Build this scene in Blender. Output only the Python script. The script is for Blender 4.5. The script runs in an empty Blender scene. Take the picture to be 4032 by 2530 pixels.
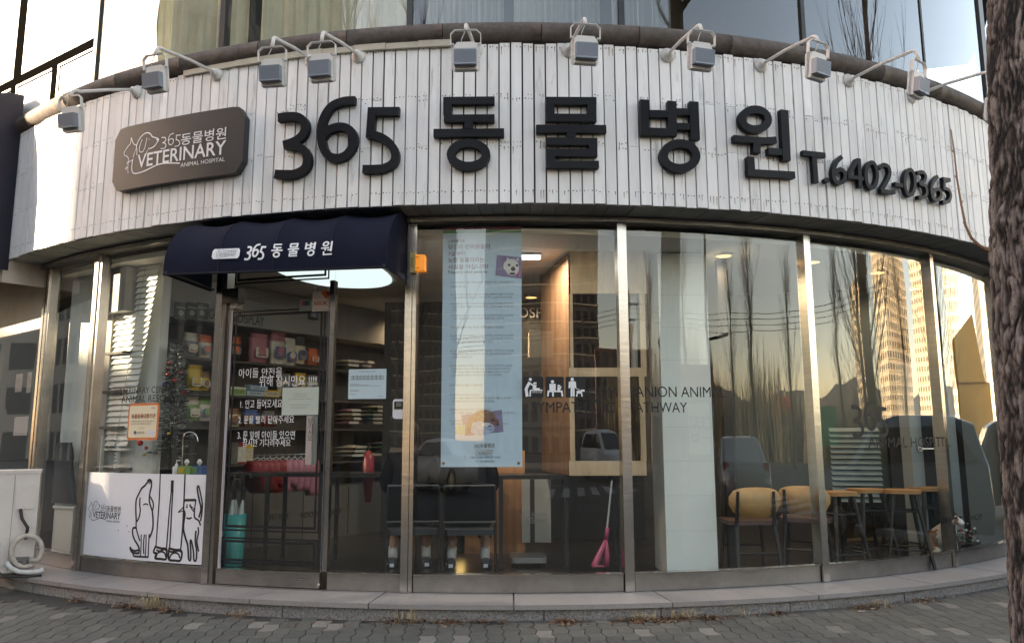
import bpy, math, random
from math import sin, cos, tan, pi, radians, degrees, atan2, sqrt, hypot
from mathutils import Vector, Matrix, noise
random.seed(11)
SC = bpy.context.scene
COL = SC.collection
V = Vector
# ------------------------------------------------------------------ camera, sky, sun, exposure
F_PX, PITCH, ROLL, EYE = 3073.27, 0.149, -0.003, 1.3      # photo is 4032 x 2530
cam_d = bpy.data.cameras.new('camera'); cam = bpy.data.objects.new('camera', cam_d); COL.objects.link(cam)
cam_d.sensor_width = 36.0; cam_d.lens = F_PX / 4032 * 36; cam_d.clip_start = .05; cam_d.clip_end = 3000
cam.matrix_world = Matrix.Translation((0, 0, EYE)) @ Matrix.Rotation(pi / 2 + PITCH, 4, 'X') @ Matrix.Rotation(ROLL, 4, 'Z')
SC.camera = cam
SUN_T = radians(-15)                                  # low winter sun from the left, a little in front of the building
SUN_EL = radians(16)
SUN_DIR = V((-cos(SUN_T) * cos(SUN_EL), sin(SUN_T) * cos(SUN_EL), sin(SUN_EL)))
w = bpy.data.worlds.new("World"); SC.world = w; w.use_nodes = True
nt = w.node_tree; bg = nt.nodes['Background']
sky = nt.nodes.new('ShaderNodeTexSky'); sky.sky_type = 'NISHITA'; sky.sun_disc = False
sky.sun_elevation = SUN_EL; sky.sun_rotation = atan2(SUN_DIR.x, SUN_DIR.y) % (2 * pi)
sky.air_density = 1.0; sky.dust_density = .7; sky.ozone_density = 1.0
tn = nt.nodes.new('ShaderNodeMix'); tn.data_type = 'RGBA'; tn.blend_type = 'MULTIPLY'; tn.inputs[0].default_value = 1; tn.inputs[7].default_value = (1.37, 1.0, .745, 1); nt.links.new(sky.outputs[0], tn.inputs[6]); nt.links.new(tn.outputs[2], bg.inputs[0]); bg.inputs[1].default_value = 0.12
sl = bpy.data.lights.new('sun', 'SUN'); sl.energy = 5.0; sl.angle = radians(.5); sl.color = (1, .80, .55)
so = bpy.data.objects.new('sun', sl); COL.objects.link(so)
so.matrix_world = SUN_DIR.to_track_quat('Z', 'Y').to_matrix().to_4x4()
SC.view_settings.view_transform = 'Standard'; SC.view_settings.look = 'None'
SC.view_settings.gamma = 1; SC.view_settings.exposure = 2.85
SC.cycles.max_bounces = 7; SC.cycles.transparent_max_bounces = 16; SC.cycles.caustics_reflective = False; SC.cycles.caustics_refractive = False
SC.cycles.sample_clamp_indirect = 6
try: SC.cycles.use_denoising = True
except Exception: pass
# ------------------------------------------------------------------ measures of the corner building
DC, RF, RP, RG = 13.95, 8.005, 8.08, 7.625           # centre depth; radii of fascia, plinth, shop glass
FB, FT, PT, GB, GT, FZ = 3.136, 4.483, .115, .256, 3.06, .125
K = 4032 / 2410.0
def ray(X, Y):                                       # X, Y measured on the photo at 2410 px width
    x, y = (X * K - 2016) / F_PX, (Y * K - 1265) / F_PX
    c, s = cos(-ROLL), sin(-ROLL); x, y = c * x - s * y, s * x + c * y
    return V((x, cos(PITCH) + sin(PITCH) * y, sin(PITCH) - cos(PITCH) * y))
def onR(X, Y, R):                                    # -> angle on the round front, height
    d = ray(X, Y); a = d.x ** 2 + d.y ** 2; b = -2 * d.y * DC; c = DC * DC - R * R
    q = max(b * b - 4 * a * c, 0); t = (-b - sqrt(q)) / 2 / a
    P = d * t; return atan2(P.x, DC - P.y), EYE + P.z
def onY(X, Y, yd):
    d = ray(X, Y); d *= yd / d.y; return V((d.x, d.y, d.z + EYE))
def onZ(X, Y, z):
    d = ray(X, Y); d *= (z - EYE) / d.z; return V((d.x, d.y, z))
def cyl(R, th, z): return V((R * sin(th), DC - R * cos(th), z))
# ------------------------------------------------------------------ materials
MATS = {}
def M(name, color, rough=.6, metal=0., var=.0, vs=6., bump=0., bs=40., vscale=None, emit=None, estr=1., island=0., alpha=None, spec=None, streak=None):
    if name in MATS: return MATS[name]
    m = bpy.data.materials.new(name); m.use_nodes = True; MATS[name] = m
    n, l = m.node_tree.nodes, m.node_tree.links; b = n['Principled BSDF']
    col = (*color, 1); b.inputs['Base Color'].default_value = col
    b.inputs['Roughness'].default_value = rough; b.inputs['Metallic'].default_value = metal
    if spec is not None: b.inputs['Specular IOR Level'].default_value = spec
    if emit: b.inputs['Emission Color'].default_value = (*emit, 1); b.inputs['Emission Strength'].default_value = estr
    if alpha is not None: b.inputs['Alpha'].default_value = alpha
    tc = n.new('ShaderNodeTexCoord'); src = tc.outputs['Object']
    if vscale:
        mp = n.new('ShaderNodeMapping'); mp.inputs['Scale'].default_value = vscale; l.new(src, mp.inputs['Vector']); src = mp.outputs[0]
    out = None
    if var:
        t = n.new('ShaderNodeTexNoise'); t.inputs['Scale'].default_value = vs; t.inputs['Detail'].default_value = 7; t.inputs['Roughness'].default_value = .65
        l.new(src, t.inputs['Vector'])
        r = n.new('ShaderNodeMapRange'); r.inputs[1].default_value = .3; r.inputs[2].default_value = .7
        r.inputs[3].default_value = 1 - var; r.inputs[4].default_value = 1 + var; l.new(t.outputs[0], r.inputs[0]); out = r.outputs[0]
    if island:
        g = n.new('ShaderNodeNewGeometry'); r2 = n.new('ShaderNodeMapRange'); r2.inputs[3].default_value = 1 - island; r2.inputs[4].default_value = 1 + island
        l.new(g.outputs['Random Per Island'], r2.inputs[0])
        if out is None: out = r2.outputs[0]
        else:
            mm = n.new('ShaderNodeMath'); mm.operation = 'MULTIPLY'; l.new(out, mm.inputs[0]); l.new(r2.outputs[0], mm.inputs[1]); out = mm.outputs[0]
    if out is not None:
        mx = n.new('ShaderNodeMix'); mx.data_type = 'RGBA'; mx.blend_type = 'MULTIPLY'; mx.inputs[0].default_value = 1
        mx.inputs[6].default_value = col; cc = n.new('ShaderNodeCombineColor')
        for i in range(3): l.new(out, cc.inputs[i])
        l.new(cc.outputs[0], mx.inputs[7]); last = mx.outputs[2]
        if streak:                                    # dirt stains: (colour, amount, scale vector, threshold)
            sc, am, sv, thr = streak
            mp2 = n.new('ShaderNodeMapping'); mp2.inputs['Scale'].default_value = sv; l.new(tc.outputs['Object'], mp2.inputs['Vector'])
            t2 = n.new('ShaderNodeTexNoise'); t2.inputs['Scale'].default_value = 1; t2.inputs['Detail'].default_value = 8; t2.inputs['Roughness'].default_value = .7
            l.new(mp2.outputs[0], t2.inputs['Vector'])
            r3 = n.new('ShaderNodeMapRange'); r3.inputs[1].default_value = thr; r3.inputs[2].default_value = thr + .2; r3.inputs[3].default_value = 0; r3.inputs[4].default_value = am
            l.new(t2.outputs[0], r3.inputs[0])
            mx2 = n.new('ShaderNodeMix'); mx2.data_type = 'RGBA'; l.new(r3.outputs[0], mx2.inputs[0]); l.new(last, mx2.inputs[6]); mx2.inputs[7].default_value = (*sc, 1); last = mx2.outputs[2]
        l.new(last, b.inputs['Base Color'])
    if bump:
        t = n.new('ShaderNodeTexNoise'); t.inputs['Scale'].default_value = bs; t.inputs['Detail'].default_value = 5; l.new(src, t.inputs['Vector'])
        bp = n.new('ShaderNodeBump'); bp.inputs['Strength'].default_value = bump; bp.inputs['Distance'].default_value = .01; l.new(t.outputs[0], bp.inputs['Height']); l.new(bp.outputs[0], b.inputs['Normal'])
    return m
def glass(name, tint=(.86, .9, .87), base=.09, grow=.85, power=3.5, wav=.0, gloss=(1, 1, 1)):
    m = bpy.data.materials.new(name); m.use_nodes = True; MATS[name] = m
    n, l = m.node_tree.nodes, m.node_tree.links; n.remove(n['Principled BSDF']); o = n['Material Output']
    tr = n.new('ShaderNodeBsdfTransparent'); tr.inputs[0].default_value = (*tint, 1)
    gl = n.new('ShaderNodeBsdfGlossy'); gl.inputs['Roughness'].default_value = 0.0; gl.inputs[0].default_value = (*gloss, 1)
    lw = n.new('ShaderNodeLayerWeight'); lw.inputs[0].default_value = .5
    p = n.new('ShaderNodeMath'); p.operation = 'POWER'; l.new(lw.outputs['Facing'], p.inputs[0]); p.inputs[1].default_value = power
    a = n.new('ShaderNodeMath'); a.operation = 'MULTIPLY_ADD'; l.new(p.outputs[0], a.inputs[0]); a.inputs[1].default_value = grow; a.inputs[2].default_value = base; a.use_clamp = True
    mx = n.new('ShaderNodeMixShader'); l.new(a.outputs[0], mx.inputs[0]); l.new(tr.outputs[0], mx.inputs[1]); l.new(gl.outputs[0], mx.inputs[2]); l.new(mx.outputs[0], o.inputs[0])
    if wav:
        tc = n.new('ShaderNodeTexCoord'); t = n.new('ShaderNodeTexNoise'); t.inputs['Scale'].default_value = 1.3; t.inputs['Detail'].default_value = 1
        l.new(tc.outputs['Object'], t.inputs['Vector']); bp = n.new('ShaderNodeBump'); bp.inputs['Strength'].default_value = wav; bp.inputs['Distance'].default_value = .02
        l.new(t.outputs[0], bp.inputs['Height']); l.new(bp.outputs[0], gl.inputs['Normal'])
    return m
SHOPGLASS = glass('shop_glass', (.93, .955, .94), .08, .8, 3.0, .12)
UPGLASS = glass('upper_glass', (.80, .83, .80), .12, .75, 2.4, .2, (.9, .93, .96))
CLEAR = glass('clear_plastic', (.9, .93, .93), .08, .5, 3)
white_plank = M('white_plank', (.86, .845, .845), .62, var=.09, vs=1, vscale=(9, 9, 1.3), bump=.25, bs=1, island=.085,
                streak=((.27, .24, .22), .8, (13, 13, 1.8), .575))
plank_gap = M('plank_gap', (.03, .028, .026), .9)
nail = M('nail_dark', (.10, .09, .085), .6); rust = M('nail_rust', (.24, .11, .045), .9)
soffit_m = M('soffit_board', (.23, .235, .225), .7, var=.15, vs=5, island=.12)
granite_tube = M('granite_moulding', (.10, .082, .072), .75, var=.35, vs=14, bump=.3, bs=70, island=.07, streak=((.04, .034, .03), .6, (2.5, 2.5, 9), .52))
cream = M('cream_flashing', (.52, .48, .40), .7, var=.12, vs=8)
dkframe = M('dark_bronze_frame', (.035, .037, .04), .42, .3, var=.2, vs=5)
steel = M('brushed_steel', (.56, .53, .50), .2, 1., var=.12, vs=3, vscale=(1, 1, 14), bump=.06, bs=2)
steel_d = M('worn_steel_base', (.34, .32, .30), .3, .9, var=.22, vs=3.5, bump=.05, bs=6)
granite_cap = M('granite_cap', (.285, .262, .25), .5, var=.12, vs=45, bump=.1, bs=120, island=.06, streak=((.17, .15, .14), .7, (3, 3, 6), .57))
granite_rough = M('granite_rough', (.25, .235, .225), .85, var=.55, vs=60, bump=.9, bs=75, streak=((.09, .08, .07), .7, (2, 2, 8), .55))
black_letter = M('black_letter', (.010, .011, .015), .42, var=.15, vs=8, spec=.15)
white_vinyl = M('white_vinyl', (.82, .82, .84), .5); black_vinyl = M('black_vinyl', (.012, .012, .014), .45)
navy = M('navy_canvas', (.0065, .0085, .024), .85, var=.22, vs=5, bump=.12, bs=250, spec=.2)
navy_in = M('navy_canvas_inside', (.006, .007, .014), .9)
lampwhite = M('lamp_white_paint', (.70, .68, .66), .42, var=.05, vs=9, streak=((.25, .2, .15), .6, (25, 25, 25), .63))
fin = M('grey_heat_sink', (.27, .30, .36), .5, .35)
plywood = M('plywood', (.60, .43, .26), .55, var=.25, vs=1.2, vscale=(6, 6, 1.0), streak=((.28, .16, .08), .8, (9, 9, 3), .60))
wood_d = M('brown_wood', (.19, .095, .042), .6, var=.4, vs=1.5, vscale=(9, 9, .8))
wood_seat = M('light_wood_seat', (.50, .31, .13), .45, var=.15, vs=4, vscale=(2, 8, 2))
dark_metal = M('dark_metal', (.035, .034, .033), .45, .5)
white_wall = M('white_wall', (.72, .73, .70), .7, var=.04, vs=3)
grey_wall = M('grey_wall', (.06, .058, .055), .8, var=.1, vs=2)
dark_wall = M('dark_wall', (.03, .03, .031), .8, var=.15, vs=2)
floor_m = M('shop_floor', (.028, .022, .018), .28, var=.2, vs=4)
# ------------------------------------------------------------------ mesh builder
class MB:
    def __init__(s): s.v, s.f, s.m = [], [], []
    def add(s, vs, fs, mi=0):
        o = len(s.v); s.v += [tuple(v) for v in vs]; s.f += [tuple(i + o for i in f) for f in fs]; s.m += [mi] * len(fs); return s
    def hexa(s, p, mi=0):                            # bottom 4 (ccw from above), top 4
        return s.add(p, [(3, 2, 1, 0), (4, 5, 6, 7), (0, 1, 5, 4), (1, 2, 6, 5), (2, 3, 7, 6), (3, 0, 4, 7)], mi)
    def box(s, c, d, rz=0, mi=0, rx=0, ry=0):
        R = Matrix.Rotation(rz, 3, 'Z') @ Matrix.Rotation(ry, 3, 'Y') @ Matrix.Rotation(rx, 3, 'X'); c = V(c); x, y, z = d[0] / 2, d[1] / 2, d[2] / 2
        return s.hexa([c + R @ V(p) for p in ((-x, -y, -z), (x, -y, -z), (x, y, -z), (-x, y, -z), (-x, -y, z), (x, -y, z), (x, y, z), (-x, y, z))], mi)
    def arc(s, t0, t1, z0, z1, r0, r1, mi=0, n=None):     # curved block between two radii (r1 outer)
        n = n or max(1, int(abs(t1 - t0) / radians(1.5)) + 1)
        for i in range(n):
            a, b = t0 + (t1 - t0) * i / n, t0 + (t1 - t0) * (i + 1) / n
            p = [cyl(r1, a, z0), cyl(r1, b, z0), cyl(r0, b, z0), cyl(r0, a, z0), cyl(r1, a, z1), cyl(r1, b, z1), cyl(r0, b, z1), cyl(r0, a, z1)]
            fs = [(3, 2, 1, 0), (4, 5, 6, 7), (0, 1, 5, 4), (2, 3, 7, 6)]
            if i == 0: fs.append((3, 0, 4, 7))
            if i == n - 1: fs.append((1, 2, 6, 5))
            s.add(p, fs, mi)
        return s
    def sheet(s, t0, t1, z0, z1, R, mi=0, n=None, R1=None):
        n = n or max(1, int(abs(t1 - t0) / radians(1)) + 1); vs = []
        for i in range(n + 1):
            a = t0 + (t1 - t0) * i / n; vs += [cyl(R, a, z0), cyl(R1 or R, a, z1)]
        return s.add(vs, [(2 * i, 2 * i + 2, 2 * i + 3, 2 * i + 1) for i in range(n)], mi)
    def tube(s, pts, r, seg=8, mi=0, cap=True, closed=False):
        pts = [V(p) for p in pts]; n = len(pts); rs = r if isinstance(r, (list, tuple)) else [r] * n; vs = []; prev = None
        for i, p in enumerate(pts):
            d = (pts[(i + 1) % n] - pts[i - 1]) if closed else (pts[min(i + 1, n - 1)] - pts[max(i - 1, 0)])
            d.normalize()
            if prev is None: u = d.orthogonal().normalized()
            else:
                u = prev - d * prev.dot(d); u = u.normalized() if u.length > 1e-6 else d.orthogonal().normalized()
            prev = u; q = d.cross(u)
            vs += [p + (u * cos(2 * pi * k / seg) + q * sin(2 * pi * k / seg)) * rs[i] for k in range(seg)]
        fs = []; m = n if closed else n - 1
        for i in range(m):
            a, b = i * seg, ((i + 1) % n) * seg
            fs += [(a + k, a + (k + 1) % seg, b + (k + 1) % seg, b + k) for k in range(seg)]
        if cap and not closed: fs += [tuple(range(seg - 1, -1, -1)), tuple(range((n - 1) * seg, n * seg))]
        return s.add(vs, fs, mi)
    def lathe(s, prof, c=(0, 0, 0), seg=16, mi=0, ax=None):      # prof: (radius, height) pairs
        c = V(c); vs = []; Q = V((0, 0, 1)).rotation_difference(V(ax)).to_matrix() if ax is not None else Matrix.Identity(3)
        for r, z in prof: vs += [c + Q @ V((r * cos(2 * pi * k / seg), r * sin(2 * pi * k / seg), z)) for k in range(seg)]
        fs = [(i * seg + k, i * seg + (k + 1) % seg, (i + 1) * seg + (k + 1) % seg, (i + 1) * seg + k) for i in range(len(prof) - 1) for k in range(seg)]
        fs += [tuple(range(seg - 1, -1, -1)), tuple(range((len(prof) - 1) * seg, len(prof) * seg))]
        return s.add(vs, fs, mi)
    def ball(s, c, r, seg=10, rings=6, mi=0):
        r = r if isinstance(r, (tuple, list)) else (r, r, r); c = V(c); vs = []
        for i in range(rings + 1):
            a = pi * i / rings
            vs += [c + V((r[0] * sin(a) * cos(2 * pi * k / seg), r[1] * sin(a) * sin(2 * pi * k / seg), -r[2] * cos(a))) for k in range(seg)]
        return s.add(vs, [(i * seg + k, i * seg + (k + 1) % seg, (i + 1) * seg + (k + 1) % seg, (i + 1) * seg + k) for i in range(rings) for k in range(seg)], mi)
    def prism(s, poly, fn, d0, d1, mi=0):             # polygon (a, b) mapped by fn(a, b, depth), extruded d0 -> d1
        n = len(poly); vs = [fn(a, b, d1) for a, b in poly] + [fn(a, b, d0) for a, b in poly]
        fs = [tuple(range(n)), tuple(range(2 * n - 1, n - 1, -1))] + [(i, i + n, (i + 1) % n + n, (i + 1) % n) for i in range(n)]
        return s.add(vs, fs, mi)
    def build(s, name, mats, parent=None, smooth=False, loc=None):
        me = bpy.data.meshes.new(name); me.from_pydata(s.v, [], s.f)
        for m in (mats if isinstance(mats, (list, tuple)) else [mats]): me.materials.append(m)
        me.polygons.foreach_set('material_index', s.m)
        if smooth: me.polygons.foreach_set('use_smooth', [True] * len(s.f))
        me.validate(); me.update()
        o = bpy.data.objects.new(name, me); COL.objects.link(o)
        if loc is not None: o.location = loc
        if parent is not None:
            o.parent = parent
            if loc is None: o.matrix_parent_inverse = Matrix.Translation(-parent.location) if parent.type == 'EMPTY' and not parent.rotation_euler.z else parent.matrix_basis.inverted()
        return o
def tag(o, label, cat, group=None, kind=None):
    if label: o['label'] = label
    if cat: o['category'] = cat
    if group: o['group'] = group
    if kind: o['kind'] = kind
    return o
def thing(name, label, cat, loc=(0, 0, 0), group=None, rz=0):
    o = bpy.data.objects.new(name, None); COL.objects.link(o); o.location = loc; o.rotation_euler = (0, 0, rz); o.empty_display_size = .1
    return tag(o, label, cat, group)
def struct(o): o['kind'] = 'structure'; return o
def copy_tree(o, parent=None):
    c = o.copy(); COL.objects.link(c)
    if parent is not None: c.parent = parent
    for ch in list(o.children): copy_tree(ch, c)
    return c
# mappings: fn(u, z, d)
def mapC(R): return lambda u, z, d=0.: cyl(R + d, u / R, z)
def mapP(o, ex, ez=V((0, 0, 1)), en=None):
    o, ex, ez = V(o), V(ex), V(ez); en = V(en) if en is not None else ex.cross(ez)
    return lambda u, z, d=0.: o + ex * u + ez * z + en * d
# ------------------------------------------------------------------ strokes and text
def smooth_line(p, n=5):
    q = []
    for i in range(len(p) - 1):
        a, b, c, d = V(p[max(i - 1, 0)]), V(p[i]), V(p[i + 1]), V(p[min(i + 2, len(p) - 1)])
        for k in range(n):
            t = k / n; q.append(.5 * ((2 * b) + (c - a) * t + (2 * a - 5 * b + 4 * c - d) * t * t + (3 * b - a - 3 * c + d) * t ** 3))
    q.append(V(p[-1])); return q
def ribbon(mb, pts, w, fn, d0=None, d1=0., closed=False, mi=0):
    pts = [V(p) for p in pts]; n = len(pts); ws = w if isinstance(w, (list, tuple)) else [w] * n; L, R = [], []
    for i in range(n):
        if closed: a, b = pts[i] - pts[i - 1], pts[(i + 1) % n] - pts[i]
        else: a, b = pts[i] - pts[max(i - 1, 0)], pts[min(i + 1, n - 1)] - pts[i]
        if a.length < 1e-9: a = b
        if b.length < 1e-9: b = a
        a, b = a.normalized(), b.normalized(); t = a + b
        t = t.normalized() if t.length > 1e-6 else a
        nn = V((-t.y, t.x)); k = 1 / max(.5, nn.dot(V((-a.y, a.x)))); h = ws[i] / 2 * k
        L.append(pts[i] + nn * h); R.append(pts[i] - nn * h)
    vs = [fn(p.x, p.y, d1) for p in L] + [fn(p.x, p.y, d1) for p in R]; m = n if closed else n - 1
    fs = [(n + i, n + (i + 1) % n, (i + 1) % n, i) for i in range(m)]
    if d0 is not None:
        vs += [fn(p.x, p.y, d0) for p in L] + [fn(p.x, p.y, d0) for p in R]
        for i in range(m):
            j = (i + 1) % n; fs += [(i, j, 2 * n + j, 2 * n + i), (n + j, n + i, 3 * n + i, 3 * n + j), (2 * n + i, 2 * n + j, 3 * n + j, 3 * n + i)]
        if not closed: fs += [(0, 2 * n, 3 * n, n), (2 * n - 1, 4 * n - 1, 3 * n - 1, n - 1)]
    mb.add(vs, fs, mi)
_tc = {}
TXT = bpy.data.objects.new('text_tool', bpy.data.curves.new('text_tool', 'FONT')); TXT.data.size = 1; TXT.data.resolution_u = 3; TXT.data.fill_mode = 'FRONT'
def text_geo(s, bold=0.0):
    if (s, bold) in _tc: return _tc[(s, bold)]
    c = TXT.data; c.body = s; c.offset = bold; me = bpy.data.meshes.new_from_object(TXT)
    vs = [(v.co.x, v.co.y) for v in me.vertices]; fs = [tuple(p.vertices) for p in me.polygons]
    bpy.data.meshes.remove(me)
    x0, x1 = min(v[0] for v in vs), max(v[0] for v in vs); y0, y1 = min(v[1] for v in vs), max(v[1] for v in vs)
    _tc[(s, bold)] = ([((x - x0) / (x1 - x0), (y - y0) / max(y1 - y0, 1e-6)) for x, y in vs], fs, (x1 - x0) / max(y1 - y0, 1e-6)); return _tc[(s, bold)]
def text(mb, s, box, fn, d=0., mi=0, bold=0., shear=0.):          # box = (u0, z0, u1, z1); u1 None keeps the aspect
    vs, fs, asp = text_geo(s, bold); u0, z0, u1, z1 = box
    if u1 is None: u1 = u0 + asp * (z1 - z0)
    mb.add([fn(u0 + x * (u1 - u0) + shear * y * (z1 - z0), z0 + y * (z1 - z0), d) for x, y in vs], fs, mi)
def boxC(R, Xl, Yl, Xr, Yr, Xc, Yt, Yb):             # a box on the round front from photo points: left, right, top and bottom
    return (onR(Xl, Yl, R)[0] * R, onR(Xc, Yb, R)[1], onR(Xr, Yr, R)[0] * R, onR(Xc, Yt, R)[1])
def rrect(u0, z0, u1, z1, r, n=5):
    out = []
    for cx, cz, a0 in ((u1 - r, z0 + r, -pi / 2), (u1 - r, z1 - r, 0), (u0 + r, z1 - r, pi / 2), (u0 + r, z0 + r, pi)):
        out += [(cx + r * cos(a0 + pi / 2 * k / n), cz + r * sin(a0 + pi / 2 * k / n)) for k in range(n + 1)]
    return out
def patch(mb, box, fn, d=0., mi=0, r=0., n=1):        # flat sheet, split along u so that it bends with the front
    u0, z0, u1, z1 = box
    if r:
        mb.add([fn(a, b, d) for a, b in rrect(u0, z0, u1, z1, r)], [tuple(range(24))], mi); return
    vs = []
    for i in range(n + 1):
        u = u0 + (u1 - u0) * i / n; vs += [fn(u, z0, d), fn(u, z1, d)]
    mb.add(vs, [(2 * i, 2 * i + 2, 2 * i + 3, 2 * i + 1) for i in range(n)], mi)
def disc(mb, c, r, fn, d=0., mi=0, n=14, ry=None, a0=0, a1=2 * pi):
    mb.add([fn(c[0] + r * cos(a0 + (a1 - a0) * k / n), c[1] + (ry or r) * sin(a0 + (a1 - a0) * k / n), d) for k in range(n if a1 - a0 > 6.2 else n + 1)], [tuple(range(n if a1 - a0 > 6.2 else n + 1))], mi)
R_ = radians
# ------------------------------------------------------------------ ground
def ground():
    mb = MB(); mb.add([(-900, -900, -.13), (900, -900, -.13), (900, 900, -.13), (-900, 900, -.13)], [(0, 1, 2, 3)])
    mb.build('road', [M('asphalt', (.030, .030, .031), .85, var=.25, vs=1.5, bump=.2, bs=60)]); struct(bpy.data.objects['road'])
    mk = MB()
    for i in range(7): mk.box((2.2 + i * .9, -8.6 - .1 * i, -.126), (.42, 3.2, .004), rz=.2)
    for i in range(9): mk.box((11.3 - .1 * i, -1 + i * .95, -.126), (3.2, .5, .004))
    for i in range(14): mk.box((-40 + i * 6, -11.5, -.126), (3, .15, .004))
    struct(mk.build('road_marking', [M('road_paint', (.34, .34, .33), .8, var=.5, vs=3)]))
    out = [(-60, -1.2), (2.1, -1.2)] + [(2.1 + 4.2 * sin(a), 3 - 4.2 * cos(a)) for a in [R_(9 * k) for k in range(1, 11)]] + [(6.3, 80), (-60, 80)]
    mb = MB(); n = len(out)
    mb.add([(x, y, -.012) for x, y in out] + [(x, y, -.13) for x, y in out], [tuple(range(n))] + [(i + n, (i + 1) % n + n, (i + 1) % n, i) for i in range(n)], 0)
    # interlocking zigzag pavers
    PW, PL, G = .112, .2, .0022
    tri = lambda y: (abs((y / .1) % 2 - 1) - .5) * .021
    zig = lambda x: (abs((x / .056) % 2 - 1) - .5) * .014
    rot = R_(3); c, s = cos(rot), sin(rot)
    for i in range(-56, 52):
        for j in range(12, 36):
            x0, x1 = i * PW + G, (i + 1) * PW - G; y0 = j * PL + (i % 2) * .1 + G; y1 = y0 + PL - 2 * G
            if hypot(.5 * (x0 + x1), .5 * (y0 + y1) - DC) < 8.02 or y0 < 2.6 or (abs(x0) > 1.3 + .82 * y1): continue
            ys = [y0 + (y1 - y0) * k / 4 for k in range(5)]; xs = [x0 + (x1 - x0) * k / 2 for k in range(3)]
            ring = [(x1 + tri(y), y) for y in ys] + [(xs[1] + tri(y1), y1 + zig(xs[1]))] + [(x0 + tri(y), y) for y in ys[::-1]] + [(xs[1] + tri(y0), y0 + zig(xs[1]))]
            z = random.uniform(-.0012, .001); tx, ty = random.uniform(-.007, .007), random.uniform(-.006, .006)
            cx, cy = .5 * (x0 + x1), .5 * (y0 + y1)
            P = lambda x, y, dz: (c * x - s * y, s * x + c * y, z + dz + tx * (x - cx) + ty * (y - cy))
            inn = [(cx + (x - cx) * .95, cy + (y - cy) * .965) for x, y in ring]; m = len(ring)
            pale = random.random() < .15
            mb.add([P(x, y, .0) for x, y in inn] + [P(x, y, -.0045) for x, y in ring] + [P(x, y, -.014) for x, y in ring],
                   [tuple(range(m))] + [(k + m, (k + 1) % m + m, (k + 1) % m, k) for k in range(m)] + [(k + 2 * m, (k + 1) % m + 2 * m, (k + 1) % m + m, k + m) for k in range(m)], 2 if pale and (i + j) % 2 else 1)
    struct(mb.build('sidewalk', [M('paver_joint', (.045, .042, .038), .95, var=.3, vs=30),
        M('paver_grey', (.105, .102, .090), .88, var=.16, vs=22, bump=.5, bs=160, island=.16, streak=((.055, .05, .042), .55, (2.2, 2.2, 2.2), .54)),
        M('paver_pale', (.20, .185, .165), .88, var=.14, vs=25, bump=.5, bs=160, island=.14)]))
ground()
# ------------------------------------------------------------------ the corner building
bld = thing('corner_building', 'rounded corner building with white planked fascia over curved shop windows', 'building', (0, DC, 0))
# fascia planks
def fascia():
    mb = MB(); nl = MB(); t0, t1 = R_(-41.3), R_(62); dth = .0945 / RF; n = int((t1 - t0) / dth); rng = random.Random(5)
    rows = (4.02, 3.62)
    mb.arc(t0, t1, FB + .01, FT - .02, RF - .06, RF - .022, 1)
    for i in range(n):
        a, b = t0 + i * dth, t0 + (i + 1) * dth; g = rng.uniform(.0046, .0074) / RF
        dr = rng.uniform(-.004, .004); top = FT + rng.uniform(-.012, .006); z = FB + rng.uniform(-.004, .004)
        cuts = [z] + [r + rng.uniform(-.006, .006) for r in rows[::-1] if rng.random() < .3] + [top]
        for k in range(len(cuts) - 1):
            lo, hi = cuts[k] + (.0018 if k else 0), cuts[k + 1] - (.0018 if k < len(cuts) - 2 else 0); e = rng.uniform(-.0018, .0018)
            mb.arc(a + g, b - g, lo, hi, RF - .02, RF + dr + e, 0, 1)
        for zr in (FT - .035, rows[0] + .02, rows[0] - .02, rows[1] + .02, rows[1] - .02, FB + .10):
            if zr not in (FT - .035, FB + .10) and rng.random() < .45: continue
            for u in (.2, .5, .8):
                if rng.random() < .2: continue
                th = a + (b - a) * (u + rng.uniform(-.06, .06)); zz = zr + rng.uniform(-.007, .007); r = rng.uniform(.0038, .0064)
                rs = 1 if rng.random() < .22 and th > R_(-2) else 0
                nl.add([cyl(RF + dr + .0035, th + r * cos(q * pi / 3) / RF, zz + r * sin(q * pi / 3)) for q in range(6)], [tuple(range(6))], rs)
                if rs:                               # rust run under the nail
                    ln = rng.uniform(.02, .07); nl.add([cyl(RF + dr + .0028, th - .003 / RF, zz), cyl(RF + dr + .0028, th - .0012 / RF, zz - ln), cyl(RF + dr + .0028, th + .0012 / RF, zz - ln), cyl(RF + dr + .0028, th + .003 / RF, zz)], [(0, 1, 2, 3)], 1)
    o = mb.build('plank_fascia', [white_plank, plank_gap], bld); nl.build('nail_heads', [nail, rust], o)['kind'] = 'stuff'
fascia()
mb = MB(); t0, t1 = R_(-44), R_(60); dth = .105 / RF
for i in range(int((t1 - t0) / dth)):
    a = t0 + i * dth; mb.arc(a + .0022 / RF, a + dth - .0022 / RF, FB - .004 + random.uniform(-.003, .003), FB + .02, RG - .05, RF - .025, 0, 1)
mb.arc(t0, t1, FB + .018, FB + .05, RG - .1, RF - .03, 1)
mb.build('soffit', [soffit_m, plank_gap], bld)
mb = MB()
joints = [R_(-44 + 5.72 * i) for i in range(20)]
for a, b in zip(joints[:-1], joints[1:]):
    m = 8; vs = []; seg = 12
    for i in range(m + 1):
        th = a + .003 / 8 + (b - a - .006 / 8) * i / m
        for k in range(seg):
            q = 2 * pi * k / seg; vs.append(cyl(7.985 + .088 * cos(q), th, 4.575 + .088 * sin(q)))
    mb.add(vs, [(i * seg + k, i * seg + (k + 1) % seg, (i + 1) * seg + (k + 1) % seg, (i + 1) * seg + k) for i in range(m) for k in range(seg)] + [tuple(range(seg)), tuple(range((m + 1) * seg - 1, m * seg - 1, -1))])
mb.build('granite_moulding', granite_tube, bld, True)
mb = MB()
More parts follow.
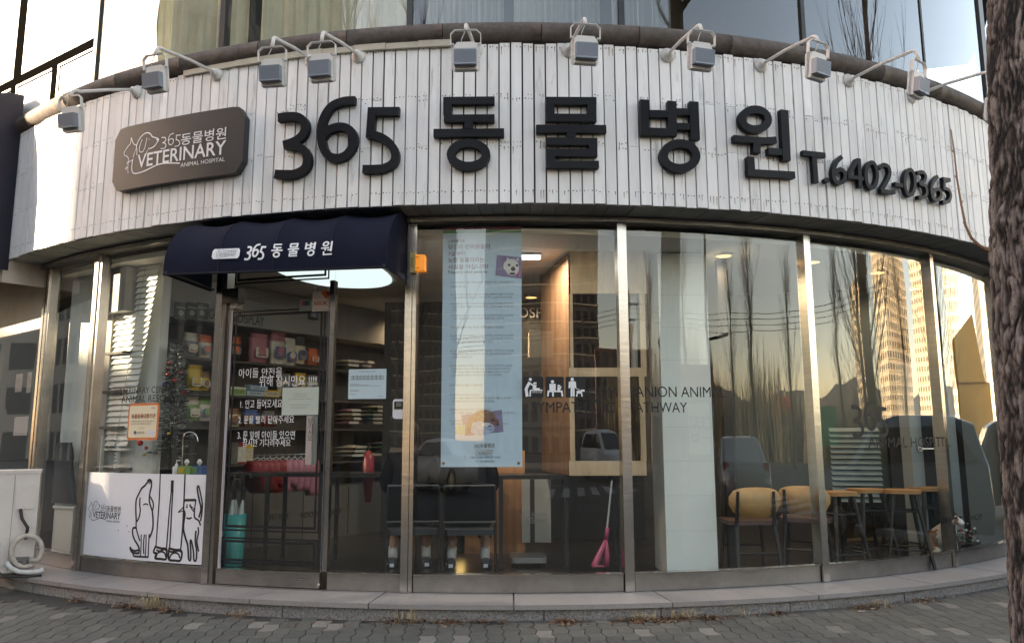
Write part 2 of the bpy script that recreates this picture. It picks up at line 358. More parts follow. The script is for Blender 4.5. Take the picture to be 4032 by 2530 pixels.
for i in range(9):
    a = R_(-21 + i * 1.95); mb.arc(a, a + R_(1.93), FT - .03, FT + .035 + random.uniform(-.004, .004), RF + .003, RF + .03 + random.uniform(-.003, .003), 0, 2)
mb.build('flashing', cream, bld)
MB().arc(R_(-44), R_(62), 4.40, 4.66, 7.6, 7.93).build('ledge', dkframe, bld)
# upper windows
UR = 7.85; ujoin = [R_(a) for a in (-31.6, -19.2, -6.26, 6.82, 19.46, 31.3, 41.5)]
wf = MB()
wf.arc(R_(-31.6), R_(41.5), 4.662, 4.722, UR - .06, UR + .03)
for i, a in enumerate(ujoin):
    hw = (.028, .028, .024, .024, .02, .009, .07)[i] / UR; wf.arc(a - hw, a + hw, 4.724, 9, UR - .06, UR + (.022 if i != 5 else .008), 0, 1)
upper = wf.build('upper_window', dkframe, bld)
for i in range(6):
    MB().sheet(ujoin[i] + .03 / UR, ujoin[i + 1] - .03 / UR, 4.722, 9, UR).build('window_pane', UPGLASS, upper, True)
cur = MB()                                            # pale curtains and blinds behind some of the upper panes
def drape(t0, t1, mi, R=7.45, amp=.035):
    n = 40; vs = []
    for i in range(n + 1):
        a = t0 + (t1 - t0) * i / n; r = R + amp * sin(i * 1.9) + .012 * sin(i * 4.3); vs += [cyl(r, a, 4.6), cyl(r, a, 8.5)]
    cur.add(vs, [(2 * i, 2 * i + 2, 2 * i + 3, 2 * i + 1) for i in range(n)], mi)
drape(R_(-31), R_(-19.6), 0); drape(R_(-18.5), R_(-7), 0); drape(R_(7), R_(11.2), 1); drape(R_(-6), R_(-.5), 1, 7.4, .02); drape(R_(0.2), R_(6.4), 1, 7.3, .02)
cur.build('curtain', [M('curtain_cream', (.80, .74, .58), .9, var=.1, vs=4), M('curtain_grey', (.36, .37, .36), .9, var=.1, vs=4)], upper)
up = MB(); up.arc(R_(-60), R_(75), 9.0, 20, 7.0, 7.9); up.arc(R_(-75), R_(75), 4.1, 4.4, .5, 7.8, 0, 60); up.arc(R_(-75), R_(75), 7.3, 7.4, .5, 7.7, 1, 60)
up.arc(R_(-75), R_(75), 4.4, 7.3, 4.6, 4.8, 1, 60)
up.build('upper_wall', [M('grey_panel', (.42, .42, .42), .6), dark_wall], bld)
# flat wing of bright panels, running on from the curved front
WA = R_(33); wd = V((-cos(WA), sin(WA), 0)); wn = V((-sin(WA), -cos(WA), 0)); WP = cyl(UR + .012, R_(-31.95), 0)
wmap = lambda s_, z, d=0.: WP + wd * s_ + wn * d + V((0, 0, z))
wing = MB(); panel = M('white_panel', (.80, .79, .77), .5, var=.03, vs=3)
def wbox(s0, s1, z0, z1, d0, d1, mi=0): wing.hexa([wmap(s0, z0, d1), wmap(s0, z0, d0), wmap(s1, z0, d0), wmap(s1, z0, d1), wmap(s0, z1, d1), wmap(s0, z1, d0), wmap(s1, z1, d0), wmap(s1, z1, d1)], mi)
wbox(0, 14, 3.2, 20, -.3, -.12, 1)
for k in range(8):
    o_ = k * .88
    wbox(o_ - (.0 if k == 0 else .09), o_ + .60, 3.2, 5.115, -.12, 0); wbox(o_ + .628, o_ + .66, 3.2, 5.16, -.12, .004); wbox(o_ - (0 if k == 0 else .09), o_ + .627, 5.136, 5.16, -.12, .004)
for a_, b_ in ((0, 1.45), (1.64, 3.2), (3.4, 5), (5.2, 7.4)): wbox(a_, b_, 5.265, 8.8, -.12, .002)
wbox(0, 9, 5.162, 5.262, -.1, -.004, 1); wbox(0, 9, 5.117, 5.134, -.1, -.006, 1)
for k in range(8): wbox(k * .88 + .602, k * .88 + .626, 3.2, 5.115, -.1, -.005, 1); wbox(k * .88 + .662, k * .88 + .788, 3.2, 5.16, -.1, -.004, 1)
wbox(1.453, 1.637, 5.264, 8.8, -.1, -.003, 1); wbox(3.203, 3.397, 5.264, 8.8, -.1, -.003, 1)
wing.build('panel_wing', [panel, M('wing_dark', (.003, .0028, .0025), .9, spec=0)], bld)
# ------------------------------------------------------------------ shop front
post = [(-39.0, .035), (-31.6, .05), (-19.35, .05), (-11.35, .02), (-6.25, .045), (6.88, .04), (19.95, .04), (32.45, .04), (43.5, .04)]
PO = [R_(p[0]) for p in post]
sf = MB()                                             # head rail and base panels
sf.arc(R_(-44), R_(58), GT + .02, FB - .006, RG - .05, RG + .07, 0)
head = sf.build('window_head', [M('head_rail', (.15, .14, .13), .4, .6, var=.2, vs=4)], bld)
MB().arc(PO[4], R_(58), GT + .021, GT + .052, RG + .071, RG + .085).build('head_trim', steel, head); MB().arc(R_(-44), PO[2], GT + .021, GT + .052, RG + .071, RG + .085).build('head_trim', steel, head)
for i, (a, hw) in enumerate(post):
    h = hw / RG; z0 = PT + .004; mb = MB()
    if i == 3: mb.arc(PO[i] - h, PO[i] + h, .257, 2.56, RG - .03, RG + .02, 0, 2)
    else:
        mb.arc(PO[i] - h, PO[i] + h * .25, z0, GT + .018, RG - .06, RG + .05, 0, 2); mb.arc(PO[i] + h * .3, PO[i] + h, z0, GT + .018, RG - .06, RG + .036, 1 if i in (0, 1, 2) else 0, 2)
    mb.build('window_post', [steel, steel_d], bld)
for i in (0, 1, 3, 4, 5, 6, 7):
    a, b = PO[i] + post[i][1] / RG, PO[i + 1] - post[i + 1][1] / RG
    mb = MB().arc(a + .001, b - .001, PT + .004, GB - .012, RG - .05, RG + .022, 1); mb.arc(a + .001, b - .001, GB - .011, GB, RG - .05, RG + .034, 0)
    base = mb.build('base_panel', [steel, steel_d], bld)
    MB().sheet(a - .002, b + .002, GB, GT + .02, RG).build('shop_window', SHOPGLASS, bld, True)
MB().arc(PO[8], R_(58), PT + .004, GT, RG - .4, RG + .02).build('end_wall', M('end_wall_pale', (.20, .22, .21), .7), bld)
# door in the third bay
DL, DR_ = PO[2] + .05 / RG, PO[3] - .02 / RG
door = MB().arc(DL + .004, DR_ - .002, PT + .012, .238, RG - .025, RG + .03, 0); door.arc(DL + .004, DR_ - .002, .239, .25, RG - .025, RG + .036, 1)
door.arc(DL + .004, DL + .012 / RG + .004, .25, 2.52, RG - .012, RG + .014, 2, 1); door.arc(DR_ - .016 / RG, DR_ - .002, .25, 2.52, RG - .014, RG + .016, 2, 1)
door_o = door.build('door', [steel_d, steel, M('white_door_edge', (.62, .60, .66), .35, .3)], bld)
MB().sheet(DL + .01, DR_ - .004, .25, 2.52, RG).build('door_glass', SHOPGLASS, door_o, True)
mb = MB().arc(DL - .012, DL + .13 / RG, 2.47, 2.60, RG - .04, RG + .05, 1); mb.arc(DL + .006, DL + .12 / RG, 2.42, 2.468, RG - .03, RG + .04, 0); MB().arc(PO[3] - .02 / RG, PO[3] + .02 / RG, 2.5, 2.62, RG - .03, RG + .04).build('latch_box', dark_metal, door_o)
mb.build('hinge', [steel, dark_metal], door_o)
mb = MB(); th = onR(749, 1370, RG + .03)[0]; mb.lathe([(.016, 0), (.016, .006), (.009, .008)], cyl(RG + .03, th, .155), 14, 0, cyl(1, th, 0) - V((0, DC, 0))); mb.build('lock', steel, door_o)
fnG = mapC(RG + .004)
mb = MB()                                             # black outline panels printed on the door glass
def frame_lines(x0, z0, x1, z1, w):
    for (a, b, c, d) in ((x0, z0, x1, z0 + w), (x0, z1 - w, x1, z1), (x0, z0 + w, x0 + w, z1 - w), (x1 - w, z0 + w, x1, z1 - w)): patch(mb, (a, b, c, d), fnG, 0, 0, n=4)
uL, uR = DL * RG + .05, DR_ * RG - .045
for k, wd_ in ((0, .014), (.028, .02)):
    frame_lines(uL + k, .55 + k, uR - k, 2.40 - k, wd_); frame_lines(uL + k, .285 + k * .8, uR - k, .50 - k * .8, wd_); frame_lines(uL + k, 2.64 + k, uR - k + .02, 3.4, wd_)
mb.build('outline_print', black_vinyl, door_o)
hl = MB(); u0, z0, u1, z1 = boxC(RG, 727, 1030, 740, 1030, 733, 978, 1092)
hl.hexa([fnG(a, z, d) for z in (z0, z1) for a, d in ((u0, .05), (u1, .05), (u1, .03), (u0, .03))]); hl.hexa([fnG(a, z, d) for z in (z0, z1) for a, d in ((u0 + .03, .026), (u1 + .03, .026), (u1 + .03, .008), (u0 + .03, .008))], 1)
for z in (z0 + .05, z1 - .05): hl.tube([fnG((u0 + u1) / 2, z, .05), fnG((u0 + u1) / 2, z, 0)], .008)
hd = hl.build('handle', [M('handle_beige', (.46, .40, .36), .4, .2), M('handle_grey', (.22, .22, .2), .5)], door_o)
mb = MB()
for k, ch in enumerate('당기시오'): text(mb, ch, (u0 + .004, z1 - .062 - k * .046, u1 - .004, z1 - .02 - k * .046), mapC(RG + .0545))
mb.build('handle_text', black_vinyl, hd)
mb = MB().sheet(DL - .002, PO[3] + .002, 2.60, GT + .02, RG).build('transom_glass', SHOPGLASS, bld, True)
MB().arc(DL - .003, DR_ + .004, PT + .001, PT + .009, RG - .05, RG + .06).build('threshold', steel, bld)
mb = MB(); uu = onR(697, 1357, RG + .031)[0] * RG
for k in range(2): patch(mb, (uu + k * .034, .185, uu + k * .034 + .026, .203), mapC(RG + .031), 0, 0); text(mb, ('24H', '열쇠')[k], (uu + k * .034 + .002, .188, uu + k * .034 + .024, .200), mapC(RG + .0322), 0, 1)
mb.build('small_sticker', [black_vinyl, white_vinyl], door_o)
# plinth
mb = MB(); a = R_(-52)
for i in range(15):
    b = a + R_(random.uniform(6.6, 8.6)); mb.arc(a + .0007, b - .0007, PT - .034, PT + random.uniform(-.001, .001), RG - .3, RP + random.uniform(-.003, .003), 0); a = b
cap_o = mb.build('plinth_cap', granite_cap, bld)
mb = MB(); a = R_(-52)
for i in range(16):
    b = a + R_(random.uniform(6, 8)); mb.arc(a + .0005, b - .0005, -.03, PT - .0345, RG - .2, RP - .03 + random.uniform(-.004, .004), 0); a = b
mb.build('plinth', granite_rough, bld)
# room behind the glass
rm = MB()
rm.arc(R_(-80), R_(80), FZ - .06, FZ, .5, RG - .07, 0, 50); rm.build('floor', floor_m, bld)
MB().arc(R_(-88), R_(88), 3.0, 3.05, .5, RG - .06, 0, 70).build('ceiling', [M('ceiling_white', (.62, .60, .55), .8)], bld)
MB().box((0, 12.3, 2.05), (14, .1, 4)).box((-6.2, 11.2, 1.6), (.1, 3.6, 3)).box((6.4, 11.4, 2.05), (.1, 4.4, 4)).build('inner_wall', grey_wall, bld)
# ------------------------------------------------------------------ signs on the fascia (traced on the photo, laid on the round front)
LR = RF + .06
def C1(x, y): return (x / 1.68 / K, y / 1.68 / K)
def C2(x, y): return ((1300 + x / 1.68) / K, y / 1.68 / K)
def C3(x, y): return ((2632 + x / 1.68) / K, y / 1.68 / K)
def C4(x, y): return ((420 + x / 4.155) / K, (460 + y / 4.155) / K)
def tr(fn, pts, R=LR):
    out = []
    for p in pts:
        th, z = onR(*fn(*p), R); out.append((th * R, z))
    return out
PXM = 1 / 3073.27 / 1.68 * 6.0                         # metres per crop pixel at the fascia
def ell(cx, cy, rx, ry, n=28): return [(cx + rx * cos(2 * pi * k / n), cy + ry * sin(2 * pi * k / n)) for k in range(n)]
# letter = list of (crop, points, width in crop px, kind)   kind: 's' straight, 'c' curve, 'o' ring
L365 = {
 '3': [(C1, [(1836, 778), (1905, 768), (1972, 775), (2012, 815), (2005, 880), (1950, 930), (1872, 958)], 54, 'c'), (C1, [(1885, 955), (1960, 965), (2015, 1005), (2030, 1060), (2010, 1115), (1950, 1148), (1890, 1152), (1815, 1150)], 54, 'c')],
 '6': [(C2, [(162, 661), (80, 668), (5, 702), (-45, 775), (-64, 860), (-56, 950), (-22, 1020), (42, 1044), (108, 1018), (150, 950), (145, 880), (100, 842), (40, 838), (-20, 862), (-52, 900)], 50, 'c')],
 '5': [(C2, [(248, 736), (455, 734)], 52, 's'), (C2, [(276, 715), (262, 908)], 52, 's'), (C2, [(245, 886), (320, 900), (390, 945), (428, 1010), (418, 1072), (360, 1108), (300, 1116), (213, 1117)], 50, 'c')]}
LHAN = {
 '동': [(C2, [(748, 665), (1087, 662)], 50, 's'), (C2, [(776, 690), (776, 757)], 56, 's'), (C2, [(752, 782), (1087, 780)], 50, 's'), (C2, [(916, 806), (916, 851)], 58, 's'), (C2, [(683, 879), (1150, 875)], 54, 's'), (C2, ell(915, 1021, 116, 77), 56, 'o')],
 '물': [(C2, [(1427, 665), (1762, 667)], 52, 's'), (C2, [(1455, 691), (1455, 750)], 58, 's'), (C2, [(1732, 692), (1732, 752)], 60, 's'), (C2, [(1429, 776), (1762, 779)], 52, 's'), (C2, [(1363, 850), (1827, 852)], 52, 's'), (C2, [(1595, 878), (1595, 908)], 58, 's'),
        (C2, [(1427, 933), (1768, 936)], 50, 's'), (C2, [(1740, 960), (1740, 985)], 56, 's'), (C2, [(1431, 1008), (1768, 1010)], 50, 's'), (C2, [(1459, 1032), (1459, 1062)], 56, 's'), (C2, [(1431, 1085), (1778, 1088)], 48, 's')],
 '병': [(C2, [(2080, 658), (2083, 892)], 58, 's'), (C2, [(2262, 668), (2266, 896)], 62, 's'), (C2, [(2112, 750), (2232, 752)], 48, 's'), (C2, [(2112, 868), (2236, 872)], 50, 's'), (C2, [(2407, 672), (2417, 922)], 64, 's'), (C2, [(2294, 738), (2378, 740)], 46, 's'), (C2, [(2296, 834), (2380, 838)], 46, 's'), (C2, ell(2315, 1030, 108, 82), 56, 'o')],
 '원': [(C3, ell(577, 788, 86, 66), 54, 'o'), (C3, [(434, 914), (620, 928), (716, 924)], 46, 'c'), (C3, [(586, 946), (586, 1010)], 56, 's'), (C3, [(662, 998), (752, 1006)], 46, 's'), (C3, [(768, 727), (784, 1060)], 62, 's'), (C3, [(545, 1036), (551, 1128)], 52, 's'), (C3, [(526, 1140), (838, 1157)], 48, 's')]}
LTEL = {
 'T': [(C3, [(890, 1010), (1040, 1026)], 34, 's'), (C3, [(966, 1036), (979, 1207)], 36, 's')], '.': [(C3, ell(1050, 1192, 9, 9, 12), 19, 'o')],
 '6': [(C3, [(1150, 1036), (1112, 1076), (1094, 1135), (1102, 1190), (1134, 1210), (1166, 1188), (1168, 1142), (1136, 1120), (1104, 1146)], 28, 'c')],
 '4': [(C3, [(1252, 1056), (1196, 1160)], 26, 's'), (C3, [(1190, 1166), (1292, 1182)], 26, 's'), (C3, [(1262, 1048), (1272, 1240)], 30, 's')],
 '0': [(C3, ell(1346, 1158, 38, 84), 28, 'o')], '2': [(C3, [(1395, 1112), (1425, 1090), (1458, 1105), (1466, 1148), (1448, 1196), (1412, 1258)], 28, 'c'), (C3, [(1408, 1262), (1502, 1270)], 26, 's')],
 '-': [(C3, [(1500, 1216), (1554, 1228)], 28, 's')], '0b': [(C3, ell(1600, 1206, 34, 84), 27, 'o')],
 '3': [(C3, [(1648, 1142), (1684, 1138), (1704, 1164), (1694, 1198), (1660, 1214)], 25, 'c'), (C3, [(1664, 1213), (1702, 1232), (1712, 1272), (1696, 1302), (1656, 1304)], 25, 'c')],
 '6b': [(C3, [(1786, 1166), (1754, 1206), (1742, 1262), (1754, 1310), (1780, 1324), (1804, 1300), (1802, 1262), (1776, 1250), (1748, 1280)], 25, 'c')],
 '5': [(C3, [(1818, 1182), (1868, 1190)], 26, 's'), (C3, [(1830, 1184), (1826, 1252)], 25, 's'), (C3, [(1822, 1244), (1854, 1254), (1870, 1288), (1860, 1326), (1836, 1338), (1816, 1334)], 25, 'c')]}
def trace(dic, wk=1.):
    out = {}
    for ch, sts in dic.items():
        q = []
        for fn, pts, wd_, kind in sts:
            p = tr(fn, pts)
            if kind == 'c': p = [(a.x, a.y) for a in smooth_line(p)]
            q.append((p, wd_ * PXM * wk, kind == 'o'))
        out[ch] = q
    return out
G365, GHAN, GTEL = trace(L365, 1.14), trace(LHAN, 1.04), trace(LTEL, 1.12)
def letters(glyphs, name, part, label, cat, thick=.05):
    anyp = glyphs[0][1][0][0][0]; t = thing(name, label, cat, cyl(LR, anyp[0] / LR, anyp[1]))
    for gname, sts in glyphs:
        mb = MB()
        for k, (p, wd_, cl) in enumerate(sts): ribbon(mb, p, wd_, mapC(LR), -thick, .0004 * k, cl)
        mb.build(part, black_letter, t)
    return t
letters([(k, v) for k, v in list(G365.items()) + list(GHAN.items())], 'sign_lettering', 'letter', 'large black raised letters reading 365동물병원 across the white planks', 'sign')
letters(list(GTEL.items()), 'phone_lettering', 'letter', 'small black raised phone number T.6402-0365 on the planks at right', 'sign', .04)
# dark plate with the dog and cat emblem
SR = RF + .075
c0 = onR(275, 305, SR); c1 = onR(570, 252, SR); c2 = onR(272, 452, SR); c3 = onR(580, 405, SR)
su0, su1, sz0, sz1 = c0[0] * SR - .01, c1[0] * SR + .03, c2[1] + .005, c0[1]
plate = thing('sign_plate', 'dark grey rounded sign plate with white dog and cat emblem', 'sign', cyl(SR, su0 / SR, sz0))
mb = MB(); fn = mapC(SR); n = 24
rr = .10; top, bot = [], []
for i in range(n + 1):
    u = su0 + (su1 - su0) * i / n; e = min(u - su0, su1 - u); dz = rr - sqrt(max(rr * rr - max(rr - e, 0) ** 2, 0)); top.append((u, sz1 - dz)); bot.append((u, sz0 + dz))
fu = lambda q: [fn(a, b, 0) for a, b in q]; bk = lambda q: [fn(a, b, -.07) for a, b in q]
vs = fu(top) + fu(bot) + bk(top) + bk(bot); m = n + 1; fs = []
for i in range(n): fs += [(m + i, m + i + 1, i + 1, i), (i, i + 1, 2 * m + i + 1, 2 * m + i), (m + i + 1, m + i, 3 * m + i, 3 * m + i + 1)]
fs += [(0, 2 * m, 3 * m, m), (2 * m - 1, 4 * m - 1, 3 * m - 1, m - 1)]
mb.add(vs, fs); mb.build('plate', M('sign_dark_grey', (.026, .026, .028), .48, .0, var=.12, vs=5), plate)
# emblem traced in plate coordinates, then reused on the awning and the window panel
EMB = []
def e_(pts, wd_, curve=True):
    p = tr(C4, pts, SR + .002)
    EMB.append(([(a.x, a.y) for a in smooth_line(p, 4)] if curve else p, wd_ / 4.155 / F_PX * 6.6, False))
e_([(490, 470), (530, 380), (580, 312), (640, 268), (690, 264), (725, 290), (750, 325), (800, 342), (842, 356), (852, 385), (825, 422), (800, 462), (760, 498), (720, 516), (680, 522)], 20)
e_([(815, 375), (840, 372), (835, 392)], 30); e_([(585, 370), (550, 460), (537, 540), (555, 576), (592, 570), (625, 510), (645, 430), (662, 342)], 15)
e_([(692, 370), (706, 370)], 16, False); e_([(488, 460), (497, 540), (495, 626)], 17); e_([(678, 540), (648, 592)], 13, False)
e_([(500, 466), (470, 555), (450, 620), (436, 668)], 11); e_([(484, 464), (440, 440), (425, 390), (405, 342)], 16); e_([(405, 340), (394, 432), (350, 490), (308, 552), (288, 600), (302, 632), (340, 650), (362, 690), (356, 725)], 16)
e_([(353, 925), (350, 860), (352, 790), (356, 720)], 14); e_([(330, 762), (432, 700)], 16, False); e_([(430, 702), (415, 800), (420, 890), (452, 926), (520, 920), (620, 887), (720, 838), (850, 780), (1000, 758), (1200, 760)], 22); e_([(303, 850), (348, 832)], 13, False); e_([(318, 876), (326, 806)], 11, False)
ET = [('동물병원', boxC(SR, *C4(1222, 350), *C4(1960, 280), *C4(1590, 0)[:1], C4(0, 222)[1], C4(0, 415)[1]), .008),
      ('VETERINARY', boxC(SR, *C4(508, 720), *C4(1955, 530), C4(1230, 0)[0], C4(0, 492)[1], C4(0, 715)[1]), .012),
      ('ANIMAL HOSPITAL', boxC(SR, *C4(1215, 780), *C4(1935, 715), C4(1575, 0)[0], C4(0, 708)[1], C4(0, 774)[1]), .0)]
e365 = boxC(SR, *C4(895, 420), *C4(1212, 380), C4(1050, 0)[0], C4(0, 285)[1], C4(0, 500)[1])
EB = (onR(*C4(285, 600), SR)[0] * SR, onR(*C4(350, 925), SR)[1], onR(*C4(1960, 200), SR)[0] * SR, ET[0][1][3])
def put365(mb, box, fn, d=0, mi=0, wk=1., slant=0.):
    allp = [p for s in G365.values() for q in s for p in q[0]]
    a0, a1 = min(p[0] for p in allp), max(p[0] for p in allp); b0, b1 = min(p[1] for p in allp), max(p[1] for p in allp)
    f = lambda p: (box[0] + (p[0] - a0) / (a1 - a0) * (box[2] - box[0]) + slant * (p[1] - b0) / (b1 - b0), box[1] + (p[1] - b0) / (b1 - b0) * (box[3] - box[1])); k = (box[3] - box[1]) / (b1 - b0)
    for sts in G365.values():
        for j, (p, wd_, cl) in enumerate(sts): ribbon(mb, [f(q) for q in p], wd_ * k * wk, fn, None, d + .0002 * j, cl, mi)
def putHan(mb, box, fn, d=0, mi=0, wk=1.):
    allp = [p for s in GHAN.values() for q in s for p in q[0]]
    a0, a1 = min(p[0] for p in allp), max(p[0] for p in allp); b0, b1 = min(p[1] for p in allp), max(p[1] for p in allp)
    f = lambda p: (box[0] + (p[0] - a0) / (a1 - a0) * (box[2] - box[0]), box[1] + (p[1] - b0) / (b1 - b0) * (box[3] - box[1])); k = (box[3] - box[1]) / (b1 - b0)
    for sts in GHAN.values():
        for j, (p, wd_, cl) in enumerate(sts): ribbon(mb, [f(q) for q in p], wd_ * k * wk, fn, None, d + .0002 * j, cl, mi)
def emblem(mb, box, fn, d=0, mi=0, small=True):        # box: u0, z0, u1, z1
    f = lambda u, z: (box[0] + (u - EB[0]) / (EB[2] - EB[0]) * (box[2] - box[0]), box[1] + (z - EB[1]) / (EB[3] - EB[1]) * (box[3] - box[1])); k = (box[3] - box[1]) / (EB[3] - EB[1])
    for p, wd_, cl in EMB: ribbon(mb, [f(*q) for q in p], wd_ * k, fn, None, d, cl, mi)
    for s, b, bo in ET:
        if s.startswith('ANIMAL') and not small: continue
        (a0, b0), (a1, b1) = f(b[0], b[1]), f(b[2], b[3]); text(mb, s, (a0, b0, a1, b1), fn, d + .0002, mi, bo)
    (a0, b0), (a1, b1) = f(e365[0], e365[1]), f(e365[2], e365[3]); put365(mb, (a0, b0, a1, b1), fn, d, mi, .62)
mb = MB(); emblem(mb, EB, mapC(SR), .003); mb.build('emblem', white_vinyl, plate)
# ------------------------------------------------------------------ floodlights
def floodlight(th, z, label, tilt, arm=.66, yaw=0., psi=0., dz=-.13, hz=4.02):
    n, t, zv = cyl(1, th, 0) - V((0, DC, 0)), V((cos(th), sin(th), 0)), V((0, 0, 1)); B = cyl(RF + .006, th, z); n0 = n; a_ = th + psi; n, t = V((sin(a_), -cos(a_), 0)), V((cos(a_), sin(a_), 0))
    root = thing('floodlight', label, 'floodlight', B, 'floodlights along the top of the fascia')
    P = lambda a, b, c: B + n * a + t * b + zv * c
    MB().lathe([(.062, 0), (.062, .008), (.05, .014), (.036, .03), (.03, .055), (.02, .062)], B, 18, 0, n0).build('wall_flange', lampwhite, root, True)
    tz = hz + .19 - z; bend = [P(arm - .03 + .075 * sin(q * pi / 10), 0, dz - .045 + .045 * cos(q * pi / 10)) for q in range(6)]
    pts = [P(.05, 0, 0), P(arm * .5, 0, dz * .5 + .012)] + bend + [P(arm + .06, 0, min(tz, dz - .07))]; tz = min(tz, dz - .07)
    MB().tube(pts, .0135, 9).build('arm', lampwhite, root, True)
    T = P(arm + .06, 0, tz); n2 = (n * cos(yaw) + t * sin(yaw)).normalized(); t2 = (t * cos(yaw) - n * sin(yaw)).normalized()
    up = (zv * cos(tilt) + n2 * sin(tilt)).normalized(); ou = (n2 * cos(tilt) - zv * sin(tilt)).normalized()
    H = T - up * .095                                     # pivot line at head top
    Q = lambda a, b, c: H + t2 * a + up * b + ou * c
    br = MB(); w2 = .108
    for (a, b) in (((-w2, -.02), (-w2, .062)), ((-w2, .062), (-w2 + .03, .09)), ((-w2 + .03, .09), (w2 - .03, .09)), ((w2 - .03, .09), (w2, .062)), ((w2, .062), (w2, -.02))):
        d = V((b[0] - a[0], b[1] - a[1])).normalized(); nx, ny = -d.y * .002, d.x * .002
        br.hexa([Q(a[0] + nx, a[1] + ny, -.014), Q(a[0] - nx, a[1] - ny, -.014), Q(a[0] - nx, a[1] - ny, .014), Q(a[0] + nx, a[1] + ny, .014), Q(b[0] + nx, b[1] + ny, -.014), Q(b[0] - nx, b[1] - ny, -.014), Q(b[0] - nx, b[1] - ny, .014), Q(b[0] + nx, b[1] + ny, .014)])
    for sx in (-1, 1): br.tube([Q(sx * (w2 + .004), -.012, 0), Q(sx * .085, -.012, 0)], .008, 8)
    br.build('bracket', lampwhite, root)
    hd = MB(); hd.prism(rrect(-.1, -.205, .1, -.005, .025, 5), lambda a, b, d: Q(a, b, d), -.03, -.018)
    hd.prism([(-.08, -.20), (.08, -.20), (.08, -.025), (.062, .0), (-.062, .0), (-.08, -.025)], lambda a, b, d: Q(a, b, d), -.018, .012)
    for k in range(5):
        hd.box(Q(-.07 + .035 * k, -.192, .012), (.006, .01, .006))
    for sx in (-1, 1):
        for b in (-.06, -.1, -.14): hd.box(Q(sx * .09, b, -.015), (.012, .006, .008))
    body = hd.build('lamp_head', lampwhite, root)
    fn_ = MB(); 
    for k in range(25): 
        x = -.077 + k * .00642; fn_.hexa([Q(x - .0019, -.165, .0125), Q(x + .0019, -.165, .0125), Q(x + .0019, -.165, .06), Q(x - .0019, -.165, .06), Q(x - .0019, -.065, .0125), Q(x + .0019, -.065, .0125), Q(x + .0019, -.065, .06), Q(x - .0019, -.065, .06)])
    fn_.hexa([Q(-.079, -.178, .0125), Q(.079, -.178, .0125), Q(.079, -.178, .06), Q(-.079, -.178, .06), Q(-.079, -.166, .0125), Q(.079, -.166, .0125), Q(.079, -.166, .06), Q(-.079, -.166, .06)])
    fn_.hexa([Q(-.079, -.166, .013), Q(.079, -.166, .013), Q(.079, -.166, .035), Q(-.079, -.166, .035), Q(-.079, -.064, .013), Q(.079, -.064, .013), Q(.079, -.064, .035), Q(-.079, -.064, .035)])
    fn_.build('heat_sink', fin, body)
    MB().sheet  # lens faces the wall
    MB().prism(rrect(-.085, -.185, .085, -.03, .015, 3), lambda a, b, d: Q(a, b, d), -.036, -.0302).build('lens', M('lamp_lens', (.25, .26, .27), .1), body)
    MB().tube([T, T - up * .03 - t2 * .012, T - up * .075 - t2 * .03 + ou * .008, Q(-.03, .002, 0)], .0035, 6).build('cable', M('grey_cable', (.45, .46, .48), .5), root)
    return root
FL = [(-25.1, 'leftmost floodlight, hanging past the end of the planks', .12, .95, -.3), (-18.5, 'floodlight above the left half of the dark sign plate', .1, .92, -.2), (-12.0, 'floodlight above the figure 3, left of a close pair', .08, .72, 0), (-9.04, 'floodlight above the figure 6, right of a close pair', .06, .7, 0), (-2.1, 'floodlight above the letter 동, facing straight out', .05, .7, -.02),
      (3.35, 'floodlight above the letter 물 with dirt under its lamp', .05, .75, .04), (9.26, 'floodlight above the letter 병', .06, .74, .15), (15.3, 'floodlight above the letter 원 on a slanting arm', .08, .78, .25), (21.85, 'floodlight above the phone number at right', .1, .82, .3), (27.6, 'rightmost floodlight, half behind the tree trunk', .1, .85, .3)]
FX = [(10, -.28, 3.88, 0), (1, -.09, 4.06, 0), (4, -.15, 3.98, 0), (-1, -.15, 3.98, 0), (-.5, -.15, 4.02, 0), (2, -.10, 4.08, .05), (-1, -.10, 4.08, .12), (2, -.08, 4.09, .2), (0, -.04, 4.08, .25), (2, -.04, 4.02, .25)]
for (a, lb, ti, arm, yw), (ps, dz_, hz_, y2) in zip(FL, FX): floodlight(R_(a), 4.42, lb, ti + .04, .66, y2, R_(ps), dz_, hz_)
# ------------------------------------------------------------------ navy awning over the door
A0, A1 = V((-2.735, 6.0, 0)), V((-.945, 5.76, 0)); ax_ = (A1 - A0).normalized(); an = V((ax_.y, -ax_.x, 0)); AL = (A1 - A0).length
aw = thing('door_awning', 'navy blue canvas awning with white lettering over the glass door', 'awning', (A0 + A1) / 2 + V((0, 0, 2.58)))
def depth_at(s): # distance from front edge back to the glass frame
    p = A0 + ax_ * s
    for k in range(400):
        q = p - an * (k * .004)
        if hypot(q.x, q.y - DC) < RG + .06: return k * .004
    return .8
ns, prof = 41, []
for k in range(18):
    q = k / 17
    if k < 3: prof.append((0.0, 2.58 + .07 * k / 2))
    else: a = (k - 2) / 15 * pi / 2; prof.append((1 - cos(a), 2.65 + .495 * sin(a)))
vs = []
for i in range(ns):
    s = AL * i / (ns - 1); dp = depth_at(s); bay = (i / (ns - 1) * 4) % 1
    for b, z in prof:
        sag = .026 * sin(pi * bay) * max(0, min(1, (z - 2.72) / .3)); vs.append(A0 + ax_ * s - an * (b * (dp if b > 0 else 0)) + V((0, 0, z - sag)) - an * (.012 * sin(pi * bay) * (1 if z > 2.7 else .3)))
m = len(prof); mb = MB().add(vs, [((i + 1) * m + k, (i + 1) * m + k + 1, i * m + k + 1, i * m + k) for i in range(ns - 1) for k in range(m - 1)])
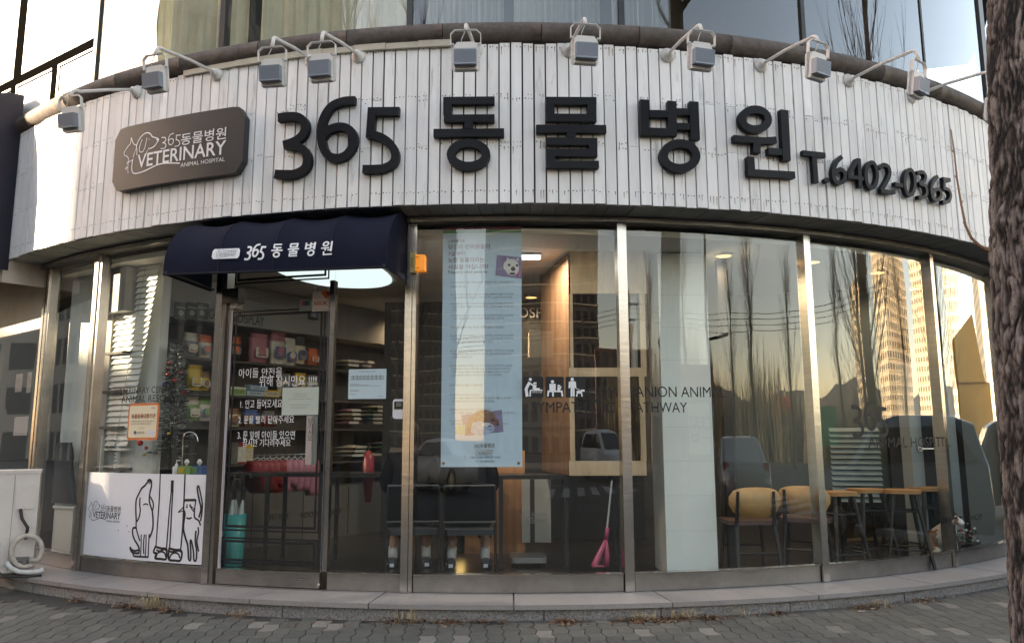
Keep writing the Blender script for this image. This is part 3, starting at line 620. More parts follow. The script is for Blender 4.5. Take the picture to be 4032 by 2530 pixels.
for i, o_ in ((0, -1), (ns - 1, 1)):
    s = AL * i / (ns - 1); e = [vs[i * m + k] for k in range(m)] + [A0 + ax_ * s - an * depth_at(s) + V((0, 0, 2.58))]
    mb.add([p + ax_ * (.001 * o_) for p in e], [tuple(range(len(e))) if o_ < 0 else tuple(range(len(e) - 1, -1, -1))])
canv = mb.build('canopy', [navy], aw)
for p in canv.data.polygons: p.use_smooth = len(p.vertices) == 4
mb = MB()
for q in (.25, .5, .75): mb.tube([vs[int(q * (ns - 1)) * m + k] + an * .0015 for k in range(m)], .0035, 5)
mb.tube([A0 + V((0, 0, 2.58)), A1 + V((0, 0, 2.58))], .009, 6)
mb.build('seam', navy_in, aw)
fr = MB(); d0_, d1_ = depth_at(.02), depth_at(AL - .02)
fr.tube([A0 - an * .02 + V((0, 0, 2.6)) + ax_ * .02, A1 - an * .02 + V((0, 0, 2.6)) - ax_ * .02], .012, 6); fr.tube([A0 + ax_ * .02 + V((0, 0, 2.6)), A0 + ax_ * .02 - an * d0_ + V((0, 0, 2.6))], .012, 6); fr.tube([A1 - ax_ * .02 + V((0, 0, 2.6)), A1 - ax_ * .02 - an * d1_ + V((0, 0, 2.6))], .012, 6)
fr.build('frame', dark_metal, aw)
def amap(u, z, d=0.):
    q_ = max(0, min(1, (z - 2.65) / .495)); return A0 + ax_ * u + V((0, 0, z)) + an * (.007 + d - (1 - sqrt(1 - q_ * q_)) * depth_at(u))
def awn_u(X, Y):                                      # photo point -> along the awning front
    d = ray(X, Y); den = d.dot(an); t = (A0 - V((0, 0, 0))).dot(an) / den; p = d * t; return (p - A0).dot(ax_), p.z + EYE
mb = MB(); q0, q1 = awn_u(499, 597), awn_u(564, 595); zb, zt = awn_u(530, 609)[1], awn_u(530, 584)[1]
nx2 = 14; pv = []
for k in range(nx2 + 1):
    for r_ in range(5):
        u_ = q0[0] + (q1[0] - q0[0]) * k / nx2; ins = .012 if (k in (0, nx2) and r_ in (0, 4)) else 0; pv.append(amap(u_ + (ins if k == 0 else -ins), zb + (zt - zb) * r_ / 4, 0))
mb.add(pv, [(5 * k + r_, 5 * k + 5 + r_, 5 * k + 6 + r_, 5 * k + 1 + r_) for k in range(nx2) for r_ in range(4)], 0); emblem(mb, (q0[0] + .03, zb + .012, q1[0] - .03, zt - .012), amap, .002, 1, False)
pm_ = [white_vinyl, M('grey_print', (.25, .25, .27), .6)]; mb.build('emblem_patch', pm_, aw); mb = MB(); a0, a1 = awn_u(576, 600), awn_u(624, 597); zl, zh = awn_u(600, 610)[1], awn_u(600, 574)[1]; put365(mb, (a0[0], zl, a1[0] - .012, zh), amap, .001, 0, 1.15, .015)
mb.build('figures_print', pm_, aw); mb = MB(); a0, a1 = awn_u(638, 594), awn_u(782, 588); putHan(mb, (a0[0], zl + .012, a1[0], zh + .004), amap, .001, 0, 1.08)
mb.build('lettering', pm_, aw)
# ------------------------------------------------------------------ neighbour at the left end
def onPl(X, Y, P0, n):
    d = ray(X, Y); O = V((0, 0, EYE)); t = (V(P0) - O).dot(n) / d.dot(n); return O + d * t
NA = R_(39.6); N0 = cyl(RG, -NA, 0); nd = V((-cos(NA), sin(NA), 0)); nn_ = V((-sin(NA), -cos(NA), 0))
def nb(mb, s0, s1, z0, z1, d0, d1, mi=0):
    P = lambda s, z, d: N0 + nd * s + nn_ * d + V((0, 0, z)); mb.hexa([P(s0, z0, d1), P(s0, z0, d0), P(s1, z0, d0), P(s1, z0, d1), P(s0, z1, d1), P(s0, z1, d0), P(s1, z1, d0), P(s1, z1, d1)], mi)
nshop = thing('neighbour_shop', 'next shop at the left edge with grey panels over a dark window', 'shop', N0)
def nz(Y, X=40): p = onPl(X, Y, N0, nn_); return p.z
zA, zB, zC = nz(700), nz(785), nz(1105)
mb = MB(); nb(mb, .1, 6, zB, zA + .5, -.06, .0); nb(mb, .1, 6, zA + .5, 4.5, -.2, .05, 1); nb(mb, .1, 6, PT, .35, -.06, 0); nb(mb, .10, 6, .35, 4, -1.6, -1.5, 1)
mb.build('wall_panel', [M('neighbour_grey', (.36, .33, .31), .55, var=.1), dark_wall], nshop)
for s_, a_, b_ in ((.04, PT + .01, 3.1), (1.9, .35, zB)): mb = MB(); nb(mb, s_, s_ + .06, a_, b_, -.06, .03); mb.build('post', steel, nshop)
MB().add([N0 + nd * .1 + V((0, 0, .35)), N0 + nd * 6 + V((0, 0, .35)), N0 + nd * 6 + V((0, 0, zB)), N0 + nd * .1 + V((0, 0, zB))], [(3, 2, 1, 0)]).build('window_pane', SHOPGLASS, nshop)
pm = MB(); prn = MB(); fn = mapP(N0 - nn_ * .02, -nd, V((0, 0, 1)), nn_)
for s_, z_, ww, hh in ((.36, 2.02, .12, .22), (.62, 2.02, .2, .2), (.35, 1.55, .4, .2)):
    patch(pm, (-s_ - ww, z_ - hh, -s_, z_), fn, 0, 0)
text(prn, '안내', (-.46, 1.88, -.38, 1.98), fn, .002); text(prn, '부동산', (-.80, 1.88, -.64, 1.98), fn, .002)
pp = pm.build('window_paper', [M('grey_paper', (.42, .38, .40), .8)], nshop); prn.build('paper_print', [M('print_red', (.24, .10, .12), .7)], pp)
def quarter_awning(name, label, P0, d, n, L, proj, ztop, zc, zbot, mats, endmat=1):
    t = thing(name, label, 'awning', P0 + V((0, 0, zbot))); prof = [(0, ztop)] + [(proj * sin(k / 10 * pi / 2), zc + (ztop - zc) * cos(k / 10 * pi / 2)) for k in range(1, 11)] + [(proj, zbot)]
    mb = MB(); m = len(prof); nsx = 12
    vs = [P0 + d * (L * i / nsx) + n * b + V((0, 0, z)) for i in range(nsx + 1) for b, z in prof]
    mb.add(vs, [(i * m + k, i * m + k + 1, (i + 1) * m + k + 1, (i + 1) * m + k) for i in range(nsx) for k in range(m - 1)], 0)
    e = vs[:m] + [P0 + V((0, 0, zbot))]; o = mb.build('canopy', mats[0], t, True)
    MB().add(e, [tuple(range(len(e) - 1, -1, -1))]).build('end_panel', mats[endmat], t); return t
quarter_awning('shop_awning', 'large dark navy awning of the next shop at the left edge', cyl(RF, R_(-40.2), 0), nd, nn_, 4, .86, nz(300, 62) - .05, 3.5, 3.02, [navy, M('navy_end', (.010, .010, .022), .85)])
quarter_awning('small_awning', 'small beige quarter-round awning over the next shop window', N0 + nd * .09 + nn_ * .004, nd, nn_, 3, .42, zA + .34, zA + .12, zA, [M('beige_canvas', (.50, .41, .33), .7, var=.15), M('beige_end', (.46, .40, .35), .75, var=.2)])
# outdoor unit with its wrapped pipe
th, _z = onR(78, 1320, RG + .37); th0 = th
ac = thing('air_conditioner', 'beige outdoor air conditioner unit with a coiled white pipe on the granite step', 'air conditioner', cyl(RG + .2, th, PT + .02))
ao = V((.47, -.883, 0)); ad = V((-.883, -.47, 0)); A_0 = cyl(RG + .37, th, 0)
P = lambda s, d, z: A_0 + ad * s + ao * d + V((0, 0, z))
acz = onPl(40, 1106, A_0, ao).z; acm = M('ac_beige', (.66, .60, .56), .45, var=.06, vs=6, streak=((.2, .17, .15), .5, (6, 6, 3), .6))
def abx(mb, s0, s1, d0, d1, z0, z1, mi=0): mb.hexa([P(s0, d1, z0), P(s0, d0, z0), P(s1, d0, z0), P(s1, d1, z0), P(s0, d1, z1), P(s0, d0, z1), P(s1, d0, z1), P(s1, d1, z1)], mi)
mb = MB(); abx(mb, 0, .62, -.33, 0, PT + .035, acz - .03); abx(mb, -.006, .626, -.336, .008, acz - .029, acz); abx(mb, .19, .193, -.001, .0015, PT + .05, acz - .04, 1)
for k in range(12): abx(mb, .26, .56, .0, .004, .2 + k * .018, .21 + k * .018, 1)
for sx in (.05, .5): abx(mb, sx, sx + .08, -.3, -.02, PT + .002, PT + .034, 1)
mb.build('casing', [acm, M('ac_gap', (.1, .09, .085), .8)], ac)
mb = MB(); mb.prism(rrect(.025, acz - .34, .175, acz - .12, .015, 4), lambda a, b, d: P(a, d, b), .0, .014); mb.lathe([(.012, 0), (.012, .006), (.005, .007)], P(.1, .014, acz - .31), 12, 0, ao); mb.build('service_cover', acm, ac)
mb = MB(); abx(mb, .03, .17, .001, .02, .2, .28, 0)
for q in (.06, .12): mb.lathe([(.022, 0), (.022, .04), (.012, .05)], P(q, .02, .235), 10, 0, ao)
mb.build('valve', [M('valve_grey', (.2, .19, .19), .4, .6)], ac)
ring = [P(.05 + .115 * cos(a), .07 + .03 * sin(a / 2), .335 + .135 * sin(a)) for a in [R_(-120 + 14 * k) for k in range(25)]]
tail = [P(.16, .08, .2), P(.10, .09, .165), P(.02, .1, .155), P(-.06, .11, .16), P(-.09, .12, .18)]
MB().tube(ring[:1] + ring + [P(.02, .06, .25)], .021, 9).build('pipe_coil', M('wrapped_pipe', (.50, .45, .39), .8, var=.25, vs=22, bump=.5, bs=45), ac, True)
MB().tube([P(.2, .08, .25)] + tail, .021, 9).build('pipe_tail', M('white_wrap', (.62, .60, .58), .7, var=.1, vs=20), ac, True)
MB().tube([P(.13, .02, acz - .34), P(.11, .05, acz - .42), P(.06, .06, acz - .5), P(.07, .05, acz - .6)], .014, 8).build('cable', M('black_cable', (.02, .02, .022), .5), ac, True)
MB().tube([P(.26, .05, .34), P(.27, .09, .2), P(.2, .13, .14), P(.05, .13, .125), P(-.08, .12, .125)], .009, 7).build('drain_hose', M('black_cable', (.02, .02, .022), .5), ac, True)
# ------------------------------------------------------------------ the street that the glass reflects
def pos(az, d, z=0): a = R_(az); return V((d * sin(a), 6.4 - d * cos(a), z))
def facade_mat(name, wall, win, pz, px, fz=.55, fx=.62, lit=0.):
    m = bpy.data.materials.new(name); MATS[name] = m; m.use_nodes = True; n, l = m.node_tree.nodes, m.node_tree.links; b = n['Principled BSDF']; b.inputs['Roughness'].default_value = .6
    tc = n.new('ShaderNodeTexCoord'); sp = n.new('ShaderNodeSeparateXYZ'); l.new(tc.outputs['Object'], sp.inputs[0])
    def band(src, p, f):
        a = n.new('ShaderNodeMath'); a.operation = 'DIVIDE'; l.new(src, a.inputs[0]); a.inputs[1].default_value = p
        c = n.new('ShaderNodeMath'); c.operation = 'FRACT'; l.new(a.outputs[0], c.inputs[0])
        e = n.new('ShaderNodeMath'); e.operation = 'LESS_THAN'; l.new(c.outputs[0], e.inputs[0]); e.inputs[1].default_value = f; return e.outputs[0]
    ad_ = n.new('ShaderNodeMath'); l.new(sp.outputs[0], ad_.inputs[0]); l.new(sp.outputs[1], ad_.inputs[1])
    mu = n.new('ShaderNodeMath'); mu.operation = 'MULTIPLY'; l.new(band(sp.outputs[2], pz, fz), mu.inputs[0]); l.new(band(ad_.outputs[0], px, fx), mu.inputs[1])
    mx = n.new('ShaderNodeMix'); mx.data_type = 'RGBA'; l.new(mu.outputs[0], mx.inputs[0]); mx.inputs[6].default_value = (*wall, 1); mx.inputs[7].default_value = (*win, 1); l.new(mx.outputs[2], b.inputs['Base Color']); return m
towm = facade_mat('tower_cream', (.78, .68, .50), (.15, .14, .12), 2.8, 3.3); towb = facade_mat('tower_brown', (.20, .17, .15), (.05, .045, .045), 2.8, 3.0)
blank = M('tower_blank', (.78, .68, .50), .7)
def tower(az, d, w_, dep, h, rz, label, mats, step=None, name='apartment_tower'):
    p = pos(az, d); t = thing(name, label, 'apartment block', p, None, R_(rz)); mb = MB()
    mb.box((0, 0, h / 2), (w_, dep, h)); 
    for k in range(int(h / 2.8)):                     # balcony slabs
        mb.box((0, 0, (k + 1) * 2.8 - .2), (w_ + .5, dep + .5, .22), 0, 1)
    mb.build('wall', mats, t, loc=(0, 0, 0)); MB().box((w_ * .1, 0, h + 1.6), (w_ * .3, dep * .7, 3.2)).build('roof_house', blank, t, loc=(0, 0, 0))
    return t
tower(73.6, 250, 15, 14, 46, 60, 'slim cream apartment tower reflected left of the big tower', [towm, blank])
tower(82, 240, 34, 16, 61, 40, 'tall cream apartment tower reflected in the right window', [towm, blank])
tower(90.5, 255, 22, 16, 57, 20, 'cream apartment tower reflected behind the tall one', [towm, blank])
tower(101, 200, 36, 16, 47, 10, 'pale apartment tower reflected at the far right', [facade_mat('tower_pale', (.72, .68, .58), (.2, .2, .19), 2.8, 2.2), blank])
tower(113, 210, 30, 16, 50, 0, 'pale apartment tower reflected in the corner pane beside the tree', [MATS['tower_pale'], blank])
tower(-27, 150, 30, 15, 36, -20, 'brown apartment block in shade reflected by the navy awning', [towb, blank]); tower(-15, 170, 22, 15, 47, -12, 'grey brown apartment block reflected behind the long banner', [towb, blank])
tower(-49, 60, 46, 12, 12, 42, 'low dark brown building reflected in the door glass', [facade_mat('brown_low', (.075, .06, .05), (.03, .03, .032), 3.2, 2.6), M('brown_slab', (.06, .05, .045), .7)], name='street_building')
tower(-33, 78, 22, 10, 16, -30, 'grey brown walk-up block reflected beside the steel post', [facade_mat('walkup', (.12, .10, .085), (.04, .035, .035), 3.0, 2.2), M('slab_brown', (.10, .085, .07), .7)], name='street_building'); tower(6, 120, 46, 14, 36, 8, 'wide brown apartment block in shade reflected over the cabinet', [towb, blank])
tower(4, 75, 20, 10, 9, 0, 'pale low building across the street reflected beside the banner', [facade_mat('low_pale', (.34, .31, .28), (.07, .07, .08), 3.0, 2.4), M('slab_grey', (.3, .29, .28), .7)], name='street_building')
tower(22, 85, 16, 12, 11, 15, 'small brick building across the street reflected by the wood cabinet', [facade_mat('low_brick', (.30, .15, .10), (.07, .07, .08), 3.0, 2.0), M('slab_grey', (.3, .29, .28), .7)], name='street_building')
# added out-of-view block at the left, sized so its shadow covers the pavement and most of the front
ev = V((-sin(SUN_T), 0, 0)); e_h = V((sin(SUN_T), cos(SUN_T), 0)); s_h = V((-cos(SUN_T), sin(SUN_T), 0))
t = thing('shading_office', 'added grey office block, out of view at the left, keeping the street in shade', 'office block', e_h * 2.5 + s_h * 41)
P4 = lambda p_, q_: e_h * p_ + s_h * q_
cor = [P4(8.02, 35), P4(8.02, 47), P4(-24, 47), P4(-24, 35)]
MB().hexa([V((c.x, c.y, -.12)) for c in cor] + [V((c.x, c.y, 32)) for c in cor]).build('wall', facade_mat('office_grey', (.20, .19, .18), (.05, .055, .06), 3.1, 1.9, .6, .7), t)
MB().hexa([V((c.x, c.y, 32.004)) for c in [P4(6.4, 36), P4(6.4, 40), P4(2, 40), P4(2, 36)]] + [V((c.x, c.y, 35)) for c in [P4(5.8, 37), P4(5.8, 39), P4(2.6, 39), P4(2.6, 37)]]).build('roof_house', blank, t)
t = thing('low_shading_office', 'added lower office block, out of view far left, whose roof line shades the step', 'office block', e_h * 22 + s_h * 53)  # added out-of-view block; its roof height sets where the sun is cut off
cor = [P4(45, 47), P4(45, 60), P4(8.05, 60), P4(8.05, 47.02)]
MB().hexa([V((c.x, c.y, -.12)) for c in cor] + [V((c.x, c.y, 15.1)) for c in cor]).build('wall', MATS['office_grey'], t)
# hill beyond, low house, banner
mb = MB(); vs = []
for i in range(61):
    az = 20 + i * 1.5; p = pos(az, 700); vs += [p, p + V((0, 0, 40 + 26 * noise.noise(V((i * .13, 2, 0))) + 6 * noise.noise(V((i * .6, 5, 0)))))]
mb.add(vs, [(2 * i, 2 * i + 1, 2 * i + 3, 2 * i + 2) for i in range(60)] ); struct(mb.build('hill', M('hill_far', (.06, .065, .075), .95)))
hs = thing('house', 'white house with a red hipped roof reflected low in the window', 'house', pos(56, 64), None, R_(30))
MB().box((0, 0, 1.6), (4.2, 3.2, 3.2)).build('wall', M('house_white', (.55, .52, .46), .8, var=.1), hs, loc=(0, 0, 0))
MB().hexa([(-2.5, -2, 3.2), (2.5, -2, 3.2), (2.5, 2, 3.2), (-2.5, 2, 3.2), (-1.2, -.3, 4.6), (1.2, -.3, 4.6), (1.2, .3, 4.6), (-1.2, .3, 4.6)]).build('roof', M('roof_red', (.38, .07, .05), .7), hs, loc=(0, 0, 0))
MB().box((.4, 0, 4.9), (.35, .35, 1.2)).build('chimney', M('house_white', (.5, .5, .5)), hs, loc=(0, 0, 0))
MB().box((-.8, -1.62, 1.5), (.9, .06, 1.2)).build('window', M('dark_glass', (.03, .035, .04), .1), hs, loc=(0, 0, 0))
kind_ = thing('playground_building', 'yellow building with slanted roof edges reflected at the far right', 'building', pos(107, 42), None, R_(107))
yel = M('yellow_panel', (.50, .33, .07), .6, var=.08)
MB().box((0, 0, 2.0), (9, 3, 4.0)).hexa([(-4.6, -1.7, 4.0), (3, -1.7, 4.0), (3, 1.7, 4.0), (-4.6, 1.7, 4.0), (-4.6, -1.7, 6.2), (1.0, -1.7, 7.4), (1.0, 1.7, 7.4), (-4.6, 1.7, 6.2)]).build('wall', yel, kind_, loc=(0, 0, 0))
MB().box((1.5, -1.54, 1.6), (2.4, .06, 1.8)).build('window', MATS['dark_glass'], kind_, loc=(0, 0, 0))
def banner(name, label, p, w_, h, z, rz, mat, txt=None, tm=None):
    t = thing(name, label, 'banner', (p.x, p.y, 0), None, R_(rz)); MB().box((0, 0, z), (w_, .02, h)).build('sheet', mat, t, loc=(0, 0, 0))
    m2 = MB()
    for sx in (-w_ / 2 - .04, w_ / 2 + .04): m2.tube([(sx, .02, -.1), (sx, .02, z + h / 2 + .2)], .03, 6)
    m2.build('pole', dark_metal, t, loc=(0, 0, 0))
    if txt: tb = MB(); text(tb, txt, (w_ * .42, z - h * .28, -w_ * .42, z + h * .28), lambda u, zz, d: V((u, .012, zz))); tb.build('lettering', tm, t, loc=(0, 0, 0))
banner('street_banner', 'orange street banner with red print reflected by the white column', pos(39, 24), 3.2, .9, 3.6, 40, M('orange_cloth', (.60, .22, .08), .8), '행복마을', M('cloth_red', (.35, .02, .02), .8))
banner('green_banner', 'green banner reflected low in the right window', pos(66, 40), 3.0, 2.0, 1.9, 66, M('green_cloth', (.05, .32, .15), .8)); banner('white_banner', 'white banner reflected beside the dark pole', pos(42, 15), 1.5, 1.3, 1.55, 42, M('white_cloth', (.7, .68, .62), .8), '모집', M('cloth_blue', (.02, .06, .3), .8))
# bare trees
bark = M('twig_bark', (.10, .075, .055), .9, var=.2, vs=6); barkb = M('trunk_bark', (.14, .115, .09), .9, var=.3, vs=5)
def bare_tree(h, spread, nb_, seed, up=1.0):
    rng = random.Random(seed); tk, br = MB(), MB(); pts = []; x = y = 0
    for k in range(9):
        f = k / 8; x += rng.uniform(-.06, .06) * h / 10; y += rng.uniform(-.06, .06) * h / 10; pts.append(V((x, y, h * .8 * f)))
    tk.tube(pts, [.14 * h / 10 * (1 - .82 * k / 8) + .01 for k in range(9)], 7)
    def at(f): f *= 8; i = min(int(f), 7); return pts[i].lerp(pts[i + 1], f - i)
    for k in range(nb_):
        f = rng.uniform(.16, .99); p = at(f); a = rng.uniform(0, 2 * pi); L = h * (.34 - .16 * f) * rng.uniform(.6, 1.2); q = [p]; d = V((cos(a) * spread, sin(a) * spread, up * .75)).normalized()
        for j in range(5):
            d = (d + V((rng.uniform(-.2, .2), rng.uniform(-.2, .2), .22 * up))).normalized(); q.append(q[-1] + d * L / 5)
        r = .014 * h / 10; br.tube(q, [r * (1 - .17 * j) for j in range(6)], 4, 0, False)
        for j in (1, 2, 3, 4):
            for s_ in range(3):
                d2 = (d + V((rng.uniform(-1, 1), rng.uniform(-1, 1), rng.uniform(-.1, .9))) * .75).normalized(); l2 = L * rng.uniform(.14, .32); m_ = q[j] + d2 * l2 * .5 + V((0, 0, .03 * l2)); br.tube([q[j], m_, m_ + (d2 + V((0, 0, .4))).normalized() * l2 * .6], [r * .4, r * .28, r * .12], 3, 0, False)
    return tk, br
TREES = [bare_tree(11, .5, 60, 3), bare_tree(12, .38, 64, 8), bare_tree(8.5, .95, 80, 12, .7)]
protos = []
for i, (tk, br) in enumerate(TREES):
    t = thing('bare_tree', 'x', 'tree', (0, 0, 0), 'bare trees across the street'); tk.build('trunk', barkb, t, True, loc=(0, 0, 0)); br.build('branches', bark, t, loc=(0, 0, 0)); protos.append(t)
used = [0, 0, 0]
TL = [(2, -54, 10.5, 1.5, 'big bare tree on the near pavement reflected in the upper left window'), (0, -40, 9.0, 1.25, 'bare tree on the near pavement reflected left of the upper middle post'), (2, -24, 7.6, 1.25, 'bare tree on the near pavement reflected in the upper middle window'), (0, 84, 9.5, 1.3, 'slim bare tree by the kerb reflected in the upper right window'), (1, 29, 34, 1.0, 'bare tree reflected on the white column'), (0, 46.5, 30, 1.0, 'bare tree reflected close to the dark pole'), (1, 51, 27, 1.02, 'tall slim bare tree reflected in the middle of the chairs window'), (0, 59, 34, 1.1, 'bare tree reflected behind the steel post right of the chairs'), (1, 64, 30, 1.05, 'bare tree reflected just right of that post'), (1, 70, 33, 1.0, 'bare tree reflected before the slim cream tower'), (2, 80, 26, .72, 'wide bushy bare tree reflected before the tall cream tower'), (0, 86, 30, .95, 'bare tree reflected right of the bushy one'), (2, -3, 26, 1.2, 'wide bare tree reflected above the long banner'), (0, -36, 40, 1.5, 'tall bare tree reflected in the upper window left of centre'), (2, -47, 26, 1.9, 'big bare tree reflected in the upper left window'), (2, -60, 24, 1.7, 'big bare tree reflected near the upper left mullion'), (2, 98, 22, 1.5, 'bare tree reflected in the upper right corner pane'), (2, 78, 17, 1.25, 'near bare tree reflected in the upper right window'), (0, 36, 45, 1.5, 'far bare tree reflected behind the plywood cabinet')]
for k, az, d, sc, lb in TL:
    t = protos[k] if not used[k] else copy_tree(protos[k]); used[k] += 1; p = pos(az, d, -.12); t.location = p; t.rotation_euler.z = random.uniform(0, 6); t.scale = (sc,) * 3; t['label'] = lb
# the wood beyond the road, read as one mass
rng = random.Random(21); mb = MB()
for k in range(5200):
    az = rng.uniform(18, 78); d = rng.uniform(45, 72); p = pos(az, d, -.1); h = rng.uniform(2, 5) * (1.9 if az < 56 else 1.1) * (.6 + .5 * noise.noise(V((az * .12, 3, 0)))+ .3); a = rng.uniform(0, pi); u = V((cos(a), sin(a), 0)) * rng.uniform(.04, .09); lean = V((rng.uniform(-.9, .9), rng.uniform(-.9, .9), 0))
    mb.add([p - u, p + u, p + lean * .5 + u * .6 + V((0, 0, h * .6)), p + lean * .5 - u * .6 + V((0, 0, h * .6)), p + lean + V((0, 0, h))], [(0, 1, 2, 3), (3, 2, 4)], k % 2)
o = mb.build('bare_wood', [bark, M('scrub', (.07, .07, .04), .9)]); tag(o, 'brown winter wood beyond the road seen in the right windows', None, None, 'stuff')
# street pole
lp = thing('street_pole', 'dark street pole with a side arm reflected in the chairs window', 'pole', pos(45, 13, -.13)); MB().tube([pos(45, 13, -.13), pos(45, 13, 7)], [.09, .05], 9).build('pole', dark_metal, lp); q = pos(45, 13, 3.6); MB().tube([q, q + V((.9, .6, .15))], .035, 7).build('arm', dark_metal, lp)
up_ = thing('utility_pole', 'concrete utility pole with wires reflected by the plywood cabinet', 'pole', pos(25, 40, -.13)); MB().tube([pos(25, 40, -.13), pos(25, 40, 10)], [.17, .1], 9).box(tuple(pos(25, 40, 9.2)), (2, .1, .12)).box(tuple(pos(25, 40, 8.3)), (1.6, .1, .12)).build('pole', M('concrete', (.3, .29, .28), .8), up_)
wi = MB()
for k in range(4):
    a_, b_ = pos(25, 40, 9.3 - .3 * k), pos(-40, 55, 9.5 - .25 * k); wi.tube([a_.lerp(b_, j / 10) - V((0, 0, 2.2 * (1 - (j / 5 - 1) ** 2))) for j in range(11)], .02, 4)
    b_ = pos(85, 40, 9.5 - .3 * k); wi.tube([a_.lerp(b_, j / 10) - V((0, 0, 2.0 * (1 - (j / 5 - 1) ** 2))) for j in range(11)], .02, 4)
wi.build('wires', M('black_cable', (.02, .02, .02)), up_)
# cars
rubber = M('tyre_rubber', (.02, .02, .02), .85); rimm = M('wheel_rim', (.5, .5, .5), .3, .9); carglass = M('car_glass', (.012, .014, .016), .05); redl = M('tail_light', (.35, .02, .02), .2); whl = M('head_light', (.75, .75, .72), .1)
def car(label, p, rz, paint, prof, L=4.5, W=1.82, name='parked_car', glassz=None):
    t = thing(name, label, 'car', p, None, rz); mb = MB(); n = len(prof)          # prof: (x, z) closed outline from the nose over the roof
    zb = max(z for x, z in prof); rows = []
    for yy, sc in ((-1, 0), (-.93, .6), (-.6, 1), (.6, 1), (.93, .6), (1, 0)):
        row = []
        for x, z in prof:
            tum = max(0, (z - .95) / (zb - .95)) if z > .95 else 0; y_ = yy * W / 2 * (1 - .17 * tum); k = .965 if sc == 0 else (.99 if sc == .6 else 1)
            row.append((x * k, y_, .2 + (z - .2) * (k if z > .4 else 1)))
        rows.append(row)
    mb.add([v for r in rows for v in r], [(i * n + j, (i + 1) * n + j, (i + 1) * n + (j + 1) % n, i * n + (j + 1) % n) for i in range(5) for j in range(n)] + [tuple(range(n)), tuple(range(6 * n - 1, 5 * n - 1, -1))])
    mb.build('body', paint, t, True, loc=(0, 0, 0))
    g = MB()
    for sy in (-1, 1):
        pl = [(x, z) for x, z in glassz]
        ff = lambda a, b, d: V((a, sy * (W / 2 * (1 - .17 * max(0, (b - .95) / (zb - .95))) + .006 + d), b)); g.prism(pl if sy < 0 else pl[::-1], ff, -.03, 0)
    g.build('side_glass', carglass, t, loc=(0, 0, 0))
    wsg = MB(); (xa, za), (xb, zb2) = glassz[0], glassz[1]; wsg.hexa([(xa - .36, -W * .4, za + .0), (xa - .36, W * .4, za), (xa - .2, W * .4, za), (xa - .2, -W * .4, za), (xb - .14, -W * .34, zb2 + .03), (xb - .14, W * .34, zb2 + .03), (xb, W * .34, zb2 + .03), (xb, -W * .34, zb2 + .03)]); wsg.build('windscreen', carglass, t, loc=(0, 0, 0))
    for sx in (-L * .3, L * .31):
        for sy in (-1, 1):
            wl = MB().lathe([(.2, -.1), (.31, -.1), (.33, -.06), (.33, .06), (.31, .1), (.2, .1)], (sx, sy * (W / 2 - .1), .33), 20, 0, (0, 1, 0)).build('wheel', rubber, t, True, loc=(0, 0, 0)); MB().lathe([(.2, -.085), (.19, .108), (.05, .112)], (sx, sy * (W / 2 - .1), .33), 14, 0, (0, sy, 0)).build('rim', rimm, wl, loc=(0, 0, 0))
    for sy in (-1, 1):
        MB().ball((-L / 2 + .17, sy * W * .36, .72), (.1, .17, .09)).build('headlight', whl, t, True, loc=(0, 0, 0)); MB().box((L / 2 - .08, sy * W * .40, .9), (.09, .2, .22)).build('tail_light', redl, t, loc=(0, 0, 0)); MB().ball((-.75, sy * (W / 2 + .09), 1.02), (.07, .1, .07)).build('mirror', paint, t, True, loc=(0, 0, 0))
    MB().box((-L / 2 + .02, 0, .5), (.05, .52, .12)).build('number_plate', whl, t, loc=(0, 0, 0))
    return t
SUVP = [(-2.25, .3), (-2.28, .6), (-2.2, .85), (-1.6, 1.0), (-1.05, 1.08), (-.35, 1.62), (.2, 1.72), (1.5, 1.7), (2.0, 1.6), (2.25, 1.1), (2.3, .6), (2.22, .3)]
SUVG = [(-.78, 1.1), (-.28, 1.55), (1.55, 1.58), (2.0, 1.15)]
SEDP = [(-2.3, .28), (-2.33, .55), (-2.2, .78), (-1.2, .93), (-.5, 1.4), (.1, 1.46), (.9, 1.42), (1.6, 1.02), (2.2, .98), (2.3, .6), (2.24, .28)]
SEDG = [(-.95, .95), (-.42, 1.33), (.85, 1.36), (1.4, 1.0)]
car('blue grey parked off-road car reflected large in the right window', V((7.45, 6.5, -.13)), R_(97), M('paint_bluegrey', (.17, .24, .28), .25, .2), SUVP, glassz=SUVG)
car('silver parked saloon car reflected behind the chairs', V((8.9, -.6, -.13)), R_(128), M('paint_silver', (.42, .43, .44), .25, .6), SEDP, glassz=SEDG)
car('white car reflected low beside the long banner', V((-4.5, -9.5, -.13)), R_(20), M('paint_white', (.7, .7, .7), .25), SEDP, glassz=SEDG)
car('white small van reflected inside the cabinet opening', V((7.2, -14, -.13)), R_(-110), MATS['paint_white'], SUVP, glassz=SUVG)
car('dark car at the far right edge reflected next to the tree', V((11.5, 10.8, -.13)), R_(95), M('paint_dark', (.02, .024, .035), .2, .3), SUVP, glassz=SUVG)
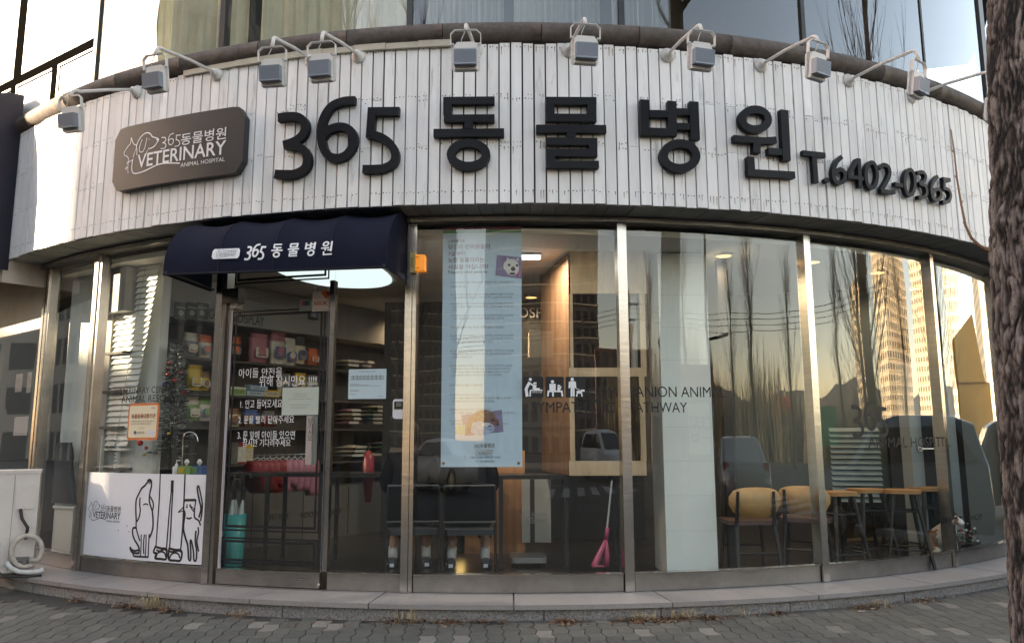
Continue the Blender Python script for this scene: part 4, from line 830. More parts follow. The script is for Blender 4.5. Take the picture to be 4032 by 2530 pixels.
# ------------------------------------------------------------------ inside: lamps
def downlight(X, Y, label, zc=2.99, power=7.5):
    p = onZ(X, Y, zc); t = thing('ceiling_lamp', label, 'ceiling lamp', p, 'round warm ceiling lamps inside')
    MB().lathe([(.088, .012), (.09, -.012), (.07, -.014), (.068, .0)], (0, 0, 0), 20).build('trim_ring', lampwhite, t, True, loc=(0, 0, 0))
    MB().lathe([(.066, .0), (.066, -.011)], (0, 0, 0), 20).build('bulb', M('lamp_warm', (.9, .8, .6), .5, emit=(1, .52, .16), estr=.36), t, loc=(0, 0, 0))
    l = bpy.data.lights.new('lamp_light', 'SPOT'); l.energy = power; l.color = (1, .72, .42); l.spot_size = R_(150); l.spot_blend = 1; l.shadow_soft_size = .07
    o = bpy.data.objects.new('lamp_light', l); COL.objects.link(o); o.parent = t; o.location = (0, 0, -.03)
for X, Y, lb in ((375, 645, 'warm ceiling lamp left of the navy awning'), (1703, 600, 'warm ceiling lamp just right of the white column'), (1912, 615, 'warm ceiling lamp behind the steel post right of the chairs'), (2065, 640, 'warm ceiling lamp above the stools'), (1250, 698, 'warm ceiling lamp right of the long banner'), (1750, 748, 'small far ceiling lamp above the left chair'), (2155, 678, 'ceiling lamp near the right post above the stools'), (955, 735, 'small far ceiling lamp beside the card reader pane'), (700, 800, 'ceiling lamp hidden over the goods shelves')): downlight(X, Y, lb)
for X, Y, lb in ((1250, 606, 'white strip lamp on the ceiling right of the long banner'), (1415, 742, 'white strip lamp seen in the upper cabinet opening')):
    p = onZ(X, Y, 2.96); t = thing('strip_lamp', lb, 'ceiling lamp', p); MB().box((0, 0, 0), (.17, .06, .03)).build('tube', M('tube_white', (.8, .85, .9), .5, emit=(.85, .95, 1), estr=.5), t, loc=(0, 0, 0)); MB().box((0, 0, .022), (.19, .08, .012)).build('housing', lampwhite, t, loc=(0, 0, 0))
    l = bpy.data.lights.new('lamp_light', 'AREA'); l.energy = 6.5; l.color = (1, .90, .76); l.size = .25; o = bpy.data.objects.new('lamp_light', l); COL.objects.link(o); o.parent = t; o.location = (0, 0, -.03)
# oval light panel over the entrance
ov = thing('light_panel', 'white oval light panel on the ceiling behind the door awning', 'ceiling lamp', onZ(780, 655, 2.985)); mb = MB(); pts = [onZ(X, Y, 2.985) for X, Y in ((615, 622), (690, 655), (760, 672), (830, 678), (890, 676), (922, 664), (905, 640), (860, 618), (790, 596), (700, 590))]
q = [pts[0].lerp(pts[0], 0)]; loop = smooth_line([(p.x, p.y) for p in pts + pts[:1]], 5)[:-1]
mb.add([V((a.x, a.y, 2.985)) for a in loop] + [V((a.x, a.y, 2.998)) for a in loop], [tuple(range(len(loop))[::-1])] + [(i, (i + 1) % len(loop), len(loop) + (i + 1) % len(loop), len(loop) + i) for i in range(len(loop))])
mb.build('diffuser', M('panel_light', (.8, .85, .85), .6, emit=(.78, .92, .92), estr=.17), ov)
spt = thing('track_spotlight', 'white track spotlight hanging left of the awning', 'spotlight', onY(403, 655, 8.1)); p = onY(403, 652, 8.1); MB().tube([p + V((0, 0, .25)), p + V((0, 0, .05))], .008, 6).build('stem', lampwhite, spt); MB().tube([p + V((-.06, 0, .03)), p + V((.05, -.02, -.07))], [.03, .045], 12).build('lamp_head', lampwhite, spt)
spd = thing('track_spotlight', 'dark track spotlight above the goods behind the door', 'spotlight', onY(738, 735, 8.4)); p = onY(738, 735, 8.4); MB().tube([p + V((0, 0, .3)), p + V((0, 0, .05))], .01, 6).build('stem', dark_metal, spd); MB().tube([p + V((0, 0, .06)), p + V((0, -.02, -.07))], [.04, .06], 12).build('lamp_head', dark_metal, spd)
# ------------------------------------------------------------------ blind and white end wall at the left
bl = thing('venetian_blind', 'white venetian blind hanging askew behind the left window', 'blind', cyl(7.35, R_(-28), 1.3)); mb = MB(); BR = 7.36
for k in range(31):
    Y = 562 + k * 14.6; f = k / 30; th_a, z0 = onR(247 - 63 * f, Y + 26 * (1 - f), BR); th_b, _ = onR(380 - 76 * f, Y - 5, BR); z = 2.985 - k * .0572; n = 6
    vs = []
    for i in range(n + 1):
        th = th_a + (th_b - th_a) * i / n; vs += [cyl(BR + .013, th, z - .0265), cyl(BR - .001, th, z + .003), cyl(BR - .012, th, z + .0265)]
    mb.add(vs, [(3 * i + j, 3 * i + 3 + j, 3 * i + 4 + j, 3 * i + 1 + j) for i in range(n) for j in (0, 1)])
mb.build('slats', M('blind_white', (.88, .88, .84), .5), bl, True)
th_a, th_b = onR(184, 1005, BR)[0], onR(304, 1005, BR)[0]; MB().arc(th_a, th_b, 2.985 - 31 * .0572 - .012, 2.985 - 31 * .0572 + .008, BR - .02, BR + .02).build('bottom_rail', MATS['blind_white'], bl)
cm = MB()
for f in (.25, .75):
    a_, b_ = onR(252 + 125 * f, 575, BR + .021)[0], onR(190 + 112 * f, 1000, BR + .021)[0]; cm.tube([cyl(BR + .021, a_, 2.98), cyl(BR + .021, b_, 1.22)], .002, 4)
cm.build('cord', M('cord_grey', (.4, .4, .38), .7), bl)
iw = thing('partition_wall', 'white end wall catching the sun behind the narrow left window', 'wall', cyl(7.1, R_(-40), FZ)); p0, p1 = V((-3.45, 7.58, 0)), V((-4.66, 8.13, 0)); mb = MB(); dd = (p1 - p0).normalized(); nx_ = V((-dd.y, dd.x, 0))
mb.hexa([p0 + V((0, 0, FZ)), p1 + V((0, 0, FZ)), p1 - nx_ * .1 + V((0, 0, FZ)), p0 - nx_ * .1 + V((0, 0, FZ)), p0 + V((0, 0, 3)), p1 + V((0, 0, 3)), p1 - nx_ * .1 + V((0, 0, 3)), p0 - nx_ * .1 + V((0, 0, 3))]); mb.build('wall', white_wall, iw)
MB().box((-4.05, 7.80, 1.56), (.10, .06, 2.86), R_(-24)).build('pilaster', M('wall_warm_grey', (.40, .37, .32), .8), iw)
cb = thing('white_cabinet', 'narrow white cabinet behind the left window post', 'cabinet', onY(158, 1250, 7.85)); p = onY(160, 1195, 7.86); MB().box((p.x, p.y + .02, (p.z + FZ) / 2), (.26, .10, p.z - FZ), R_(-24)).box((p.x, p.y + .02, p.z + .012), (.30, .13, .024), R_(-24)).build('carcass', white_wall, cb)
gb = thing('garment_bag', 'dark garment under clear plastic on the narrow white cabinet', 'garment bag', onY(160, 1190, 7.9)); a_, b_ = onY(150, 1045, 7.9), onY(152, 1188, 7.9)
mb = MB(); vs = []
for k in range(9):
    f = k / 8; c = a_.lerp(b_, f) + V((-.02 * f, .01, .02)); ww = .10 + .05 * f
    vs += [c + V((ww * cos(q * pi / 6) * (1 + .12 * sin(3 * q + k)), .05 * sin(q * pi / 6) - .43 * ww * cos(q * pi / 6), 0)) for q in range(12)]
mb.add(vs, [(k * 12 + q, k * 12 + (q + 1) % 12, k * 12 + 12 + (q + 1) % 12, k * 12 + 12 + q) for k in range(8) for q in range(12)] + [tuple(range(12))]); mb.build('garment', M('dark_cloth', (.018, .022, .03), .5, var=.3, vs=9), gb, True)
# ------------------------------------------------------------------ white graphic panel under the left window
C6 = lambda x, y: ((300 + x / 3.4365) / K, (1820 + y / 3.4365) / K)
PR = RG + .008; u0, u1 = onR(187, 1200, PR)[0] * PR, onR(481, 1200, PR)[0] * PR
gp = thing('window_graphic', 'white film panel with line drawings of a dog, shoes and a cat', 'window graphic', cyl(PR, u0 / PR, .3)); fn = mapC(PR); mb = MB(); patch(mb, (u0, GB + .006, u1, 1.005), fn, 0, 0, n=12)
pan = mb.build('panel', M('film_white', (.80, .80, .84), .42, var=.02, vs=4), gp)
mb = MB(); lw_ = 1 / 3.4365 / F_PX * 9.6
def l6(pts, w_, sm=True, d=.0012):
    p = tr(C6, pts, PR); ribbon(mb, smooth_line(p, 4) if sm else p, w_ * lw_, fn, None, d)
for pts, w_ in (([(1000, 232), (962, 270), (930, 312), (890, 345), (850, 420), (815, 500), (808, 600), (810, 700), (815, 800)], 20), ([(866, 470), (860, 560), (868, 650), (850, 745), (815, 802)], 17), ([(965, 258), (995, 236), (1018, 262)], 30), ([(1018, 240), (1020, 320), (1000, 400), (990, 500), (1002, 565), (1028, 645)], 19), ([(1005, 460), (1040, 535), (1045, 600), (1030, 650)], 17), ([(908, 575), (940, 556), (976, 570)], 13), ([(985, 285), (1000, 270)], 14), ([(1030, 645), (1040, 760), (1038, 880), (1012, 975), (985, 1022)], 20),
    ([(812, 800), (814, 880), (832, 960), (864, 1060)], 17), ([(815, 878), (770, 888), (765, 960), (790, 1040), (830, 1105), (852, 1160), (852, 1215)], 21), ([(728, 1138), (755, 1178), (800, 1192), (852, 1176)], 20), ([(728, 1138), (742, 1190), (780, 1222), (858, 1222)], 20), ([(770, 1225), (785, 1262), (870, 1270), (980, 1276)], 18), ([(882, 970), (880, 1100), (872, 1258)], 14), ([(925, 970), (912, 1100), (915, 1235)], 16), ([(946, 970), (946, 1100), (936, 1262)], 14), ([(990, 962), (982, 1100), (975, 1276)], 15),
    ([(1140, 150), (1125, 500), (1097, 900), (1080, 1132)], 15), ([(1304, 238), (1300, 330), (1298, 400)], 36), ([(1288, 390), (1258, 700), (1236, 1000), (1222, 1160)], 16), ([(1308, 390), (1290, 700), (1275, 1000), (1264, 1160)], 16), ([(1474, 160), (1460, 500), (1440, 900), (1415, 1172)], 17),
    ([(1078, 1125), (1050, 1195), (1060, 1220), (1085, 1225), (1070, 1290), (1140, 1300), (1215, 1302), (1226, 1215), (1218, 1165), (1150, 1158), (1085, 1140)], 22), ([(1082, 1280), (1102, 1225), (1150, 1203), (1198, 1222), (1214, 1280)], 17), ([(1262, 1152), (1252, 1215), (1258, 1310), (1340, 1322), (1410, 1320), (1432, 1225), (1408, 1182), (1340, 1178), (1268, 1160)], 22), ([(1264, 1290), (1292, 1238), (1340, 1218), (1386, 1238), (1404, 1292)], 17), ([(1085, 1180), (1130, 1195), (1200, 1170), (1225, 1200)], 18), ([(1255, 1195), (1300, 1205), (1390, 1190), (1432, 1215)], 18),
    ([(1455, 508), (1620, 505)], 24), ([(1622, 500), (1608, 590), (1600, 665)], 14), ([(1466, 515), (1456, 590)], 14), ([(1455, 600), (1412, 640), (1380, 672)], 11), ([(1455, 645), (1412, 662), (1380, 672)], 9), ([(1536, 580), (1586, 655), (1590, 625), (1545, 582)], 11), ([(1495, 565), (1503, 575), (1497, 605)], 12), ([(1484, 605), (1512, 605)], 8), ([(1530, 570), (1556, 567)], 8), ([(1494, 745), (1530, 757), (1566, 741)], 16),
    ([(1456, 640), (1472, 700), (1458, 800), (1452, 900), (1480, 1020), (1510, 1120), (1522, 1310)], 22), ([(1600, 660), (1604, 742), (1660, 785), (1682, 850)], 17), ([(1660, 312), (1640, 345), (1664, 500), (1690, 620), (1660, 742)], 20), ([(1660, 312), (1690, 450), (1708, 560), (1700, 690), (1682, 790)], 16), ([(1522, 1310), (1548, 1315), (1552, 1200), (1545, 1072), (1560, 1060), (1588, 1200), (1594, 1312), (1622, 1318), (1632, 1200), (1612, 1060), (1622, 920)], 19), ([(1650, 870), (1656, 950), (1634, 1060), (1660, 1200)], 16)): l6(pts, w_)
mb.build('drawing', M('film_black', (.018, .016, .016), .5), pan)
mb = MB(); q0, q1 = tr(C6, [(158, 755)], PR)[0], tr(C6, [(608, 560)], PR)[0]; zt, zb = onR(*C6(470, 592), PR)[1], onR(*C6(180, 760), PR)[1]
emblem(mb, (q0[0], zb - .0, q1[0], zt + .005), fn, .0012, 0); mb.build('emblem', MATS['film_black'], pan)
mb = MB()
for x, y in ((690, 855), (715, 930), (573, 915)): p = tr(C6, [(x, y)], PR)[0]; disc(mb, p, .006, fn, .001, 0, 7, .008)
mb.build('smudge', M('smudge', (.3, .3, .31), .8), pan)
# ------------------------------------------------------------------ stickers and lettering on the glass
GR = RG + .004; fG = mapC(GR)
def glass_text(lines, label, mat=black_vinyl, bold=0., name='window_lettering', cat='lettering'):
    t = thing(name, label, cat, cyl(GR, onR(lines[0][1][0], lines[0][1][1], GR)[0], onR(lines[0][1][0], lines[0][1][1], GR)[1]))
    for s, b in lines:
        mb = MB(); text(mb, s, boxC(GR, *b), fG, 0, 0, bold); mb.build('text_line', mat, t)
    return t
glass_text([('VETERINARY CENTER', (274, 917, 412, 917, 340, 910, 925)), ('ANIMAL RESCUE', (286, 937, 408, 937, 345, 929, 945))], 'thin black lettering VETERINARY over the white blind')
glass_text([('COM', (1382, 922, 1452, 922, 1417, 909, 934)), ('PANION ANIMAL', (1482, 922, 1707, 922, 1590, 909, 934)), ('SYMPATHETIC', (1251, 957, 1446, 957, 1350, 945, 970)), ('PATHWAY', (1482, 957, 1617, 957, 1550, 946, 970))], 'black lettering COMPANION ANIMAL and PATHWAY across two windows', M('decal_black', (.006, .006, .007), .6))
glass_text([('아이들 안전을', (562, 875, 664, 873, 612, 865, 888)), ('위해 잠시만요 !!!!', (610, 896, 745, 890, 680, 883, 908)), ('1. 안고 들어오세요', (566, 950, 664, 946, 615, 939, 960)), ('2. 문을 빨리 닫아주세요', (561, 988, 692, 985, 626, 977, 996)), ('3. 문 앞에 아이들 있으면', (559, 1025, 694, 1022, 626, 1013, 1033)), ('잠시만 기다려주세요', (571, 1043, 684, 1040, 628, 1032, 1050))], 'white handwritten notice of three rules on the glass door', white_vinyl, .0)
t365 = glass_text([('ANIMAL HOSPITAL', (2043, 1040, 2236, 1037, 2139, 1028, 1052))], 'black figures 365 over ANIMAL HOSPITAL on the stools window', MATS['decal_black'])
mb = MB(); put365(mb, boxC(GR, 2005, 985, 2088, 985, 2045, 946, 1024), fG, 0, 0, 1.0); mb.build('figures', MATS['decal_black'], t365)
glass_text([('BEAUTY SHOP', (2216, 1222, 2312, 1220, 2265, 1213, 1227))], 'black lettering BEAUTY SHOP low in the rightmost window', MATS['decal_black'])
# pictogram tiles
for k, (xa, xb) in enumerate(((1231, 1279), (1284, 1327), (1331, 1378))):
    b = boxC(GR, xa, 910, xb, 910, (xa + xb) / 2, 886, 935); t = thing('pictogram_tile', ('black pictogram tile of a person tending a dog on a table', 'black pictogram tile of a person sitting beside a cat', 'black pictogram tile of a person walking a dog')[k], 'pictogram', cyl(GR, b[0] / GR, b[1]), 'three pictogram tiles on the glass')
    mb = MB(); patch(mb, b, fG, .0005, 0, .012); til = mb.build('tile', MATS['decal_black'], t); mb = MB(); W_, H_ = b[2] - b[0], b[3] - b[1]
    f = lambda x, y: (b[0] + x * W_, b[1] + y * H_); S = lambda pts, w_: ribbon(mb, [f(*p) for p in pts], w_ * H_, fG, None, .0016); Dk = lambda x, y, r: disc(mb, f(x, y), r * H_, fG, .0016)
    if k == 0: Dk(.36, .87, .075); S([(.33, .74), (.2, .52), (.15, .4), (.2, .05)], .14); S([(.33, .7), (.5, .57)], .07); S([(.36, .35), (.95, .35)], .06); S([(.36, .35), (.34, .05)], .07); S([(.52, .4), (.6, .62)], .15); S([(.5, .68), (.66, .7)], .08); S([(.6, .42), (.82, .4)], .1); text(mb, 'ANIMAL CARE', (*f(.44, .22), *f(.93, .29)), fG, .0016)
    elif k == 1: Dk(.38, .76, .08); S([(.38, .66), (.38, .3)], .3); S([(.12, .05), (.15, .3), (.88, .3), (.92, .05)], .08); S([(.4, .28), (.4, .05)], .09); S([(.72, .34), (.72, .5)], .13); S([(.66, .56), (.78, .56)], .1); S([(.8, .4), (.84, .56)], .05)
    else: Dk(.34, .88, .08); S([(.34, .79), (.34, .5)], .24); S([(.3, .5), (.29, .05)], .09); S([(.4, .5), (.4, .05)], .09); S([(.2, .76), (.18, .45)], .07); S([(.48, .76), (.5, .45)], .07); S([(.5, .46), (.75, .34)], .025); S([(.55, .26), (.82, .26)], .13); S([(.78, .34), (.95, .33)], .09); S([(.57, .2), (.55, .05)], .06); S([(.8, .2), (.82, .05)], .06)
    mb.build('figure', white_vinyl, til)
# certificate sticker, notices, brand stickers, reader, lamp
def sheet_sign(name, label, cat, b, mat, radius=0, R=GR + .002, nseg=4):
    t = thing(name, label, cat, cyl(R, b[0] / R, b[1])); mb = MB(); patch(mb, b, mapC(R), 0, 0, radius, nseg); return t, mb.build('sheet', mat, t)
b = boxC(GR, 301, 992, 374, 990, 337, 948, 1035); ct, sh = sheet_sign('certificate_sticker', 'cream certificate sticker with orange border on the left window', 'sticker', b, M('sticker_orange', (.66, .20, .07), .45), .035)
mb = MB(); i_ = .022; patch(mb, (b[0] + i_, b[1] + i_, b[2] - i_, b[3] - i_), fG, .004, 0, .02); pc = mb.build('face', M('sticker_cream', (.78, .70, .50), .45), ct)
W_, H_ = b[2] - b[0], b[3] - b[1]; f = lambda x, y: (b[0] + x * W_, b[1] + y * H_)
mb = MB(); text(mb, '동물등록대행기관', (*f(.13, .585), *f(.90, .71)), fG, .0055, 0, .015); mb.build('title', M('print_maroon', (.28, .05, .03), .6), pc)
mb = MB(); text(mb, '이 동물병원은 동물보호법 제12조 제4항 규정에 의거', (*f(.12, .49), *f(.88, .53)), fG, .0055); text(mb, '도봉구청장이 지정한 동물등록 대행기관입니다', (*f(.12, .42), *f(.78, .46)), fG, .0055); text(mb, '서울특별시', (*f(.74, .84), *f(.9, .88)), fG, .0055); text(mb, '도봉구청장', (*f(.36, .17), *f(.58, .24)), fG, .0055); text(mb, '2012. 01. 02', (*f(.42, .31), *f(.56, .34)), fG, .0055); mb.build('print', M('print_dark', (.06, .05, .05), .6), pc)
mb = MB(); disc(mb, f(.28, .2), .018, fG, .0055); mb.build('crest', M('print_blue', (.02, .05, .22), .5), pc); mb = MB(); disc(mb, f(.28, .17), .009, fG, .0062, 0, 3, a0=pi / 2, a1=pi / 2 + 2 * pi); disc(mb, f(.73, .22), .024, fG, .0055); disc(mb, f(.83, .17), .02, fG, .0057, 0, 12, .03); mb.build('dog_picture', M('print_white', (.72, .73, .82), .5), pc)
b = boxC(GR, 664, 945, 750, 940, 707, 911, 976); nt_, sh = sheet_sign('notice_paper', 'pale green notice paper taped on the glass door', 'notice', b, M('paper_green', (.52, .57, .50), .8)); W_, H_ = b[2] - b[0], b[3] - b[1]
mb = MB()
for s, y, x0, x1 in (('문을 열때 잡아주고', .74, .33, .68), ('안고 서고 들어오세요', .65, .31, .69), ('다른 아이들의 안전으로 부탁합니다', .55, .17, .84), ('문을 꼭 닫고 들어오세요', .34, .24, .74), ('병원이용 감사합니다', .24, .27, .7)): text(mb, s, (*f(x0, y), *f(x1, y + .045)), fG, .0032)
mb.build('print', M('print_grey', (.22, .24, .22), .7), sh)
b = boxC(GR, 735, 708, 777, 706, 756, 686, 732); st, sh = sheet_sign('security_sticker', 'white security sticker with red letters at the top of the door', 'sticker', b, M('sticker_white', (.66, .60, .58), .5)); W_, H_ = b[2] - b[0], b[3] - b[1]
mb = MB(); text(mb, 'NSOK', (*f(.12, .30), *f(.86, .50)), fG, .0032, 0, .02); text(mb, '보안구역', (*f(.16, .68), *f(.48, .74)), fG, .0032); text(mb, '24시간 출동경비', (*f(.16, .08), *f(.8, .12)), fG, .0032); mb.build('print', M('print_red2', (.42, .03, .03), .5), sh)
mb = MB(); mb.add([fG(*f(x, y), .0032) for x, y in ((.45, 1.0), (.78, .6), (.9, .7), (.72, 1.0))], [(0, 1, 2, 3)], 0); mb.add([fG(*f(x, y), .0034) for x, y in ((.72, 1.0), (.9, .7), (1, .78), (1, 1))], [(0, 1, 2, 3)], 1); mb.build('flash', [M('print_orange', (.62, .17, .04), .5), M('print_deepred', (.36, .03, .03), .5)], sh)
b = boxC(GR, 705, 717, 735, 716, 720, 705, 731); st, sh = sheet_sign('card_sticker', 'small grey card payment sticker beside the security sticker', 'sticker', b, M('sticker_grey', (.25, .26, .26), .5)); W_, H_ = b[2] - b[0], b[3] - b[1]; mb = MB()
for k in range(3): patch(mb, (*f(.2 + .2 * k, .45), *f(.42 + .2 * k, .9)), fG, .0032 + .0002 * k, k, .006)
mb.build('card_logo', [M('card_red', (.38, .04, .05)), M('card_blue', (.03, .07, .14)), M('card_green', (.02, .13, .11))], sh)
b = boxC(GR, 820, 904, 909, 902, 865, 868, 938); nt2, sh = sheet_sign('notice_paper', 'pale blue notice paper with a small table right of the door', 'notice', b, M('paper_blue', (.55, .68, .74), .7)); W_, H_ = b[2] - b[0], b[3] - b[1]; mb = MB(); text(mb, '백신접종 및 예방 프로그램 안내', (*f(.28, .90), *f(.72, .94)), fG, .0032)
for i in range(26):
    for y in (.72, .64): patch(mb, (*f(.06 + i * .034, y), *f(.075 + i * .034, y + .035 + .02 * ((i * 7) % 3))), fG, .0032)
for y, x1 in ((.5, .3), (.46, .55), (.43, .86), (.3, .28), (.26, .3), (.16, .2)): patch(mb, (*f(.05, y), *f(x1, y + .008)), fG, .0032)
text(mb, '365동물병원', (*f(.78, .07), *f(.94, .10)), fG, .0032); mb.build('print', MATS['print_dark'], sh)
b = boxC(GR, 927, 962, 955, 961, 941, 939, 985); rd = thing('card_reader', 'white wall card reader with a dark screen beside the steel post', 'card reader', cyl(GR, b[0] / GR, b[1])); mb = MB(); mb.prism(rrect(*b, .022, 5), fG, 0, .035); body = mb.build('case', M('reader_white', (.68, .68, .72), .35), rd); W_, H_ = b[2] - b[0], b[3] - b[1]
mb = MB(); mb.prism(rrect(*f(.12, .48), *f(.88, .88), .006, 3), fG, .035, .0375); mb.build('screen', M('screen_black', (.02, .02, .022), .15), body); mb = MB(); patch(mb, (*f(.28, .62), *f(.72, .84)), fG, .038); mb.build('display', M('display_grey', (.12, .12, .12), .3), body)
b = boxC(GR, 978, 623, 1002, 623, 990, 603, 642); lamp_t = thing('alarm_lamp', 'orange alarm lamp with a yellow plate on the steel post', 'alarm lamp', cyl(GR + .05, b[0] / GR, b[1])); mb = MB(); u0, z0, u1, z1 = b; vs = []
fL = mapC(RG + .055); mb.prism([(u0 + .014, z0 + .004)] + [(u1 - .012 + .012 * cos(a), (z0 + z1) / 2 + (z1 - z0) * .46 * (1 if a > 0 else -1)) for a in (-1.2, -.1, .1, 1.2)] + [(u0 + .014, z1 - .004)], fL, -.05, .035); mb.build('lens', M('amber_lens', (.75, .26, .02), .25, emit=(.9, .28, .02), estr=.08), lamp_t)
mb = MB(); mb.prism([(u0 - .03, z0 - .012), (u0 + .012, z0 - .012), (u0 + .012, z1 + .014), (u0 - .03, z1 + .014)], fL, -.05, .04); pl_ = mb.build('plate', M('plate_yellow', (.42, .32, .12), .5), lamp_t)
mb = MB(); vs, fs, asp = text_geo('SaveS', .01); mb.add([fL(u0 - .022 + .022 * y, z1 - .03 - .085 * x, .0415) for x, y in vs], [f_[::-1] for f_ in fs]); mb.build('print', black_vinyl, pl_)
mb = MB()
for k in range(2): mb.prism([(u0 + .018, z0 + .02 + k * (z1 - z0 - .05)), (u0 + .045, z0 + .02 + k * (z1 - z0 - .05)), (u0 + .045, z0 + .026 + k * (z1 - z0 - .05)), (u0 + .018, z0 + .026 + k * (z1 - z0 - .05))], fL, .03, .0362)
mb.build('slot', M('slot_brown', (.2, .06, .01)), lamp_t)
# ------------------------------------------------------------------ long banner behind the glass
BRr = RG - .03; fB = mapC(BRr); b = boxC(BRr, 1040, 820, 1228, 820, 1130, 534, 1098)
ba = thing('information_banner', 'long pale blue information banner with dog photos hanging behind the glass', 'banner', cyl(BRr, b[0] / BRr, b[1])); mb = MB(); u0, z0, u1, z1 = b; W_, H_ = u1 - u0, z1 - z0
mb.sheet(u0 / BRr, u1 / BRr, z0, z1, BRr, 0, 12); mb.sheet(u0 / BRr, u1 / BRr, z0, z1, BRr - .0012, 0, 12); clo = mb.build('cloth', M('banner_blue', (.56, .70, .82), .7), ba)
f = lambda x, y: (u0 + x * W_, z1 - y * H_); bx = lambda x0, y0, x1, y1: (*f(x0, y1), *f(x1, y0))
mb = MB(); patch(mb, bx(0, .0, 1, .012), fB, .002, 0, n=8); patch(mb, bx(0, .013, 1, .026), fB, .002, 1, n=8); mb.build('top_stripe', [M('stripe_wine', (.20, .03, .06), .7), M('stripe_green', (.12, .35, .18), .7)], clo)
mb = MB()
for s, x0, y0, x1, y1, mi in (('노령동물 진료', .07, .053, .28, .066, 1), ('당신의 반려동물이', .07, .074, .60, .096, 0), ('7살부터', .07, .105, .29, .124, 0), ('노령 동물이라는', .07, .131, .53, .153, 0), ('사실을 아십니까?', .07, .160, .58, .182, 0), ('Frequently asked questions', .07, .187, .565, .203, 1), ('나의 반려동물은 항상 건강하게 잘 지냈어요 약간 나이가 들었다고', .1, .234, .90, .243, 2), ('걱정해야 하나요?', .1, .252, .30, .261, 2), ('나이가 들면 동물의 건강에 위험한 질병에 걸릴 수 있어요', .13, .286, .90, .294, 2), ('노령 동물에게 질병을 조기에 진단하고 건강하게 지내려면', .13, .299, .88, .307, 2), ('반려동물이 항상 건강하게 지낼 수 있게 하려면 진단하고', .13, .325, .9, .333, 2), ('나이가 들면 동물의 건강에 위험한 질병에 걸릴 수 있어요', .13, .338, .9, .346, 2), ('노령 동물에게 질병을 조기에 진단하고 건강하게 지내려면', .13, .351, .19, .359, 2), ('반려동물이 항상 건강하게 지낼 수 있게 하려면 진단하고', .13, .375, .9, .383, 2), ('나이가 들면 동물의 건강에 위험한 질병에 걸릴 수 있어요', .13, .388, .78, .396, 2), ('나의 노령 동물은 어떤 위험한 질병에 걸릴 수 있나요??', .1, .424, .78, .434, 2), ('노령 동물에게 질병을 조기에 진단하고 건강하게 지내려면', .13, .46, .9, .468, 2), ('반려동물이 항상 건강하게 지낼 수 있게 하려면 진단하고', .13, .473, .9, .481, 2), ('나이가 들면 동물의 건강에 위험한 질병에 걸릴 수 있어요', .13, .486, .64, .494, 2), ('노령 동물에게 질병을 조기에 진단하고 건강하게 지내려면', .13, .523, .9, .531, 2), ('반려동물이 항상 건강하게 지낼 수 있게 하려면 진단하고', .13, .536, .88, .544, 2), ('나이가 들면 동물의 건강에 위험한 질병에 걸릴 수 있어요', .13, .549, .38, .557, 2), ('노령 동물에게 질병을 조기에 진단하고 건강하게 지내려면', .13, .585, .88, .593, 2), ('반려동물이 항상 건강하게 지낼 수 있게 하려면 진단하고', .13, .598, .86, .606, 2), ('나이가 들면 동물의 건강에 위험한 질병에 걸릴 수 있어요', .13, .611, .85, .619, 2), ('노령 동물에게 질병을 조기에 진단하고 건강하게 지내려면', .13, .624, .75, .632, 2), ('내가 어떻게 도와줄 수 있을까요?', .1, .664, .51, .674, 2), ('반려동물이 항상 건강하게 지낼 수 있게 하려면 진단하고', .13, .705, .50, .713, 2), ('나이가 들면 동물의 건강에 위험한 질병에 걸릴 수 있어요', .13, .718, .86, .726, 2), ('노령 동물에게 질병을 조기에 진단하고 건강하게 지내려면', .13, .731, .66, .739, 2), ('반려동물이 항상 건강하게 지낼 수 있게 하려면 진단하고', .13, .765, .62, .773, 2), ('나이가 들면 동물의 건강에 위험한 질병에 걸릴 수 있어요', .13, .778, .9, .786, 2), ('노령 동물에게 질병을 조기에 진단하고 건강하게 지내려면', .13, .81, .62, .818, 2), ('반려동물이 항상 건강하게 지낼 수 있게 하려면 진단하고', .13, .823, .84, .831, 2), ('365동물병원', .41, .905, .66, .924, 1), ('서울시 도봉구 방학1동 713-35', .36, .957, .73, .966, 1), ('Tel : 02) 6402-0365', .42, .974, .66, .983, 1)): text(mb, s, bx(x0, y0, x1, y1), fB, .0022, mi, .006 if mi < 2 else 0)
for y in (.29, .329, .379, .464, .527, .589, .709, .769, .814): disc(mb, f(.115, y), .005, fB, .0022, 2, 6)
emblem(mb, bx(.42, .93, .64, .953), fB, .0022, 1)
mb.build('print', [M('print_plum', (.20, .07, .14), .7), M('print_darkgrey', (.10, .11, .13), .7), M('print_midgrey', (.21, .24, .28), .7)], clo)
def photo(quads, nm):
    ob = None
    mb = MB(); mats = [M('photo_violet', (.26, .22, .38), .6, var=.15, vs=9), M('photo_cream', (.72, .70, .68), .6), M('photo_dark', (.05, .045, .06), .6), M('photo_pink', (.5, .08, .16), .6), M('photo_brown', (.22, .12, .09), .6, var=.4, vs=30), M('photo_green', (.45, .62, .42), .6), M('photo_blue', (.36, .44, .62), .6, var=.3, vs=30)]
    for d, mi, pts in quads: mb.add([fB(*f(x, y), .002 + .0003 * d) for x, y in pts], [tuple(range(len(pts)))[::-1]], mi)
    mb.build(nm, mats, clo)
el = lambda cx, cy, rx, ry, n=14: [(cx + rx * cos(2 * pi * k / n), cy + ry * sin(2 * pi * k / n)) for k in range(n)]
